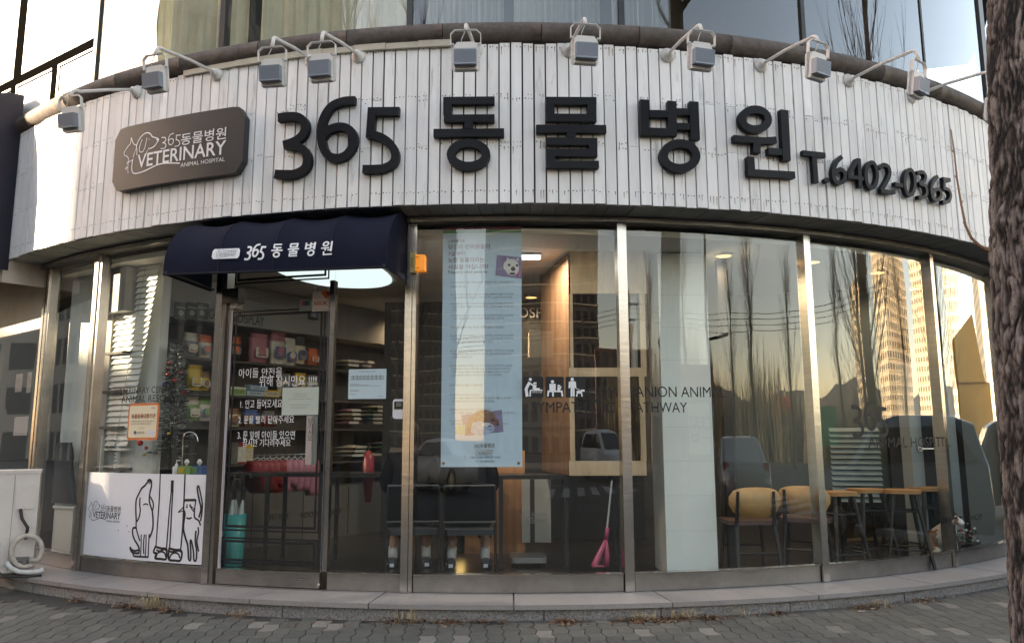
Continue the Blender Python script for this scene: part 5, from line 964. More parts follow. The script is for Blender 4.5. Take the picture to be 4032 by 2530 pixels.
photo([(1, 0, [(.69, .122), (1.0, .133), (1.0, .225), (.67, .21)]), (2, 1, el(.87, .17, .10, .03)), (2, 1, [(.82, .145), (.81, .132), (.85, .142)]), (2, 1, [(.93, .142), (.965, .135), (.965, .15)]), (3, 1, el(.885, .185, .085, .026)), (4, 2, el(.845, .166, .018, .0055, 8)), (4, 2, el(.945, .168, .018, .0055, 8)), (4, 2, el(.895, .182, .03, .010, 10)), (4, 2, el(.885, .203, .04, .005, 10)), (5, 3, [(.93, .212), (.98, .185), (.99, .19), (.95, .218)])], 'dog_photo')
photo([(1, 0, [(.25, .792), (.75, .770), (.77, .860), (.30, .875)]), (1, 5, [(.18, .835), (.30, .83), (.30, .868), (.18, .866)]), (2, 4, el(.53, .80, .14, .03)), (3, 6, el(.50, .845, .16, .028)), (3, 4, el(.62, .82, .10, .02)), (4, 2, el(.64, .812, .03, .005, 8)), (4, 1, el(.55, .83, .05, .008, 8)), (4, 2, el(.70, .83, .02, .006, 8)), (4, 4, [(.34, .80), (.40, .795), (.36, .87), (.31, .872)])], 'cat_photo')
mb = MB()
for x in (.035, .955): mb.prism(el(f(x, .9855)[0], f(x, .9855)[1], .012, .012, 12), fB, .0, .004)
mb.build('eyelet', M('brass_eyelet', (.16, .12, .05), .4, .7), clo)
# ------------------------------------------------------------------ goods wall behind the door
S0, sd = V((-3.45, 8.0, 0)), V((.59, .807, 0)).normalized(); sn = V((sd.y, -sd.x, 0))
def onS(X, Y, off=0.): p = onPl(X, Y, S0 + sn * off, sn); return (p - S0).dot(sd), p.z
SP = lambda t_, z, d=0.: S0 + sd * t_ + sn * d + V((0, 0, z))
def sbox(mb, t0, t1, z0, z1, d0, d1, mi=0): mb.hexa([SP(t0, z0, d1), SP(t1, z0, d1), SP(t1, z0, d0), SP(t0, z0, d0), SP(t0, z1, d1), SP(t1, z1, d1), SP(t1, z1, d0), SP(t0, z1, d0)], mi)
rowz = [onS(681, 859)[1], onS(590, 931)[1], onS(560, 1005)[1], onS(560, 1092)[1]]
bz = onS(640, 776)[1]
gw = thing('goods_shelf', 'dark shelf wall of pet goods behind the door under a grey header', 'shelf', SP(1.6, FZ)); mb = MB(); sbox(mb, -.6, 3.7, FZ, 3, -.5, -.42); mb.build('back_panel', M('shelf_back', (.07, .06, .055), .7), gw)
for k, z in enumerate(rowz): m2 = MB(); sbox(m2, -.55, 3.6, z - .025, z, -.42, .0); m2.build('shelf_board', M('shelf_dark', (.06, .05, .045), .6), gw)
mb = MB(); sbox(mb, -.6, 3.65, bz, 2.99, -.41, .02); hdr = mb.build('header', M('header_grey', (.27, .26, .245), .8), gw)
mb = MB(); sbox(mb, -.4, 3.5, FZ, rowz[3] - .3, -.41, -.02)
for t_ in (.3, 1.0, 1.7, 2.4, 3.1): sbox(mb, t_, t_ + .008, FZ + .02, rowz[3] - .32, -.02, -.015, 1)
mb.build('cupboard', [M('cupboard_cream', (.13, .125, .115), .6), plank_gap], gw)
fS = lambda u, z, d=0.: SP(u, z, .024 + d)
mb = MB(); a_, b_ = onS(489, 738), onS(619, 752); zz = a_[1]; text(mb, 'GOODS DISPLAY', (a_[0], zz - .055, b_[0], zz + .055), fS); mb.build('lettering', black_vinyl, hdr)
mb = MB(); mw = MB()
for k, X in enumerate((423, 449, 473)): c = onS(X, 732); patch(mb, (c[0] - .075, c[1] - .09, c[0] + .075, c[1] + .09), fS, .0, 0, .02); disc(mw, (c[0], c[1] - .02), .03, fS, .001); [disc(mw, (c[0] + (j - 1.5) * .026, c[1] + .035), .012, fS, .001) for j in range(4)]
mb.build('pictogram', black_vinyl, hdr); mw.build('paw_print', M('print_pale', (.35, .35, .34)), hdr)
mb = MB(); a_, b_ = onS(636, 1218), onS(682, 1214); fS2 = lambda u, z, d=0.: SP(u, z, -.012 + d); text(mb, 'PET PLAY', (a_[0], a_[1] - .03, b_[0], a_[1] + .035), fS2); a_ = onS(710, 1212); text(mb, 'FOOD MARKET', (a_[0], a_[1] - .03, a_[0] + .62, a_[1] + .035), fS2); mb.build('floor_lettering', black_vinyl, gw)
def pouch_mesh(w_, h, d, mi_top):
    mb = MB(); n = 7; rows = []
    for k in range(n):
        f = k / (n - 1); th = d * (sin(pi * min(1, f * 1.15 + .12)) * .5 + .02) if f < .86 else .008; ww = w_ * (1 if f < .86 else .97)
        rows.append([(-ww / 2, 0, h * f), (-ww * .25, -th, h * f), (0, -th * 1.15, h * f), (ww * .25, -th, h * f), (ww / 2, 0, h * f), (0, th * .6, h * f)])
    for k in range(n - 1):
        f = (k + .5) / (n - 1); mb.add(rows[k] + rows[k + 1], [(j, (j + 1) % 6, 6 + (j + 1) % 6, 6 + j) for j in range(6)], 1 if f > mi_top else 0)
    mb.add(rows[0], [(5, 4, 3, 2, 1, 0)]); mb.add(rows[-1], [(0, 1, 2, 3, 4, 5)]); return mb
DCOL = {'white': (.62, .58, .5), 'pink': (.42, .17, .21), 'orange': (.6, .15, .05), 'yellow': (.6, .42, .04), 'green': (.22, .36, .12), 'blue': (.08, .14, .34), 'brown': (.24, .13, .07), 'red': (.24, .02, .025), 'teal': (.05, .25, .25), 'grey': (.2, .2, .2), 'cream': (.58, .50, .36), 'black': (.03, .03, .035), 'pale blue': (.4, .5, .56)}
gm = {k: M('goods_' + k.replace(' ', '_'), v, .38, var=.18, vs=18) for k, v in DCOL.items()}
def goods(X, Y, w_, h, c1, c2, label, off=-.12, rz=0., patchc='white', kind='pouch', word=None):
    t_, z = onS(X, Y, off); p = SP(t_, z, off); ang = atan2(sd.y, sd.x) + rz; t = thing('goods_' + kind, label, kind, p, 'pet goods on the shelves', ang)
    if kind == 'pouch':
        pouch_mesh(w_, h, .05, .62).build('bag', [gm[c1], gm[c2]], t, True, loc=(0, 0, 0)); mb = MB(); fn_ = lambda u, zz, d=0.: V((u, -.066 - d, zz)); patch(mb, (-w_ * .3, h * .16, w_ * .3, h * .5), fn_, 0, 0, .02)
        disc(mb, (0, h * .38), w_ * .2, fn_, .001, 1); patch(mb, (-w_ * .22, h * .2, w_ * .22, h * .26), fn_, .001, 2)
        mb.build('front_print', [gm[patchc], gm[c2], gm['brown']], t, loc=(0, 0, 0))
    else:
        MB().box((0, 0, h / 2), (w_, .12, h)).build('carton', gm[c1], t, loc=(0, 0, 0)); mb = MB(); fn_ = lambda u, zz, d=0.: V((u, -.062 - d, zz)); patch(mb, (-w_ * .5, h * .8, w_ * .5, h), fn_, 0, 0); patch(mb, (-w_ * .5, 0, w_ * .5, h * .12), fn_, 0, 0)
        o = mb.build('stripe', gm[c2], t, loc=(0, 0, 0))
        if word: mb = MB(); text(mb, word, (-w_ * .34, h * .32, w_ * .34, h * .62), fn_, .001); mb.build('lettering', gm['black'], t, loc=(0, 0, 0))
    return t
for a in ((446, 838, .17, .25, 'grey', 'white', 'pale grey bag with a dark picture, top row left of the door post'), (480, 842, .17, .25, 'white', 'orange', 'white bag with an orange top, top row beside the door post'), (548, 842, .2, .24, 'black', 'orange', 'orange ringed black bag, leftmost on the top row in the door'), (608, 852, .28, .33, 'pink', 'pink', 'big pink bag with a grey label on the top row'), (652, 856, .24, .40, 'white', 'pink', 'tall white bag with a pink top on the top row'), (680, 862, .2, .34, 'white', 'white', 'white bag with a blue half circle on the top row'), (705, 856, .18, .33, 'cream', 'black', 'lamp lit cream bag with a blue badge on the top row'), (735, 858, .18, .2, 'orange', 'orange', 'small orange bag at the right end of the top row'),
    (455, 918, .2, .27, 'yellow', 'yellow', 'yellow bag with a dark window, second row behind the tinsel tree'), (478, 918, .15, .2, 'yellow', 'brown', 'small yellow and brown bag beside the door post'), (668, 932, .2, .27, 'cream', 'grey', 'crinkled clear bag of treats above the green notice'), (705, 932, .2, .28, 'cream', 'yellow', 'golden bag of treats above the green notice'), (735, 932, .2, .26, 'white', 'grey', 'whitish bag of treats at the right of the second row'),
    (450, 990, .18, .26, 'green', 'white', 'white and green bag on the third row left of the door post'), (479, 990, .16, .26, 'white', 'green', 'pale bag with a green spot on the third row'), (545, 1003, .22, .2, 'cream', 'brown', 'tan bag at the left of the third row behind the door'), (590, 1003, .22, .19, 'brown', 'blue', 'brown bag in the middle of the third row'), (632, 1003, .2, .18, 'red', 'grey', 'red bag at the right of the third row')): goods(*a[:6], a[6], patchc={'black': 'grey', 'brown': 'cream'}.get(a[4], 'white') if a[4] not in ('white', 'cream') else 'blue')
for a in ((553, 932, .2, .10, 'green', 'white', 'pale green carton at the left of the second row', 'NATURIS'), (602, 921, .23, .075, 'pale blue', 'blue', 'pale blue carton lying on top of two others', 'NATURIS'), (593, 933, .22, .075, 'pale blue', 'blue', 'pale blue carton under the stacked one', 'NATURIS'), (632, 934, .21, .075, 'cream', 'yellow', 'cream carton with yellow edge beside the blue one', 'NATURIS'), (560, 1092, .1, .24, 'white', 'red', 'white carton at the left of the bottom row', None), (578, 1092, .1, .22, 'cream', 'yellow', 'cream carton with yellow dots on the bottom row', None)): goods(*a[:6], a[6], kind='carton', word=a[7])
def stack(X, Y, n, w_, c1, label, off=-.1):
    for k in range(n):
        t_, z = onS(X, Y, off); t = thing('flat_pack', label[k] if isinstance(label, list) else label, 'packet', SP(t_ + random.uniform(-.02, .02), z + k * .052, off), 'flat packets piled right of the door', atan2(sd.y, sd.x) + random.uniform(-.2, .2))
        mb = MB(); vs = []; nx_ = 6
        for i in range(nx_ + 1):
            for j in range(3):
                u, v = i / nx_ - .5, j / 2 - .5; b_ = .03 * cos(pi * u) + .012; vs += [(u * w_, v * .3, .026 + b_ * (.7 if j == 1 else .1) + random.uniform(-.004, .004))]
        mm = len(vs); vs += [(x, y, .026 - (z_ - .026) * .6) for x, y, z_ in vs]
        fs = [(3 * i + j, 3 * i + j + 3, 3 * i + j + 4, 3 * i + j + 1) for i in range(nx_) for j in range(2)]; fs += [tuple(mm + q for q in f_[::-1]) for f_ in fs]
        fs += [(3 * i, mm + 3 * i, mm + 3 * i + 3, 3 * i + 3) for i in range(nx_)] + [(3 * i + 5, mm + 3 * i + 5, mm + 3 * i + 2, 3 * i + 2) for i in range(nx_)] + [(0, 1, mm + 1, mm), (1, 2, mm + 2, mm + 1), (mm + 3 * nx_, mm + 3 * nx_ + 1, 3 * nx_ + 1, 3 * nx_), (mm + 3 * nx_ + 1, mm + 3 * nx_ + 2, 3 * nx_ + 2, 3 * nx_ + 1)]
        mb.add(vs, fs); mb.build('wrapper', gm[c1[k % len(c1)]], t, True, loc=(0, 0, 0)); mb = MB(); mb.box((0, -.155, .03), (w_ * .5, .012, .03)); mb.build('print_band', gm['white'], t, loc=(0, 0, 0))
stack(812, 866, 2, .34, ['grey', 'cream'], ['lower grey packet in the top pair right of the door', 'upper cream packet in the top pair right of the door']); stack(848, 868, 2, .26, ['red', 'white'], ['red packet above the blue notice', 'white packet lying on the red one above the blue notice'])
stack(818, 1000, 4, .28, ['pink', 'brown', 'cream', 'pink'], ['bottom pink packet of the pile under the blue notice', 'brown packet second in the pile under the blue notice', 'cream packet third in the pile under the blue notice', 'top pink packet of the pile under the blue notice'])
stack(872, 1000, 5, .30, ['cream', 'teal', 'white', 'green', 'cream'], ['bottom cream packet of the tall pile by the card reader', 'teal packet second in the tall pile', 'white packet third in the tall pile', 'green packet fourth in the tall pile', 'top cream packet of the tall pile'])
stack(826, 1076, 3, .40, ['grey', 'cream', 'cream'], ['bottom grey packet of the lowest pile right of the door', 'middle cream packet of the lowest pile', 'top cream packet of the lowest pile']); stack(868, 1074, 1, .34, ['cream'], 'single cream packet right of the lowest pile'); stack(900, 1066, 3, .34, ['grey', 'green', 'grey'], ['bottom dull packet left of the card reader post', 'middle green packet left of the card reader post', 'top dull packet left of the card reader post'])
# hanging pet clothes
rail = thing('clothes_rail', 'metal rail for pet clothes under the shelves', 'rail', onY(670, 1066, 8.25)); ra, rb = onY(600, 1072, 8.2), onY(745, 1068, 8.45); MB().tube([ra, rb], .01, 6).build('bar', steel, rail)
for k in range(10):
    f = (k + .4) / 10; p = ra.lerp(rb, f); red = k < 5; h = (.33 if k % 2 else .27) + (.05 if k > 7 else 0); c1 = 'red' if red else 'pink'
    t = thing('pet_coat', ('dark red pet coat in clear wrap hanging at the left of the rail', 'pink pet coat hanging at the right of the rail')[not red], 'pet coat', p, 'red pet coats on the rail' if red else 'pink pet coats on the rail', .3)
    mb = MB(); vs = []; n = 6; w_ = .13 if red else .075
    for i in range(n + 1):
        g = i / n; ww = w_ * (.45 + .75 * sin(pi * (.15 + .62 * g))); vs += [(-ww + .01 * sin(5 * g + k), .0, -.05 - h * g), (0, -.045 - .01 * sin(7 * g), -.05 - h * g), (ww, 0, -.05 - h * g), (0, .03, -.05 - h * g)]
    mb.add(vs, [(4 * i + j, 4 * i + 4 + j, 4 * i + 4 + (j + 1) % 4, 4 * i + (j + 1) % 4) for i in range(n) for j in range(4)] + [(0, 1, 2, 3), tuple(range(4 * n + 3, 4 * n - 1, -1))]); mb.build('coat', gm[c1], t, True, loc=(0, 0, 0))
    MB().tube([(0, 0, .012), (.012, 0, .0), (0, 0, -.02), (-w_ * .6, 0, -.06)], .004, 5).tube([(0, 0, -.02), (w_ * .6, 0, -.06)], .004, 5).build('hanger', M('hanger_clear', (.55, .55, .55), .3), t, loc=(0, 0, 0))
# dark high table between door and counter
def htable(name, label, p0, p1, z, leg_t):
    t = thing(name, label, 'table', ((p0.x + p1.x) / 2, (p0.y + p1.y) / 2, FZ)); d = (p1 - p0).normalized(); n = V((-d.y, d.x, 0)); q = lambda a, b, zz: p0 + d * a + n * b + V((0, 0, zz)); L = (p1 - p0).length
    MB().hexa([q(0, 0, z - .035), q(L, 0, z - .035), q(L, .45, z - .035), q(0, .45, z - .035), q(0, 0, z), q(L, 0, z), q(L, .45, z), q(0, .45, z)]).build('table_top', M('black_top', (.016, .016, .017), .35), t)
    for a in leg_t: MB().tube([q(a * L, .03, FZ), q(a * L, .03, z - .036)], .024, 4).build('leg', dark_metal, t); MB().tube([q(a * L, .42, FZ), q(a * L, .42, z - .036)], .024, 4).build('leg', dark_metal, t)
    return t
a_, b_ = onY(516, 1112, 7.75), onY(960, 1110, 7.45); zt = a_.z; a_.z = b_.z = 0; htable('high_table', 'long black high table behind the door and the pane beside it', a_, b_, zt, (.02, .26, .55, .98))
a_, b_ = onY(1174, 1118, 7.25), onY(1462, 1118, 7.25); zt = a_.z; a_.z = b_.z = 0; htable('reception_desk', 'black framed desk under the plywood cabinet', a_, b_, zt, (.015, .55, .985))
# umbrella bin
ub = thing('umbrella_bin', 'tall teal umbrella bin behind the glass door', 'umbrella bin', onY(548, 1330, 7.62)); p = onY(547, 1330, 7.62); p.z = FZ; ztop = onY(547, 1208, 7.62).z
MB().lathe([(.085, 0), (.09, .01), (.105, ztop - FZ), (.098, ztop - FZ), (.083, .02)], p, 18).build('bin', M('teal_plastic', (.03, .26, .26), .4), ub, True)
for k in range(4):
    a = k * 1.6 + .4; q = p + V((.045 * cos(a), .045 * sin(a), 0)); tp = (-.05 + .035 * k, .02 * (k % 2), 0)
    u_ = thing('umbrella', ('clear folded umbrella standing leftmost in the teal bin', 'umbrella with a black crook handle standing in the teal bin', 'clear umbrella with lower black hook in the teal bin', 'folded clear umbrella at the back of the teal bin')[k], 'umbrella', q, 'umbrellas in the teal bin')
    MB().tube([q + V((0, 0, .05)), q + V(tp) * .7 + V((0, 0, ztop - FZ - .05)), q + V(tp) + V((0, 0, ztop - FZ + .13))], [.02, .04, .012], 8).build('canopy', M('clear_grey', (.38, .42, .42), .25), u_)
    hp = q + V(tp) + V((0, 0, ztop - FZ + .13)); hh = .16 + .05 * (k % 2); MB().tube([hp, hp + V((0, 0, hh))] + [hp + V((.035 - .035 * cos(b), 0, hh + .035 * sin(b))) for b in (.6, 1.2, 1.9, 2.6, 3.3)], .011, 7).build('handle', dark_metal, u_)
# ------------------------------------------------------------------ tinsel tree, sink things
ct_ = onY(402, 1075, 7.62); tt = thing('christmas_tree', 'slim frosted christmas tree with red baubles behind the left window', 'christmas tree', ct_); top = onY(404, 812, 7.62); Ht = top.z - ct_.z; rng = random.Random(4); mb = MB()
for k in range(2300):
    f = rng.random() ** .8; z = Ht * f; r = (.205 * (1 - f) + .02) * (.75 + .25 * sin(z * 42)) ; a = rng.uniform(0, 2 * pi); d = V((cos(a), sin(a), rng.uniform(-.35, .5))).normalized(); q = ct_ + V((cos(a) * r * .55, sin(a) * r * .55, z)); L = rng.uniform(.035, .075); s_ = d.cross(V((rng.uniform(-1, 1), rng.uniform(-1, 1), 1))).normalized() * rng.uniform(.003, .0065)
    e_q = q + d * L + V((cos(a), sin(a), 0)) * r * .35 * rng.random(); mi = 1 if rng.random() < .42 else 0
    mb.add([q - s_ * .5, q + s_ * .5, e_q + s_, e_q - s_], [(0, 1, 2, 3)], mi)
mb.build('foliage', [M('tinsel_dark', (.05, .06, .05), .5), M('tinsel_frost', (.50, .54, .55), .5)], tt); MB().tube([ct_ - V((0, 0, .12)), ct_ + V((0, 0, Ht))], [.016, .006], 6).build('trunk', M('dark_cloth', (.02, .02, .02)), tt)
for k in range(11):
    f = rng.uniform(.02, .85); a = rng.uniform(pi, 2 * pi); r = .21 * (1 - f) + .03; MB().ball(ct_ + V((cos(a) * r, sin(a) * r, Ht * f)), .017, 9, 6).build('bauble', M(('bauble_red', 'bauble_gold', 'bauble_blue')[k % 3 if k % 2 else 0], ((.45, .02, .02), (.55, .38, .06), (.04, .05, .3))[k % 3 if k % 2 else 0], .15, .4), tt, True)
MB().ball(onY(330, 1042, 7.45), .026, 10, 7).build('bauble', MATS['bauble_red'], tt, True)
ck = thing('low_counter', 'dark counter behind the white film panel', 'counter', onY(380, 1130, 7.8)); a_ = onY(250, 1118, 7.9); MB().hexa([V((-3.5, 7.62, FZ)), V((-2.98, 7.42, FZ)), V((-2.92, 7.8, FZ)), V((-3.4, 8.1, FZ)), V((-3.5, 7.62, a_.z)), V((-2.98, 7.42, a_.z)), V((-2.92, 7.8, a_.z)), V((-3.4, 8.1, a_.z))]).build('carcass', M('counter_dark', (.05, .05, .05), .6), ck)
rk = thing('white_rack', 'white slotted upright rack standing behind the white film panel', 'rack', onY(275, 1112, 7.65)); mb = MB()
for X in (240, 276): p = onY(X, 1070, 7.68); mb.box((p.x, p.y, p.z), (.05 if X == 276 else .02, .03, .36), -.5)
p = onY(258, 1108, 7.68); mb.box(tuple(p), (.2, .03, .03), -.5); mb.build('upright', white_wall, rk); mb = MB()
for k in range(9): p = onY(271, 1036 + 8.5 * k, 7.655); mb.box(tuple(p), (.028, .004, .006), -.5)
mb.build('slots', dark_metal, rk)
tap = thing('water_tap', 'chrome curved tap beside the tinsel tree', 'tap', onY(438, 1105, 7.45)); p = [onY(X, Y, 7.45) for X, Y in ((428, 1108), (430, 1060), (432, 1028), (442, 1017), (455, 1018), (463, 1026), (466, 1040))]; MB().tube([(q.x, q.y, q.z) for q in smooth_line(p, 3)], .008, 8).build('spout', M('chrome', (.7, .7, .7), .12, 1), tap, True)
sp_ = thing('soap_bottle', 'white pump bottle on the counter by the film panel', 'bottle', onY(414, 1115, 7.2)); p = onY(414, 1117, 7.2); MB().lathe([(.03, 0), (.032, .01), (.032, .07), (.014, .085), (.012, .1)], p, 14).build('bottle', white_vinyl, sp_, True); MB().tube([p + V((0, 0, .1)), p + V((0, 0, .13)), p + V((.035, 0, .13))], .006, 6).build('pump', white_vinyl, sp_)
for X, c1, c2, lb in ((438, 'green', 'yellow', 'green and yellow tissue box on the counter by the door post'), (468, 'blue', 'green', 'blue and olive tissue box nearest the door post')):
    p = onY(X, 1115, 7.15); t = thing('tissue_box', lb, 'box', p, None, -.3); MB().box((0, 0, .035), (.13, .08, .08)).build('carton', gm[c1], t, loc=(0, 0, 0)); MB().box((-.02, -.042, .035), (.06, .004, .05)).build('print', gm[c2], t, loc=(0, 0, 0)); MB().lathe([(.006, .0), (.025, .03), (.012, .055), (.0, .06)], (0, 0, .075), 7).build('tissue', white_vinyl, t, loc=(0, 0, 0))
rh = thing('red_umbrella', 'rolled red umbrella hanging right of the glass door', 'umbrella', onY(868, 1120, 8.0)); p = onY(868, 1060, 8.0); q = onY(866, 1180, 8.0); MB().tube([p, p.lerp(q, .15), p.lerp(q, .6), q], [.02, .06, .055, .03], 9).build('canopy', gm['red'], rh, True); MB().tube([p, p + V((0, 0, .06))], .01, 6).build('handle', dark_metal, rh)
# ------------------------------------------------------------------ plywood cabinet and white column
pcab = thing('plywood_cabinet', 'hanging plywood cabinet with two dark square openings in the middle window', 'cabinet', onY(1430, 1118, 7.0)); y0 = 7.0; A = lambda X, Y: onY(X, Y, y0)
x0, x1 = A(1340, 800).x, A(1522, 800).x; z0, z1 = A(1430, 1118).z, 2.98; mb = MB()
def pbar(Xa, Ya, Xb, Yb): a_, b_ = A(Xa, Ya), A(Xb, Yb); mb.hexa([V((a_.x, y0, b_.z)), V((b_.x, y0, b_.z)), V((b_.x, y0 + .03, b_.z)), V((a_.x, y0 + .03, b_.z)), V((a_.x, y0, a_.z)), V((b_.x, y0, a_.z)), V((b_.x, y0 + .03, a_.z)), V((a_.x, y0 + .03, a_.z))])
pbar(1340, 524, 1522, 690); pbar(1340, 690.1, 1350, 865); pbar(1505, 690.1, 1522, 865); pbar(1340, 865.1, 1522, 885); pbar(1340, 885.1, 1354, 1084); pbar(1504, 885.1, 1522, 1084); pbar(1340, 1084.1, 1522, 1118); mb.build('front_panel', plywood, pcab)
p = [V((x0 - .001, y0, z0)), V((x0 - .001, y0 + .03, z0)), V((.33, 8.05, z0)), V((.30, 8.05, z0))]; MB().hexa([p[3], p[0], p[1], p[2]] + [q + V((0, 0, z1 - z0)) for q in (p[3], p[0], p[1], p[2])]).build('side_panel', wood_d, pcab)
MB().hexa([V((.33, 8.05, z0)), V((x1, 8.05, z0)), V((x1, 8.1, z0)), V((.33, 8.1, z0)), V((.33, 8.05, z1)), V((x1, 8.05, z1)), V((x1, 8.1, z1)), V((.33, 8.1, z1))]).build('back_panel', dark_wall, pcab)
mb = MB(); a_ = A(1480, 690); b_ = A(1503, 864); mb.tube([V((a_.x + .05, y0 + .1, a_.z)), V((a_.x + .05, y0 + .1, b_.z))], .03, 6); mb.build('curtain', M('curtain_grey', (.36, .37, .36)), pcab)
wc = thing('white_column', 'broad white tiled column in the window right of the cabinet', 'column', onY(1618, 1340, 7.06)); a_, b_ = onY(1545, 540, 7.04), onY(1691, 1340, 7.04); MB().hexa([V((a_.x, 7.04, FZ)), V((b_.x, 7.04, FZ)), V((b_.x, 7.5, FZ)), V((a_.x - .02, 7.5, FZ)), V((a_.x, 7.04, 2.99)), V((b_.x, 7.04, 2.99)), V((b_.x, 7.5, 2.99)), V((a_.x - .02, 7.5, 2.99))]).build('shaft', M('column_white', (.88, .90, .86), .5, var=.03, vs=2), wc)
mb = MB()
for z in [.5 + .3 * k for k in range(9)]: mb.box(((a_.x + b_.x) / 2, 7.039, z), (b_.x - a_.x, .002, .003))
mb.build('tile_joint', M('joint_grey', (.66, .69, .66)), wc)
dp = thing('dark_post', 'thin dark post beside the white column', 'post', onY(1703, 1340, 7.3)); MB().box((onY(1703, 800, 7.3).x, 7.3, 1.55), (.085, .08, 2.86)).build('post', dark_metal, dp)
hb = thing('scale_board', 'white and dark striped board with emblem behind the black desk', 'board', onY(1265, 1280, 7.9)); a_, b_ = onY(1228, 1127, 7.9), onY(1297, 1275, 7.9); MB().box(((a_.x + b_.x) / 2, 7.9, (a_.z + b_.z) / 2), (b_.x - a_.x, .03, a_.z - b_.z)).build('board', M('board_grey', (.34, .34, .32), .6), hb); mb = MB(); mb.box((onY(1253, 1200, 7.88).x, 7.88, (a_.z + b_.z) / 2), (.045, .006, a_.z - b_.z)); mb.build('stripe', dark_wall, hb); mb = MB(); emblem(mb, (a_.x - .02, onY(1265, 1232, 7.88).z, b_.x - .03, onY(1265, 1205, 7.88).z), lambda u, z, d=0.: V((u, 7.87 - d, z)), .006, 0, False); mb.build('emblem', MATS['grey_print'], hb)
wp = thing('wood_panel', 'brown wooden panel behind the black desk', 'panel', onY(1200, 1270, 8.3)); a_, b_ = onY(1095, 1060, 8.35), onY(1236, 1270, 8.35); MB().box(((a_.x + b_.x) / 2, 8.35, (a_.z + FZ) / 2), (b_.x - a_.x, .05, a_.z - FZ)).build('panel', wood_d, wp)
ws = thing('weighing_scale', 'low grey platform scale on the floor behind the desk', 'scale', onY(1243, 1300, 7.6)); p = onY(1243, 1292, 7.6); MB().prism(rrect(p.x - .17, 7.45, p.x + .17, 7.8, .04, 4), lambda a, b, d: V((a, b, FZ + d)), .04, .09).build('platform', M('scale_grey', (.3, .3, .3), .35, .5), ws)
mb = MB()
for sx in (-.13, .13):
    for yy in (7.5, 7.74): mb.lathe([(.02, 0), (.02, .04)], (p.x + sx, yy, FZ), 8)
mb.build('feet', dark_metal, ws)
pf = thing('pet_scoop', 'pink long handled scoop leaning behind the middle window', 'scoop', onY(1420, 1335, 6.85)); p0, p1, p2 = onY(1440, 1130, 6.95), onY(1426, 1270, 6.85), onY(1410, 1322, 6.8); pk = M('pink_plastic', (.30, .04, .10), .45); MB().tube([p0, p1], .009, 7).build('handle', M('grey_tube', (.3, .3, .3), .4), pf)
MB().tube([onY(1430, 1240, 6.86), p1], .016, 8).tube([p1, onY(1400, 1328, 6.8), onY(1397, 1332, 6.78)], [.016, .03, .02], 8).tube([p1, onY(1428, 1310, 6.83), onY(1426, 1332, 6.8)], [.016, .026, .02], 8).box(tuple(onY(1408, 1331, 6.78)), (.10, .05, .012)).build('jaw', pk, pf, True)
gl = thing('night_lamp', 'small warm lamp glowing near the floor behind the second chair', 'lamp', onY(1086, 1258, 8.5)); p = onY(1086, 1240, 8.45); MB().box(tuple(p), (.1, .06, .1)).build('glow', M('lamp_glow', (.9, .7, .3), .5, emit=(1, .66, .22), estr=1.4), gl); MB().box((p.x, p.y, (p.z - .07 + FZ) / 2), (.1, .08, p.z - .07 - FZ)).build('stand', dark_metal, gl)
hw = thing('reflected_lettering', 'grey HOSPITAL lettering standing in for a sign reflection beside the long banner', 'lettering', onY(1258, 737, 9.5)); mb = MB(); a_, b_ = onY(1195, 748, 9.5), onY(1345, 724, 9.5); text(mb, 'HOSPITAL', (a_.x, a_.z, b_.x, b_.z), lambda u, z, d=0.: V((u, 9.48 - d, z))); mb.build('text_line', M('letter_grey', (.16, .16, .16)), hw)  # lettering laid on the wall in place of a sign's reflection
dw = thing('dark_partition', 'dark partition wall behind the long banner', 'wall', onY(1200, 1000, 9.6)); a_, b_ = onY(985, 600, 9.6), onY(1350, 600, 9.6); MB().box(((a_.x + b_.x) / 2 + .2, 9.6, 1.55), (b_.x - a_.x + 1.2, .1, 2.86)).build('wall', dark_wall, dw)
# ------------------------------------------------------------------ waiting corner at the right
ww = thing('white_screen', 'pale screen wall behind the wooden chairs', 'wall', onY(1900, 1000, 8.6)); a_, b_ = onY(1715, 620, 8.7), onY(2084, 620, 8.3); mb = MB(); zb = onY(1900, 1180, 8.5).z; mb.hexa([V((a_.x, 8.75, zb)), V((b_.x, 8.3, zb)), V((b_.x + .04, 8.4, zb)), V((a_.x, 8.85, zb)), V((a_.x, 8.75, 2.9)), V((b_.x, 8.3, 2.9)), V((b_.x + .04, 8.4, 2.9)), V((a_.x, 8.85, 2.9))]); mb.build('screen', M('screen_teal', (.075, .095, .095), .6, var=.05, vs=2), ww)
mb = MB()
for k in range(14): z = zb + .02 + k * .055; q0, q1 = onY(1958, 1100, 8.25), onY(2076, 1100, 8.1); mb.hexa([V((q0.x, 8.25, z)), V((q1.x, 8.1, z)), V((q1.x, 8.13, z + .035)), V((q0.x, 8.28, z + .035)), V((q0.x, 8.25, z + .004)), V((q1.x, 8.1, z + .004)), V((q1.x, 8.13, z + .039)), V((q0.x, 8.28, z + .039))])
mb.build('blind_slats', M('slat_teal', (.17, .22, .22), .6), ww)
dd_ = thing('inner_door', 'dark inner door with a lever handle above the right stools', 'door', onY(2140, 1190, 8.0)); a_, b_ = onY(2090, 930, 8.1), onY(2196, 930, 7.9); MB().hexa([V((a_.x, 8.15, FZ)), V((b_.x, 7.95, FZ)), V((b_.x, 8.0, FZ)), V((a_.x, 8.2, FZ)), V((a_.x, 8.15, 2.2)), V((b_.x, 7.95, 2.2)), V((b_.x, 8.0, 2.2)), V((a_.x, 8.2, 2.2))]).build('leaf', M('door_charcoal', (.02, .022, .025), .3), dd_)
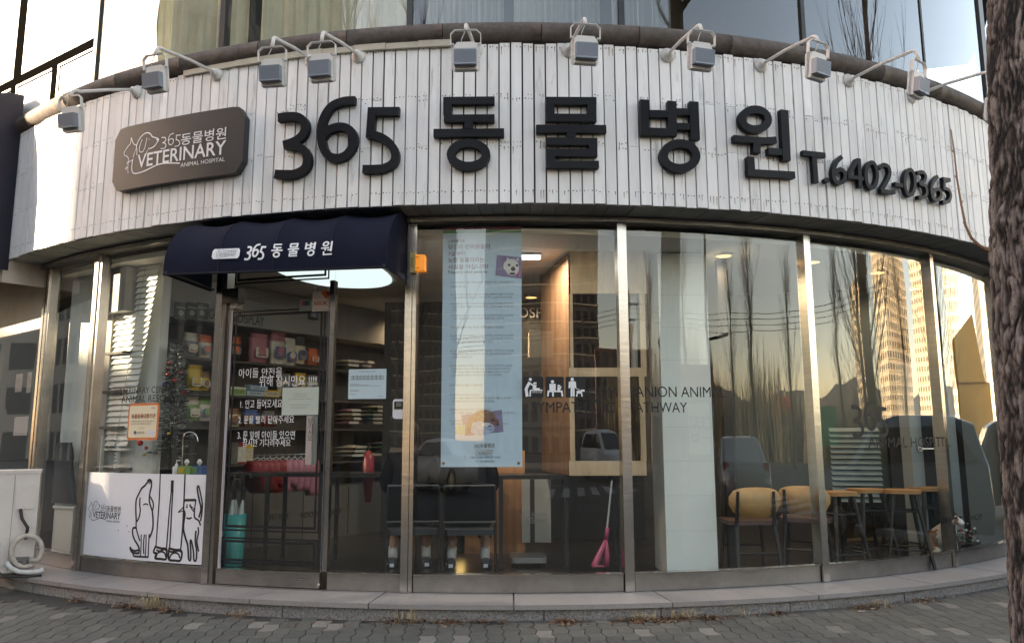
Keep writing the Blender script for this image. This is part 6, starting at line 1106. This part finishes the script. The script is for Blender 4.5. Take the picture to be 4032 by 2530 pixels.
p = onY(2165, 1055, 7.93); MB().lathe([(.03, 0), (.03, .012)], p, 12, 0, (0, -1, 0)).tube([p + V((0, -.03, 0)), p + V((.12, -.03, 0))], .01, 7).build('lever', steel, dd_)
rw = thing('white_cabinet', 'white cabinet wall behind the rightmost window', 'cabinet', onY(2280, 1290, 7.9)); p = cyl(7.2, R_(37), 0); MB().box((p.x, p.y, 1.1), (1.0, .1, 1.9), R_(37)).build('carcass', M('cabinet_pale', (.26, .28, .27), .6), rw)
fl_ = thing('flower_planter', 'low planter of red and white flowers in the rightmost window', 'planter', cyl(7.4, R_(36.5), FZ)); rng = random.Random(9); mb = MB()
mb.arc(R_(34), R_(39.5), FZ, FZ + .13, 7.3, 7.48, 0, 4); mb.build('trough', dark_metal, fl_); mb = MB()
for k in range(260):
    th = R_(rng.uniform(34, 39.5)); c = cyl(7.39 + rng.uniform(-.09, .09), th, FZ + .13 + rng.uniform(0, .14)); a = V((rng.uniform(-1, 1), rng.uniform(-1, 1), rng.uniform(-1, 1))).normalized() * .018; b_ = a.orthogonal().normalized() * .014; mb.add([c - a, c - b_, c + a, c + b_], [(0, 1, 2, 3)], rng.choice((0, 0, 0, 1, 2)))
mb.build('blossom', [M('leaf_dark', (.03, .06, .025), .6), M('petal_red', (.4, .03, .04), .6), M('petal_white', (.6, .58, .56), .6)], fl_)
# wooden chairs
def wood_chair(label, p, rz, proto=None):
    if proto is not None: c = copy_tree(proto); c.location = p; c.rotation_euler.z = rz; c['label'] = label; return c
    t = thing('wooden_chair', label, 'chair', p, 'wooden backed chairs by the glass', rz); n = 16; poly = []
    for k in range(n): a = 2 * pi * k / n; poly.append((.225 * (abs(cos(a)) ** .6) * (1 if cos(a) > 0 else -1), .63 + .105 * (abs(sin(a)) ** .75) * (1 if sin(a) > 0 else -1) + (-.02 if sin(a) < 0 else .02)))
    mb = MB(); bend = lambda u, z, d=0.: V((u, -.2 - d - .03 * (1 - (u / .225) ** 2) - (z - .63) * .18, z)); us = [-.225 + .45 * k / 12 for k in range(13)]
    def zs(u): e = max(0, 1 - (abs(u) / .226) ** 2.6) ** .5; return .62 - .125 * e, .64 + .115 * e ** .6
    fr, bk = [], []
    for u in us: a, b = zs(u); fr += [bend(u, a, .006), bend(u, b, .006)]; bk += [bend(u, a, -.006), bend(u, b, -.006)]
    m = len(fr); mb.add(fr + bk, [(2 * i, 2 * i + 2, 2 * i + 3, 2 * i + 1) for i in range(12)] + [(m + 2 * i + 1, m + 2 * i + 3, m + 2 * i + 2, m + 2 * i) for i in range(12)] + [(2 * i + 1, 2 * i + 3, m + 2 * i + 3, m + 2 * i + 1) for i in range(12)] + [(2 * i + 2, 2 * i, m + 2 * i, m + 2 * i + 2) for i in range(12)]); mb.build('backrest', wood_seat, t, True, loc=(0, 0, 0))
    MB().prism(rrect(-.22, -.2, .22, .22, .08, 5), lambda a, b, d: V((a, b, .43 + d + .012 * cos(a * 6) * cos(b * 6))), 0, .035).build('seat', M('seat_brown', (.10, .06, .05), .5, var=.2), t, loc=(0, 0, 0))
    for sx in (-1, 1):
        MB().tube([(sx * .19, -.29, 0), (sx * .165, -.2, .42), (sx * .155, -.245, .72)], [.014, .018, .013], 8).build('leg', dark_metal, t, loc=(0, 0, 0)); MB().tube([(sx * .2, .22, 0), (sx * .165, .16, .43)], [.013, .018], 8).build('leg', dark_metal, t, loc=(0, 0, 0))
    MB().tube([(-.18, -.245, .2), (.18, -.245, .2)], .011, 6).tube([(-.185, .185, .22), (.185, .185, .22)], .011, 6).build('stretcher', dark_metal, t, loc=(0, 0, 0)); return t
def at_floor(X, yd): p = onY(X, 1100, yd); return V((p.x, yd, FZ))
ch = wood_chair('wooden backed chair nearest the white column', at_floor(1755, 7.12), .02); wood_chair('wooden backed chair half hidden by the steel post', at_floor(1890, 7.3), -.42, ch)
def stool(label, p, rz, proto=None):
    if proto is not None: c = copy_tree(proto); c.location = p; c.rotation_euler.z = rz; c['label'] = label; return c
    t = thing('bar_stool', label, 'stool', p, 'wooden topped stools behind the glass', rz); MB().prism(rrect(-.155, -.14, .155, .14, .08, 5), lambda a, b, d: V((a, b, .66 + d)), 0, .034).build('seat', M('stool_wood', (.42, .22, .08), .4, var=.2), t, loc=(0, 0, 0))
    for sx in (-1, 1):
        for sy in (-1, 1): MB().tube([(sx * .19, sy * .18, 0), (sx * .095, sy * .09, .66)], [.016, .021], 7).build('leg', dark_metal, t, loc=(0, 0, 0))
    MB().tube([(-.118, -.112, .5), (.118, -.112, .5), (.118, .112, .5), (-.118, .112, .5)], .01, 6, closed=True).tube([(-.167, -.158, .16), (.167, -.158, .16), (.167, .158, .16), (-.167, .158, .16)], .008, 6, closed=True).build('foot_rail', dark_metal, t, loc=(0, 0, 0)); return t
s0 = stool('stool beside the steel post right of the chairs', at_floor(1965, 7.25), .3); stool('stool just behind the one at the steel post', at_floor(2035, 7.62), .15, s0); stool('stool under the dark inner door', at_floor(2118, 7.5), -.25, s0); stool('rearmost stool before the dark inner door', at_floor(2178, 7.85), .1, s0)
# ------------------------------------------------------------------ street tree at the right edge
YT = 4.05; pr = [onY(X, Y, YT) for X, Y in ((2316, -40), (2318, 150), (2322, 300), (2328, 480), (2330, 620), (2336, 760), (2344, 900), (2352, 1040), (2362, 1200), (2371, 1360), (2379, 1510))]
prof = sorted([(p.z, p.x) for p in pr]); prof = [(-.02, prof[0][1] - .0)] + prof + [(prof[-1][0] + 3.2, prof[-1][1] - .02)]
def edge_x(z):
    for (z0, x0), (z1, x1) in zip(prof, prof[1:]):
        if z <= z1: return x0 + (x1 - x0) * (z - z0) / (z1 - z0)
    return prof[-1][1]
tree = thing('street_tree', 'rough barked tree trunk at the right edge in front of the facade', 'tree', (edge_x(1) + .18, YT, 0)); mb = MB(); nz_, na = 640, 200; zs_ = [-.02 + 4.6 * k / (nz_ - 1) for k in range(nz_)]; hgt = []
for z in zs_:
    R0 = .185 + .01 * max(0, .5 - z) - .006 * max(0, z - 2); cxx = edge_x(z) + .218
    for k in range(na):
        a = 2 * pi * k / na;
        wv = .22 * noise.noise(V((cos(a) * 1.3, sin(a) * 1.3, z * 2.2))); ca, sa_ = cos(a + wv), sin(a + wv)
        fnz = noise.noise(V((ca * 26, sa_ * 26, z * 24))); pt = noise.noise(V((ca * 4, sa_ * 4, z * 5)))
        w1, w2, w3 = noise.noise(V((ca * 9, sa_ * 9, z * 7))), noise.noise(V((ca * 9 + 7, sa_ * 9, z * 7))), noise.noise(V((ca * 5, sa_ * 5 + 3, z * 6)))
        dv_, _q = noise.voronoi(V((ca * 3.6 + .5 * w1, sa_ * 3.6 + .5 * w2, z * 4.6 + .9 * w3))); pl_ = min(1, (dv_[1] - dv_[0]) * 2.1)
        dv2, _q = noise.voronoi(V((ca * 8 + .5 * w2, sa_ * 8 + .5 * w1, z * 11))); pl2 = min(1, (dv2[1] - dv2[0]) * 2.4)
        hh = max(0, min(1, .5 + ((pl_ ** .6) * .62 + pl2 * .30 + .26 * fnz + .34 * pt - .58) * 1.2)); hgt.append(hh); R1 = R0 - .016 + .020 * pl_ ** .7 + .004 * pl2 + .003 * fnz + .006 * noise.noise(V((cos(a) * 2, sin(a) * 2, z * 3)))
        for (ka, kz, kr, kh) in ((3.5, 2.42, .055, .035), (3.9, 1.3, .05, .02)):
            dd = ((a - ka) * .19 / kr) ** 2 + ((z - kz) / kr) ** 2; R1 += kh * math.exp(-dd)
        mb.v.append((cxx + R1 * cos(a), YT + R1 * sin(a), z))
for i in range(nz_ - 1):
    for k in range(na):
        j = (k + 1) % na; mb.f.append((i * na + k, i * na + j, (i + 1) * na + j, (i + 1) * na + k)); hm = 0; mb.m.append(0)
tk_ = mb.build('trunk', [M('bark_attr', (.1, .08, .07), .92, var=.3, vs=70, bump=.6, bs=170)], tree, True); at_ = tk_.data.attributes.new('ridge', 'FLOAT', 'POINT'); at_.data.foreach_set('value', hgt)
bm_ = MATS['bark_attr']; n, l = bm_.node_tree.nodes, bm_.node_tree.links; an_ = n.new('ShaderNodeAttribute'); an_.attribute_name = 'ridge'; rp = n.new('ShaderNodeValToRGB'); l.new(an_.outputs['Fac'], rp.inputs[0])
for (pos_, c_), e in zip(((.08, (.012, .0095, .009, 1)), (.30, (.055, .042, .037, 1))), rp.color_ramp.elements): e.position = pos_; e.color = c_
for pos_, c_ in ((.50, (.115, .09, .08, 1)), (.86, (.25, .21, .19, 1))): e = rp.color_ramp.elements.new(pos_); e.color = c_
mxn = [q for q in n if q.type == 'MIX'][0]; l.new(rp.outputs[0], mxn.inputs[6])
cr_ = MB(); rng = random.Random(77); top_ = V((edge_x(4.5) + .185, YT, 4.5)); cr_.tube([top_, top_ + V((.05, -.05, 1.8)), top_ + V((-.05, .0, 4.2)), top_ + V((.05, .1, 6.5))], [.16, .13, .08, .03], 9)
for k in range(46):
    f = rng.uniform(.25, 1); p = top_ + V((0, 0, 6.3 * f)); a = rng.uniform(0, 2 * pi); d = V((cos(a), sin(a), .75)).normalized(); L = rng.uniform(1.2, 2.6) * (1.15 - .5 * f); q = [p]
    for j in range(5): d = (d + V((rng.uniform(-.25, .25), rng.uniform(-.25, .25), .15))).normalized(); q.append(q[-1] + d * L / 5)
    cr_.tube(q, [.035 * (1.2 - f * .6) * (1 - .17 * j) for j in range(6)], 5, 0, False)
    for j in range(1, 6):
        for r_ in range(4): d2 = (d + V((rng.uniform(-1, 1), rng.uniform(-1, 1), rng.uniform(-.2, .8)))).normalized(); l2 = rng.uniform(.25, .7); cr_.tube([q[j], q[j] + d2 * l2 * .5, q[j] + d2 * l2 + V((0, 0, .1))], [.009, .006, .002], 3, 0, False)
cr_.build('crown', M('twig_bark', (.1, .075, .055)), tree)
tw = [onY(X, Y, 3.98) for X, Y in ((2328, 592), (2305, 578), (2286, 560), (2272, 530), (2262, 480), (2252, 420), (2246, 360), (2238, 305))]
mb = MB().tube(tw, [.011, .0085, .0075, .0065, .0055, .005, .004, .003], 7)
for k, sx in ((3, -1), (4, 1), (5, -1), (6, -1)): p = tw[k]; mb.tube([p, p + V((.012 * sx, 0, .018))], [.004, .002], 5)
mb.build('twig', M('twig_orange', (.26, .14, .075), .7, var=.25, vs=30), tree, True)
# ------------------------------------------------------------------ litter at the foot of the step
rng = random.Random(33); mb = MB(); clumps = [(-26, .5, 50), (-22, 1.2, 90), (-19, .8, 60), (-14.5, .5, 40), (-5.6, 1.3, 110), (-3.2, .9, 110), (-1.2, .8, 70), (2.7, .7, 110), (6.2, 1.2, 120), (8.2, 1.4, 140), (10, .8, 80), (14, .9, 50), (19.5, 1.2, 90), (24, 1.5, 70), (0, 22, 90)]
for th, sp, n in clumps:
    for k in range(n):
        a = R_(th + rng.gauss(0, sp * .6)); r = RP + .012 + abs(rng.gauss(0, .05 if sp < 5 else .18)); c = cyl(r, a, .002 + rng.random() * .022 * (1 if r < RP + .07 else .2)); d = V((rng.uniform(-1, 1), rng.uniform(-1, 1), rng.uniform(-.25, .35))).normalized(); e_ = d.cross(V((rng.uniform(-.4, .4), rng.uniform(-.4, .4), 1))).normalized(); l, w_ = rng.uniform(.012, .032), rng.uniform(.004, .011)
        if rng.random() < .35: l *= 1.6; w_ *= .22
        mb.add([c - d * l, c - d * .2 * l + e_ * w_, c + d * l + V((0, 0, .004)), c - d * .1 * l - e_ * w_ + V((0, 0, .003))], [(0, 1, 2, 3)], rng.choice((0, 0, 1, 2)))
tag(mb.build('leaf_litter', [M('leaf_brown', (.17, .085, .04), .9), M('leaf_tan', (.30, .19, .10), .9), M('leaf_dark2', (.07, .04, .025), .9)]), 'dry brown leaves scattered along the foot of the step', None, None, 'stuff')
for th, n, h, lb in ((-20.2, 90, .13, 'big dry grass tuft under the film panel'), (-5.2, 40, .10, 'dry grass tuft below the steel post right of the door'), (6.6, 70, .07, 'wide low dry grass tuft below the middle window'), (8.9, 60, .09, 'dry grass tuft with thin stalks below the white column'), (11.9, 25, .09, 'thin dry grass tuft left of the chairs window post'), (20.6, 40, .06, 'small dry grass tuft near the right end of the step'), (-14.6, 30, .05, 'short dry grass tuft before the glass door')):
    c0 = cyl(RP + .025, R_(th), 0); mb = MB()
    for k in range(n):
        a = rng.uniform(0, 2 * pi); b_ = c0 + V((rng.gauss(0, .05), rng.gauss(0, .012), 0)); L = h * rng.uniform(.4, 1.15); ou = V((cos(a), sin(a) - .5, 0)) * L * rng.uniform(.4, 1.3); u = V((-sin(a), cos(a), 0)) * .0016; m_ = b_ + ou * .4 + V((0, 0, L * .75)); t_ = b_ + ou + V((0, 0, L * rng.uniform(.3, 1))); mb.add([b_ - u, b_ + u, m_ + u, m_ - u, t_], [(0, 1, 2, 3), (3, 2, 4)], k % 2)
    tag(mb.build('grass_tuft', [M('straw', (.42, .31, .16), .85), M('straw_pale', (.52, .43, .27), .85)]), lb, 'grass tuft', 'dry grass tufts along the step')
for (X, Y), L, W_, rz, lb in (((1322, 1449), .055, .016, -.3, 'white paper strip on the paving below the middle window'), ((488, 1383), .03, .018, .8, 'crumpled white paper scrap by the big grass tuft'), ((764, 1400), .02, .014, .3, 'small white scrap left of the door step'), ((1100, 1452), .07, .005, .1, 'pale wooden stick lying left of the middle window'), ((2028, 1437), .05, .004, -.25, 'pale straw lying at right on the paving'), ((1392, 1452), .018, .012, .4, 'tiny white scrap right of the paper strip')):
    p = onZ(X, Y, .004); t = MB(); t.add([(-L / 2, -W_ / 2, 0), (0, -W_ / 2, W_ * .35), (L / 2, -W_ / 2, .002), (L / 2, W_ / 2, .003), (0, W_ / 2, W_ * .5), (-L / 2, W_ / 2, .002), (-L / 2, -W_ / 2, -.002), (0, -W_ / 2, W_ * .35 - .002), (L / 2, -W_ / 2, 0), (L / 2, W_ / 2, .001), (0, W_ / 2, W_ * .5 - .002), (-L / 2, W_ / 2, 0)], [(0, 1, 4, 5), (1, 2, 3, 4), (11, 10, 7, 6), (10, 9, 8, 7)])
    o = t.build('paper_scrap' if 'stick' not in lb and 'straw' not in lb else 'stick', M('scrap_white', (.66, .65, .62), .8) if 'stick' not in lb else M('straw_pale', (.5, .42, .27)), None, False, p); o.rotation_euler.z = rz; tag(o, lb, 'litter', 'scraps on the paving')
# ------------------------------------------------------------------ people on chairs, seen from behind
def skinned(name, verts, edges, rad, mat, parent, root=0, sub=2, loc=(0, 0, 0)):
    me = bpy.data.meshes.new('s'); me.from_pydata(verts, edges, []); o = bpy.data.objects.new('s', me); COL.objects.link(o)
    o.modifiers.new('k', 'SKIN'); o.modifiers['k'].use_smooth_shade = True; sd_ = me.skin_vertices[0].data if len(me.skin_vertices) else None
    if sd_ is None: bpy.context.view_layer.update(); sd_ = me.skin_vertices[0].data
    for i, r in enumerate(rad): sd_[i].radius = r if isinstance(r, tuple) else (r, r); sd_[i].use_root = i == root
    o.modifiers.new('u', 'SUBSURF').levels = sub; bpy.context.view_layer.update()
    m2 = bpy.data.meshes.new_from_object(o.evaluated_get(bpy.context.evaluated_depsgraph_get())); bpy.data.objects.remove(o); m2.name = name; m2.materials.clear()
    for m in (mat if isinstance(mat, list) else [mat]): m2.materials.append(m)
    for p in m2.polygons: p.use_smooth = True; p.material_index = 0
    b = bpy.data.objects.new(name, m2); COL.objects.link(b); b.parent = parent; b.location = loc; return b
skin_m = M('skin_tone', (.42, .25, .18), .55)
def person(label, p, rz, jacket, trousers, hairlen):
    t = thing('person', label, 'person', p, 'people sitting with their backs to the glass', rz); v, e, r = [], [], []
    def chain(st, pts):
        k = st
        for q, rr_ in pts:
            v.append(q); r.append(rr_)
            if k is not None: e.append((k, len(v) - 1))
            k = len(v) - 1
        return k
    pel = chain(None, [((0, 0, .50), (.15, .13))]); ch_ = chain(pel, [((0, .0, .66), (.14, .11)), ((0, .03, .84), (.155, .115)), ((0, .04, .96), (.12, .09))]); nk = chain(ch_, [((0, .06, 1.07), .055), ((0, .085, 1.15), .07), ((0, .10, 1.22), (.082, .098)), ((0, .09, 1.30), (.07, .085))]); chain(len(v) - 2, [((0, .20, 1.2), .013)])
    for sx in (-1, 1):
        hd_ = chain(ch_, [((sx * .165, .03, .99), .06), ((sx * .225, .06, .76), .048), ((sx * .16, .28, .66), .036), ((sx * .12, .36, .665), (.032, .022))])
        for q in range(5): chain(hd_, [((sx * (.085 + .018 * q) if q < 4 else sx * .08, .40 - (.05 if q == 4 else 0), .665), .010), ((sx * (.08 + .018 * q) if q < 4 else sx * .06, .435 - .008 * abs(q - 1) - (.05 if q == 4 else 0), .65), .008)])
        chain(pel, [((sx * .10, .06, .49), .095), ((sx * .145, .36, .505), .065), ((sx * .15, .22, .30), .052), ((sx * .155, .08, .10), .036), ((sx * .165, .14, .045), .036), ((sx * .175, .22, .035), .026)])
    skinned('body', v, e, r, skin_m, t)
    jv = [(0, -.005, .47), (0, -.01, .66), (0, .025, .84), (0, .035, .97), (0, .055, 1.05)]; je = [(0, 1), (1, 2), (2, 3), (3, 4)]; jr = [(.185, .145), (.175, .14), (.185, .142), (.145, .11), .075]
    for sx in (-1, 1): k = len(jv); jv += [(sx * .17, .03, .995), (sx * .235, .06, .76), (sx * .165, .27, .66)]; je += [(3, k), (k, k + 1), (k + 1, k + 2)]; jr += [.085, .07, .05]
    skinned('jacket', jv, je, jr, jacket, t)
    tv, te, trd = [(0, .0, .49)], [], [(.155, .125)]
    for sx in (-1, 1): k = len(tv); tv += [(sx * .10, .06, .49), (sx * .145, .355, .51), (sx * .15, .24, .31), (sx * .152, .19, .235)]; te += [(0, k), (k, k + 1), (k + 1, k + 2), (k + 2, k + 3)]; trd += [.105, .08, .075, .075]
    skinned('trousers', tv, te, trd, trousers, t)
    for sx in (-1, 1):
        MB().tube([(sx * .153, .145, .175), (sx * .154, .11, .13), (sx * .155, .08, .085)], [.046, .045, .043], 12).build('sock', M('sock_white', (.62, .62, .62), .9), t, True, loc=(0, 0, 0))
        sh = MB(); prof2 = [(-.075, .012, .034), (-.05, .045, .042), (0, .05, .043), (.07, .04, .045), (.13, .026, .042), (.165, .016, .026)]; rows = []
        for y_, hz_, wx in prof2: rows.append([(sx * .162 + wx * cos(q * pi / 4) + sx * y_ * .12, .1 + y_, .004 + max(0, hz_ * (1 + sin(q * pi / 4)))) for q in range(8)])
        for a_, b_ in zip(rows, rows[1:]): sh.add(a_ + b_, [(q, (q + 1) % 8, 8 + (q + 1) % 8, 8 + q) for q in range(8)])
        sh.add(rows[0], [tuple(range(7, -1, -1))]); sh.add(rows[-1], [tuple(range(8))]); so_ = sh.build('shoe', M('shoe_dark', (.03, .035, .045), .5), t, True, loc=(0, 0, 0)); st = MB()
        for s2 in (-1, 1): st.box((sx * .162 + s2 * .042, .13, .035), (.004, .10, .014))
        st.box((sx * .16, .023, .03), (.04, .006, .03)); st.build('shoe_stripe', white_vinyl, so_, loc=(0, 0, 0))
    hm = MB(); vs = []
    for i in range(9):
        f = i / 8; z = 1.325 - f * hairlen; w_ = .098 * (min(1, (.15 + f * 3.2)) ** .5) * (1 - .12 * f); vs += [(w_ * cos(a), .075 + (w_ * 1.08) * sin(a), z + .012 * sin(3 * a)) for a in [R_(150 + 240 * q / 12) for q in range(13)]]
    hm.add(vs, [(13 * i + q, 13 * i + q + 1, 13 * i + 14 + q, 13 * i + 13 + q) for i in range(8) for q in range(12)] + [tuple(range(12, -1, -1))]); hm.build('hair', M('hair_black', (.012, .010, .010), .45), t, True, loc=(0, 0, 0)); return t
def visitor_chair(label, p, rz, proto=None):
    if proto is not None: c = copy_tree(proto); c.location = p; c.rotation_euler.z = rz; c['label'] = label; return c
    t = thing('visitor_chair', label, 'chair', p, 'black framed chairs the people sit on', rz)
    for sx in (-1, 1): MB().tube([(sx * .235, -.23, 0), (sx * .23, -.22, .44), (sx * .225, -.255, .76)], .011, 7).build('leg', dark_metal, t, loc=(0, 0, 0)); MB().tube([(sx * .235, .24, 0), (sx * .23, .22, .44)], .011, 7).build('leg', dark_metal, t, loc=(0, 0, 0))
    MB().prism(rrect(-.225, -.2, .225, .23, .05, 4), lambda a, b, d: V((a, b, .33 + d)), 0, .05).build('seat', M('seat_blue_grey', (.03, .033, .042), .6), t, loc=(0, 0, 0))
    MB().hexa([(-.222, -.232, .46), (.222, -.232, .46), (.222, -.215, .46), (-.222, -.215, .46), (-.218, -.262, .755), (.218, -.262, .755), (.218, -.245, .755), (-.218, -.245, .755)]).build('backrest', M('back_black', (.005, .005, .006), .7, spec=.2), t, loc=(0, 0, 0))
    MB().tube([(-.225, -.255, .765), (.225, -.255, .765)], .009, 7).build('top_rail', M('rail_grey', (.12, .12, .125), .35, .6), t, loc=(0, 0, 0)); MB().tube([(-.23, -.235, .45), (.23, -.235, .45)], .009, 7).build('lower_rail', MATS['rail_grey'], t, loc=(0, 0, 0)); return t
vc = visitor_chair('black framed chair under the long banner', at_floor(1107, 7.32), .03); visitor_chair('black framed chair half hidden by the steel post', at_floor(975, 7.36), .1, vc)
person('person in a dark coat and rolled trousers sitting under the long banner', at_floor(1103, 7.36), .03, M('coat_black', (.004, .004, .005), .8, var=.3, vs=8, spec=.2), M('denim_dark', (.03, .04, .055), .8), .20)
person('person in a black jacket sitting behind the steel post', at_floor(967, 7.42), .12, M('jacket_black', (.004, .004, .005), .8, spec=.2), M('denim_grey', (.06, .085, .10), .8), .30)
# ------------------------------------------------------------------ dog at the right
dg = thing('dog', 'white and brown dog sitting below the stools facing the street', 'dog', at_floor(2214, 7.62)); dv = [(0, .16, .12), (0, .10, .22), (0, .0, .30), (0, -.05, .36), (0, -.07, .42), (0, -.13, .40), (0, -.185, .375), (0, .26, .06), (0, .33, .05)]; de = [(0, 1), (1, 2), (2, 3), (3, 4), (4, 5), (5, 6), (0, 7), (7, 8)]; dr = [(.10, .10), (.10, .105), (.085, .09), (.06, .06), (.068, .07), (.038, .036), (.028, .026), .018, .01]
for sx in (-1, 1):
    k = len(dv); dv += [(sx * .06, -.02, .22), (sx * .062, -.04, .12), (sx * .062, -.045, .04), (sx * .065, -.085, .02)]; de += [(2, k), (k, k + 1), (k + 1, k + 2), (k + 2, k + 3)]; dr += [.04, .026, .021, .022]
    k = len(dv); dv += [(sx * .10, .10, .13), (sx * .12, .0, .11), (sx * .11, .06, .035), (sx * .11, -.03, .022)]; de += [(0, k), (k, k + 1), (k + 1, k + 2), (k + 2, k + 3)]; dr += [.065, .045, .028, .024]
body = skinned('body', dv, de, dr, [M('fur_white', (.55, .52, .47), .9, var=.1, vs=30), M('fur_brown', (.20, .11, .055), .9, var=.2, vs=30)], dg)
for pl_ in body.data.polygons:
    c = pl_.center
    if (c.z > .385 and abs(c.x) > .02 and c.y > -.15) or (c.y > .1 and c.z > .16) or (c.y > .03 and abs(c.x) > .07 and c.z > .12): pl_.material_index = 1
for sx in (-1, 1):
    MB().hexa([(sx * .05, -.08, .47), (sx * .065, -.06, .475), (sx * .075, -.05, .47), (sx * .055, -.05, .47), (sx * .085, -.11, .385), (sx * .10, -.08, .38), (sx * .105, -.06, .39), (sx * .09, -.07, .39)] if sx > 0 else [(sx * .055, -.05, .47), (sx * .075, -.05, .47), (sx * .065, -.06, .475), (sx * .05, -.08, .47), (sx * .09, -.07, .39), (sx * .105, -.06, .39), (sx * .10, -.08, .38), (sx * .085, -.11, .385)]).build('ear', MATS['fur_brown'], dg, True, loc=(0, 0, 0)); MB().ball((sx * .032, -.135, .435), .011, 8, 6).build('eye', M('eye_black', (.01, .008, .008), .1), dg, True, loc=(0, 0, 0))
MB().ball((0, -.212, .382), (.018, .014, .014), 10, 6).build('nose', MATS['eye_black'], dg, True, loc=(0, 0, 0)); dg.rotation_euler.z = R_(28)
bpy.data.objects.remove(TXT)
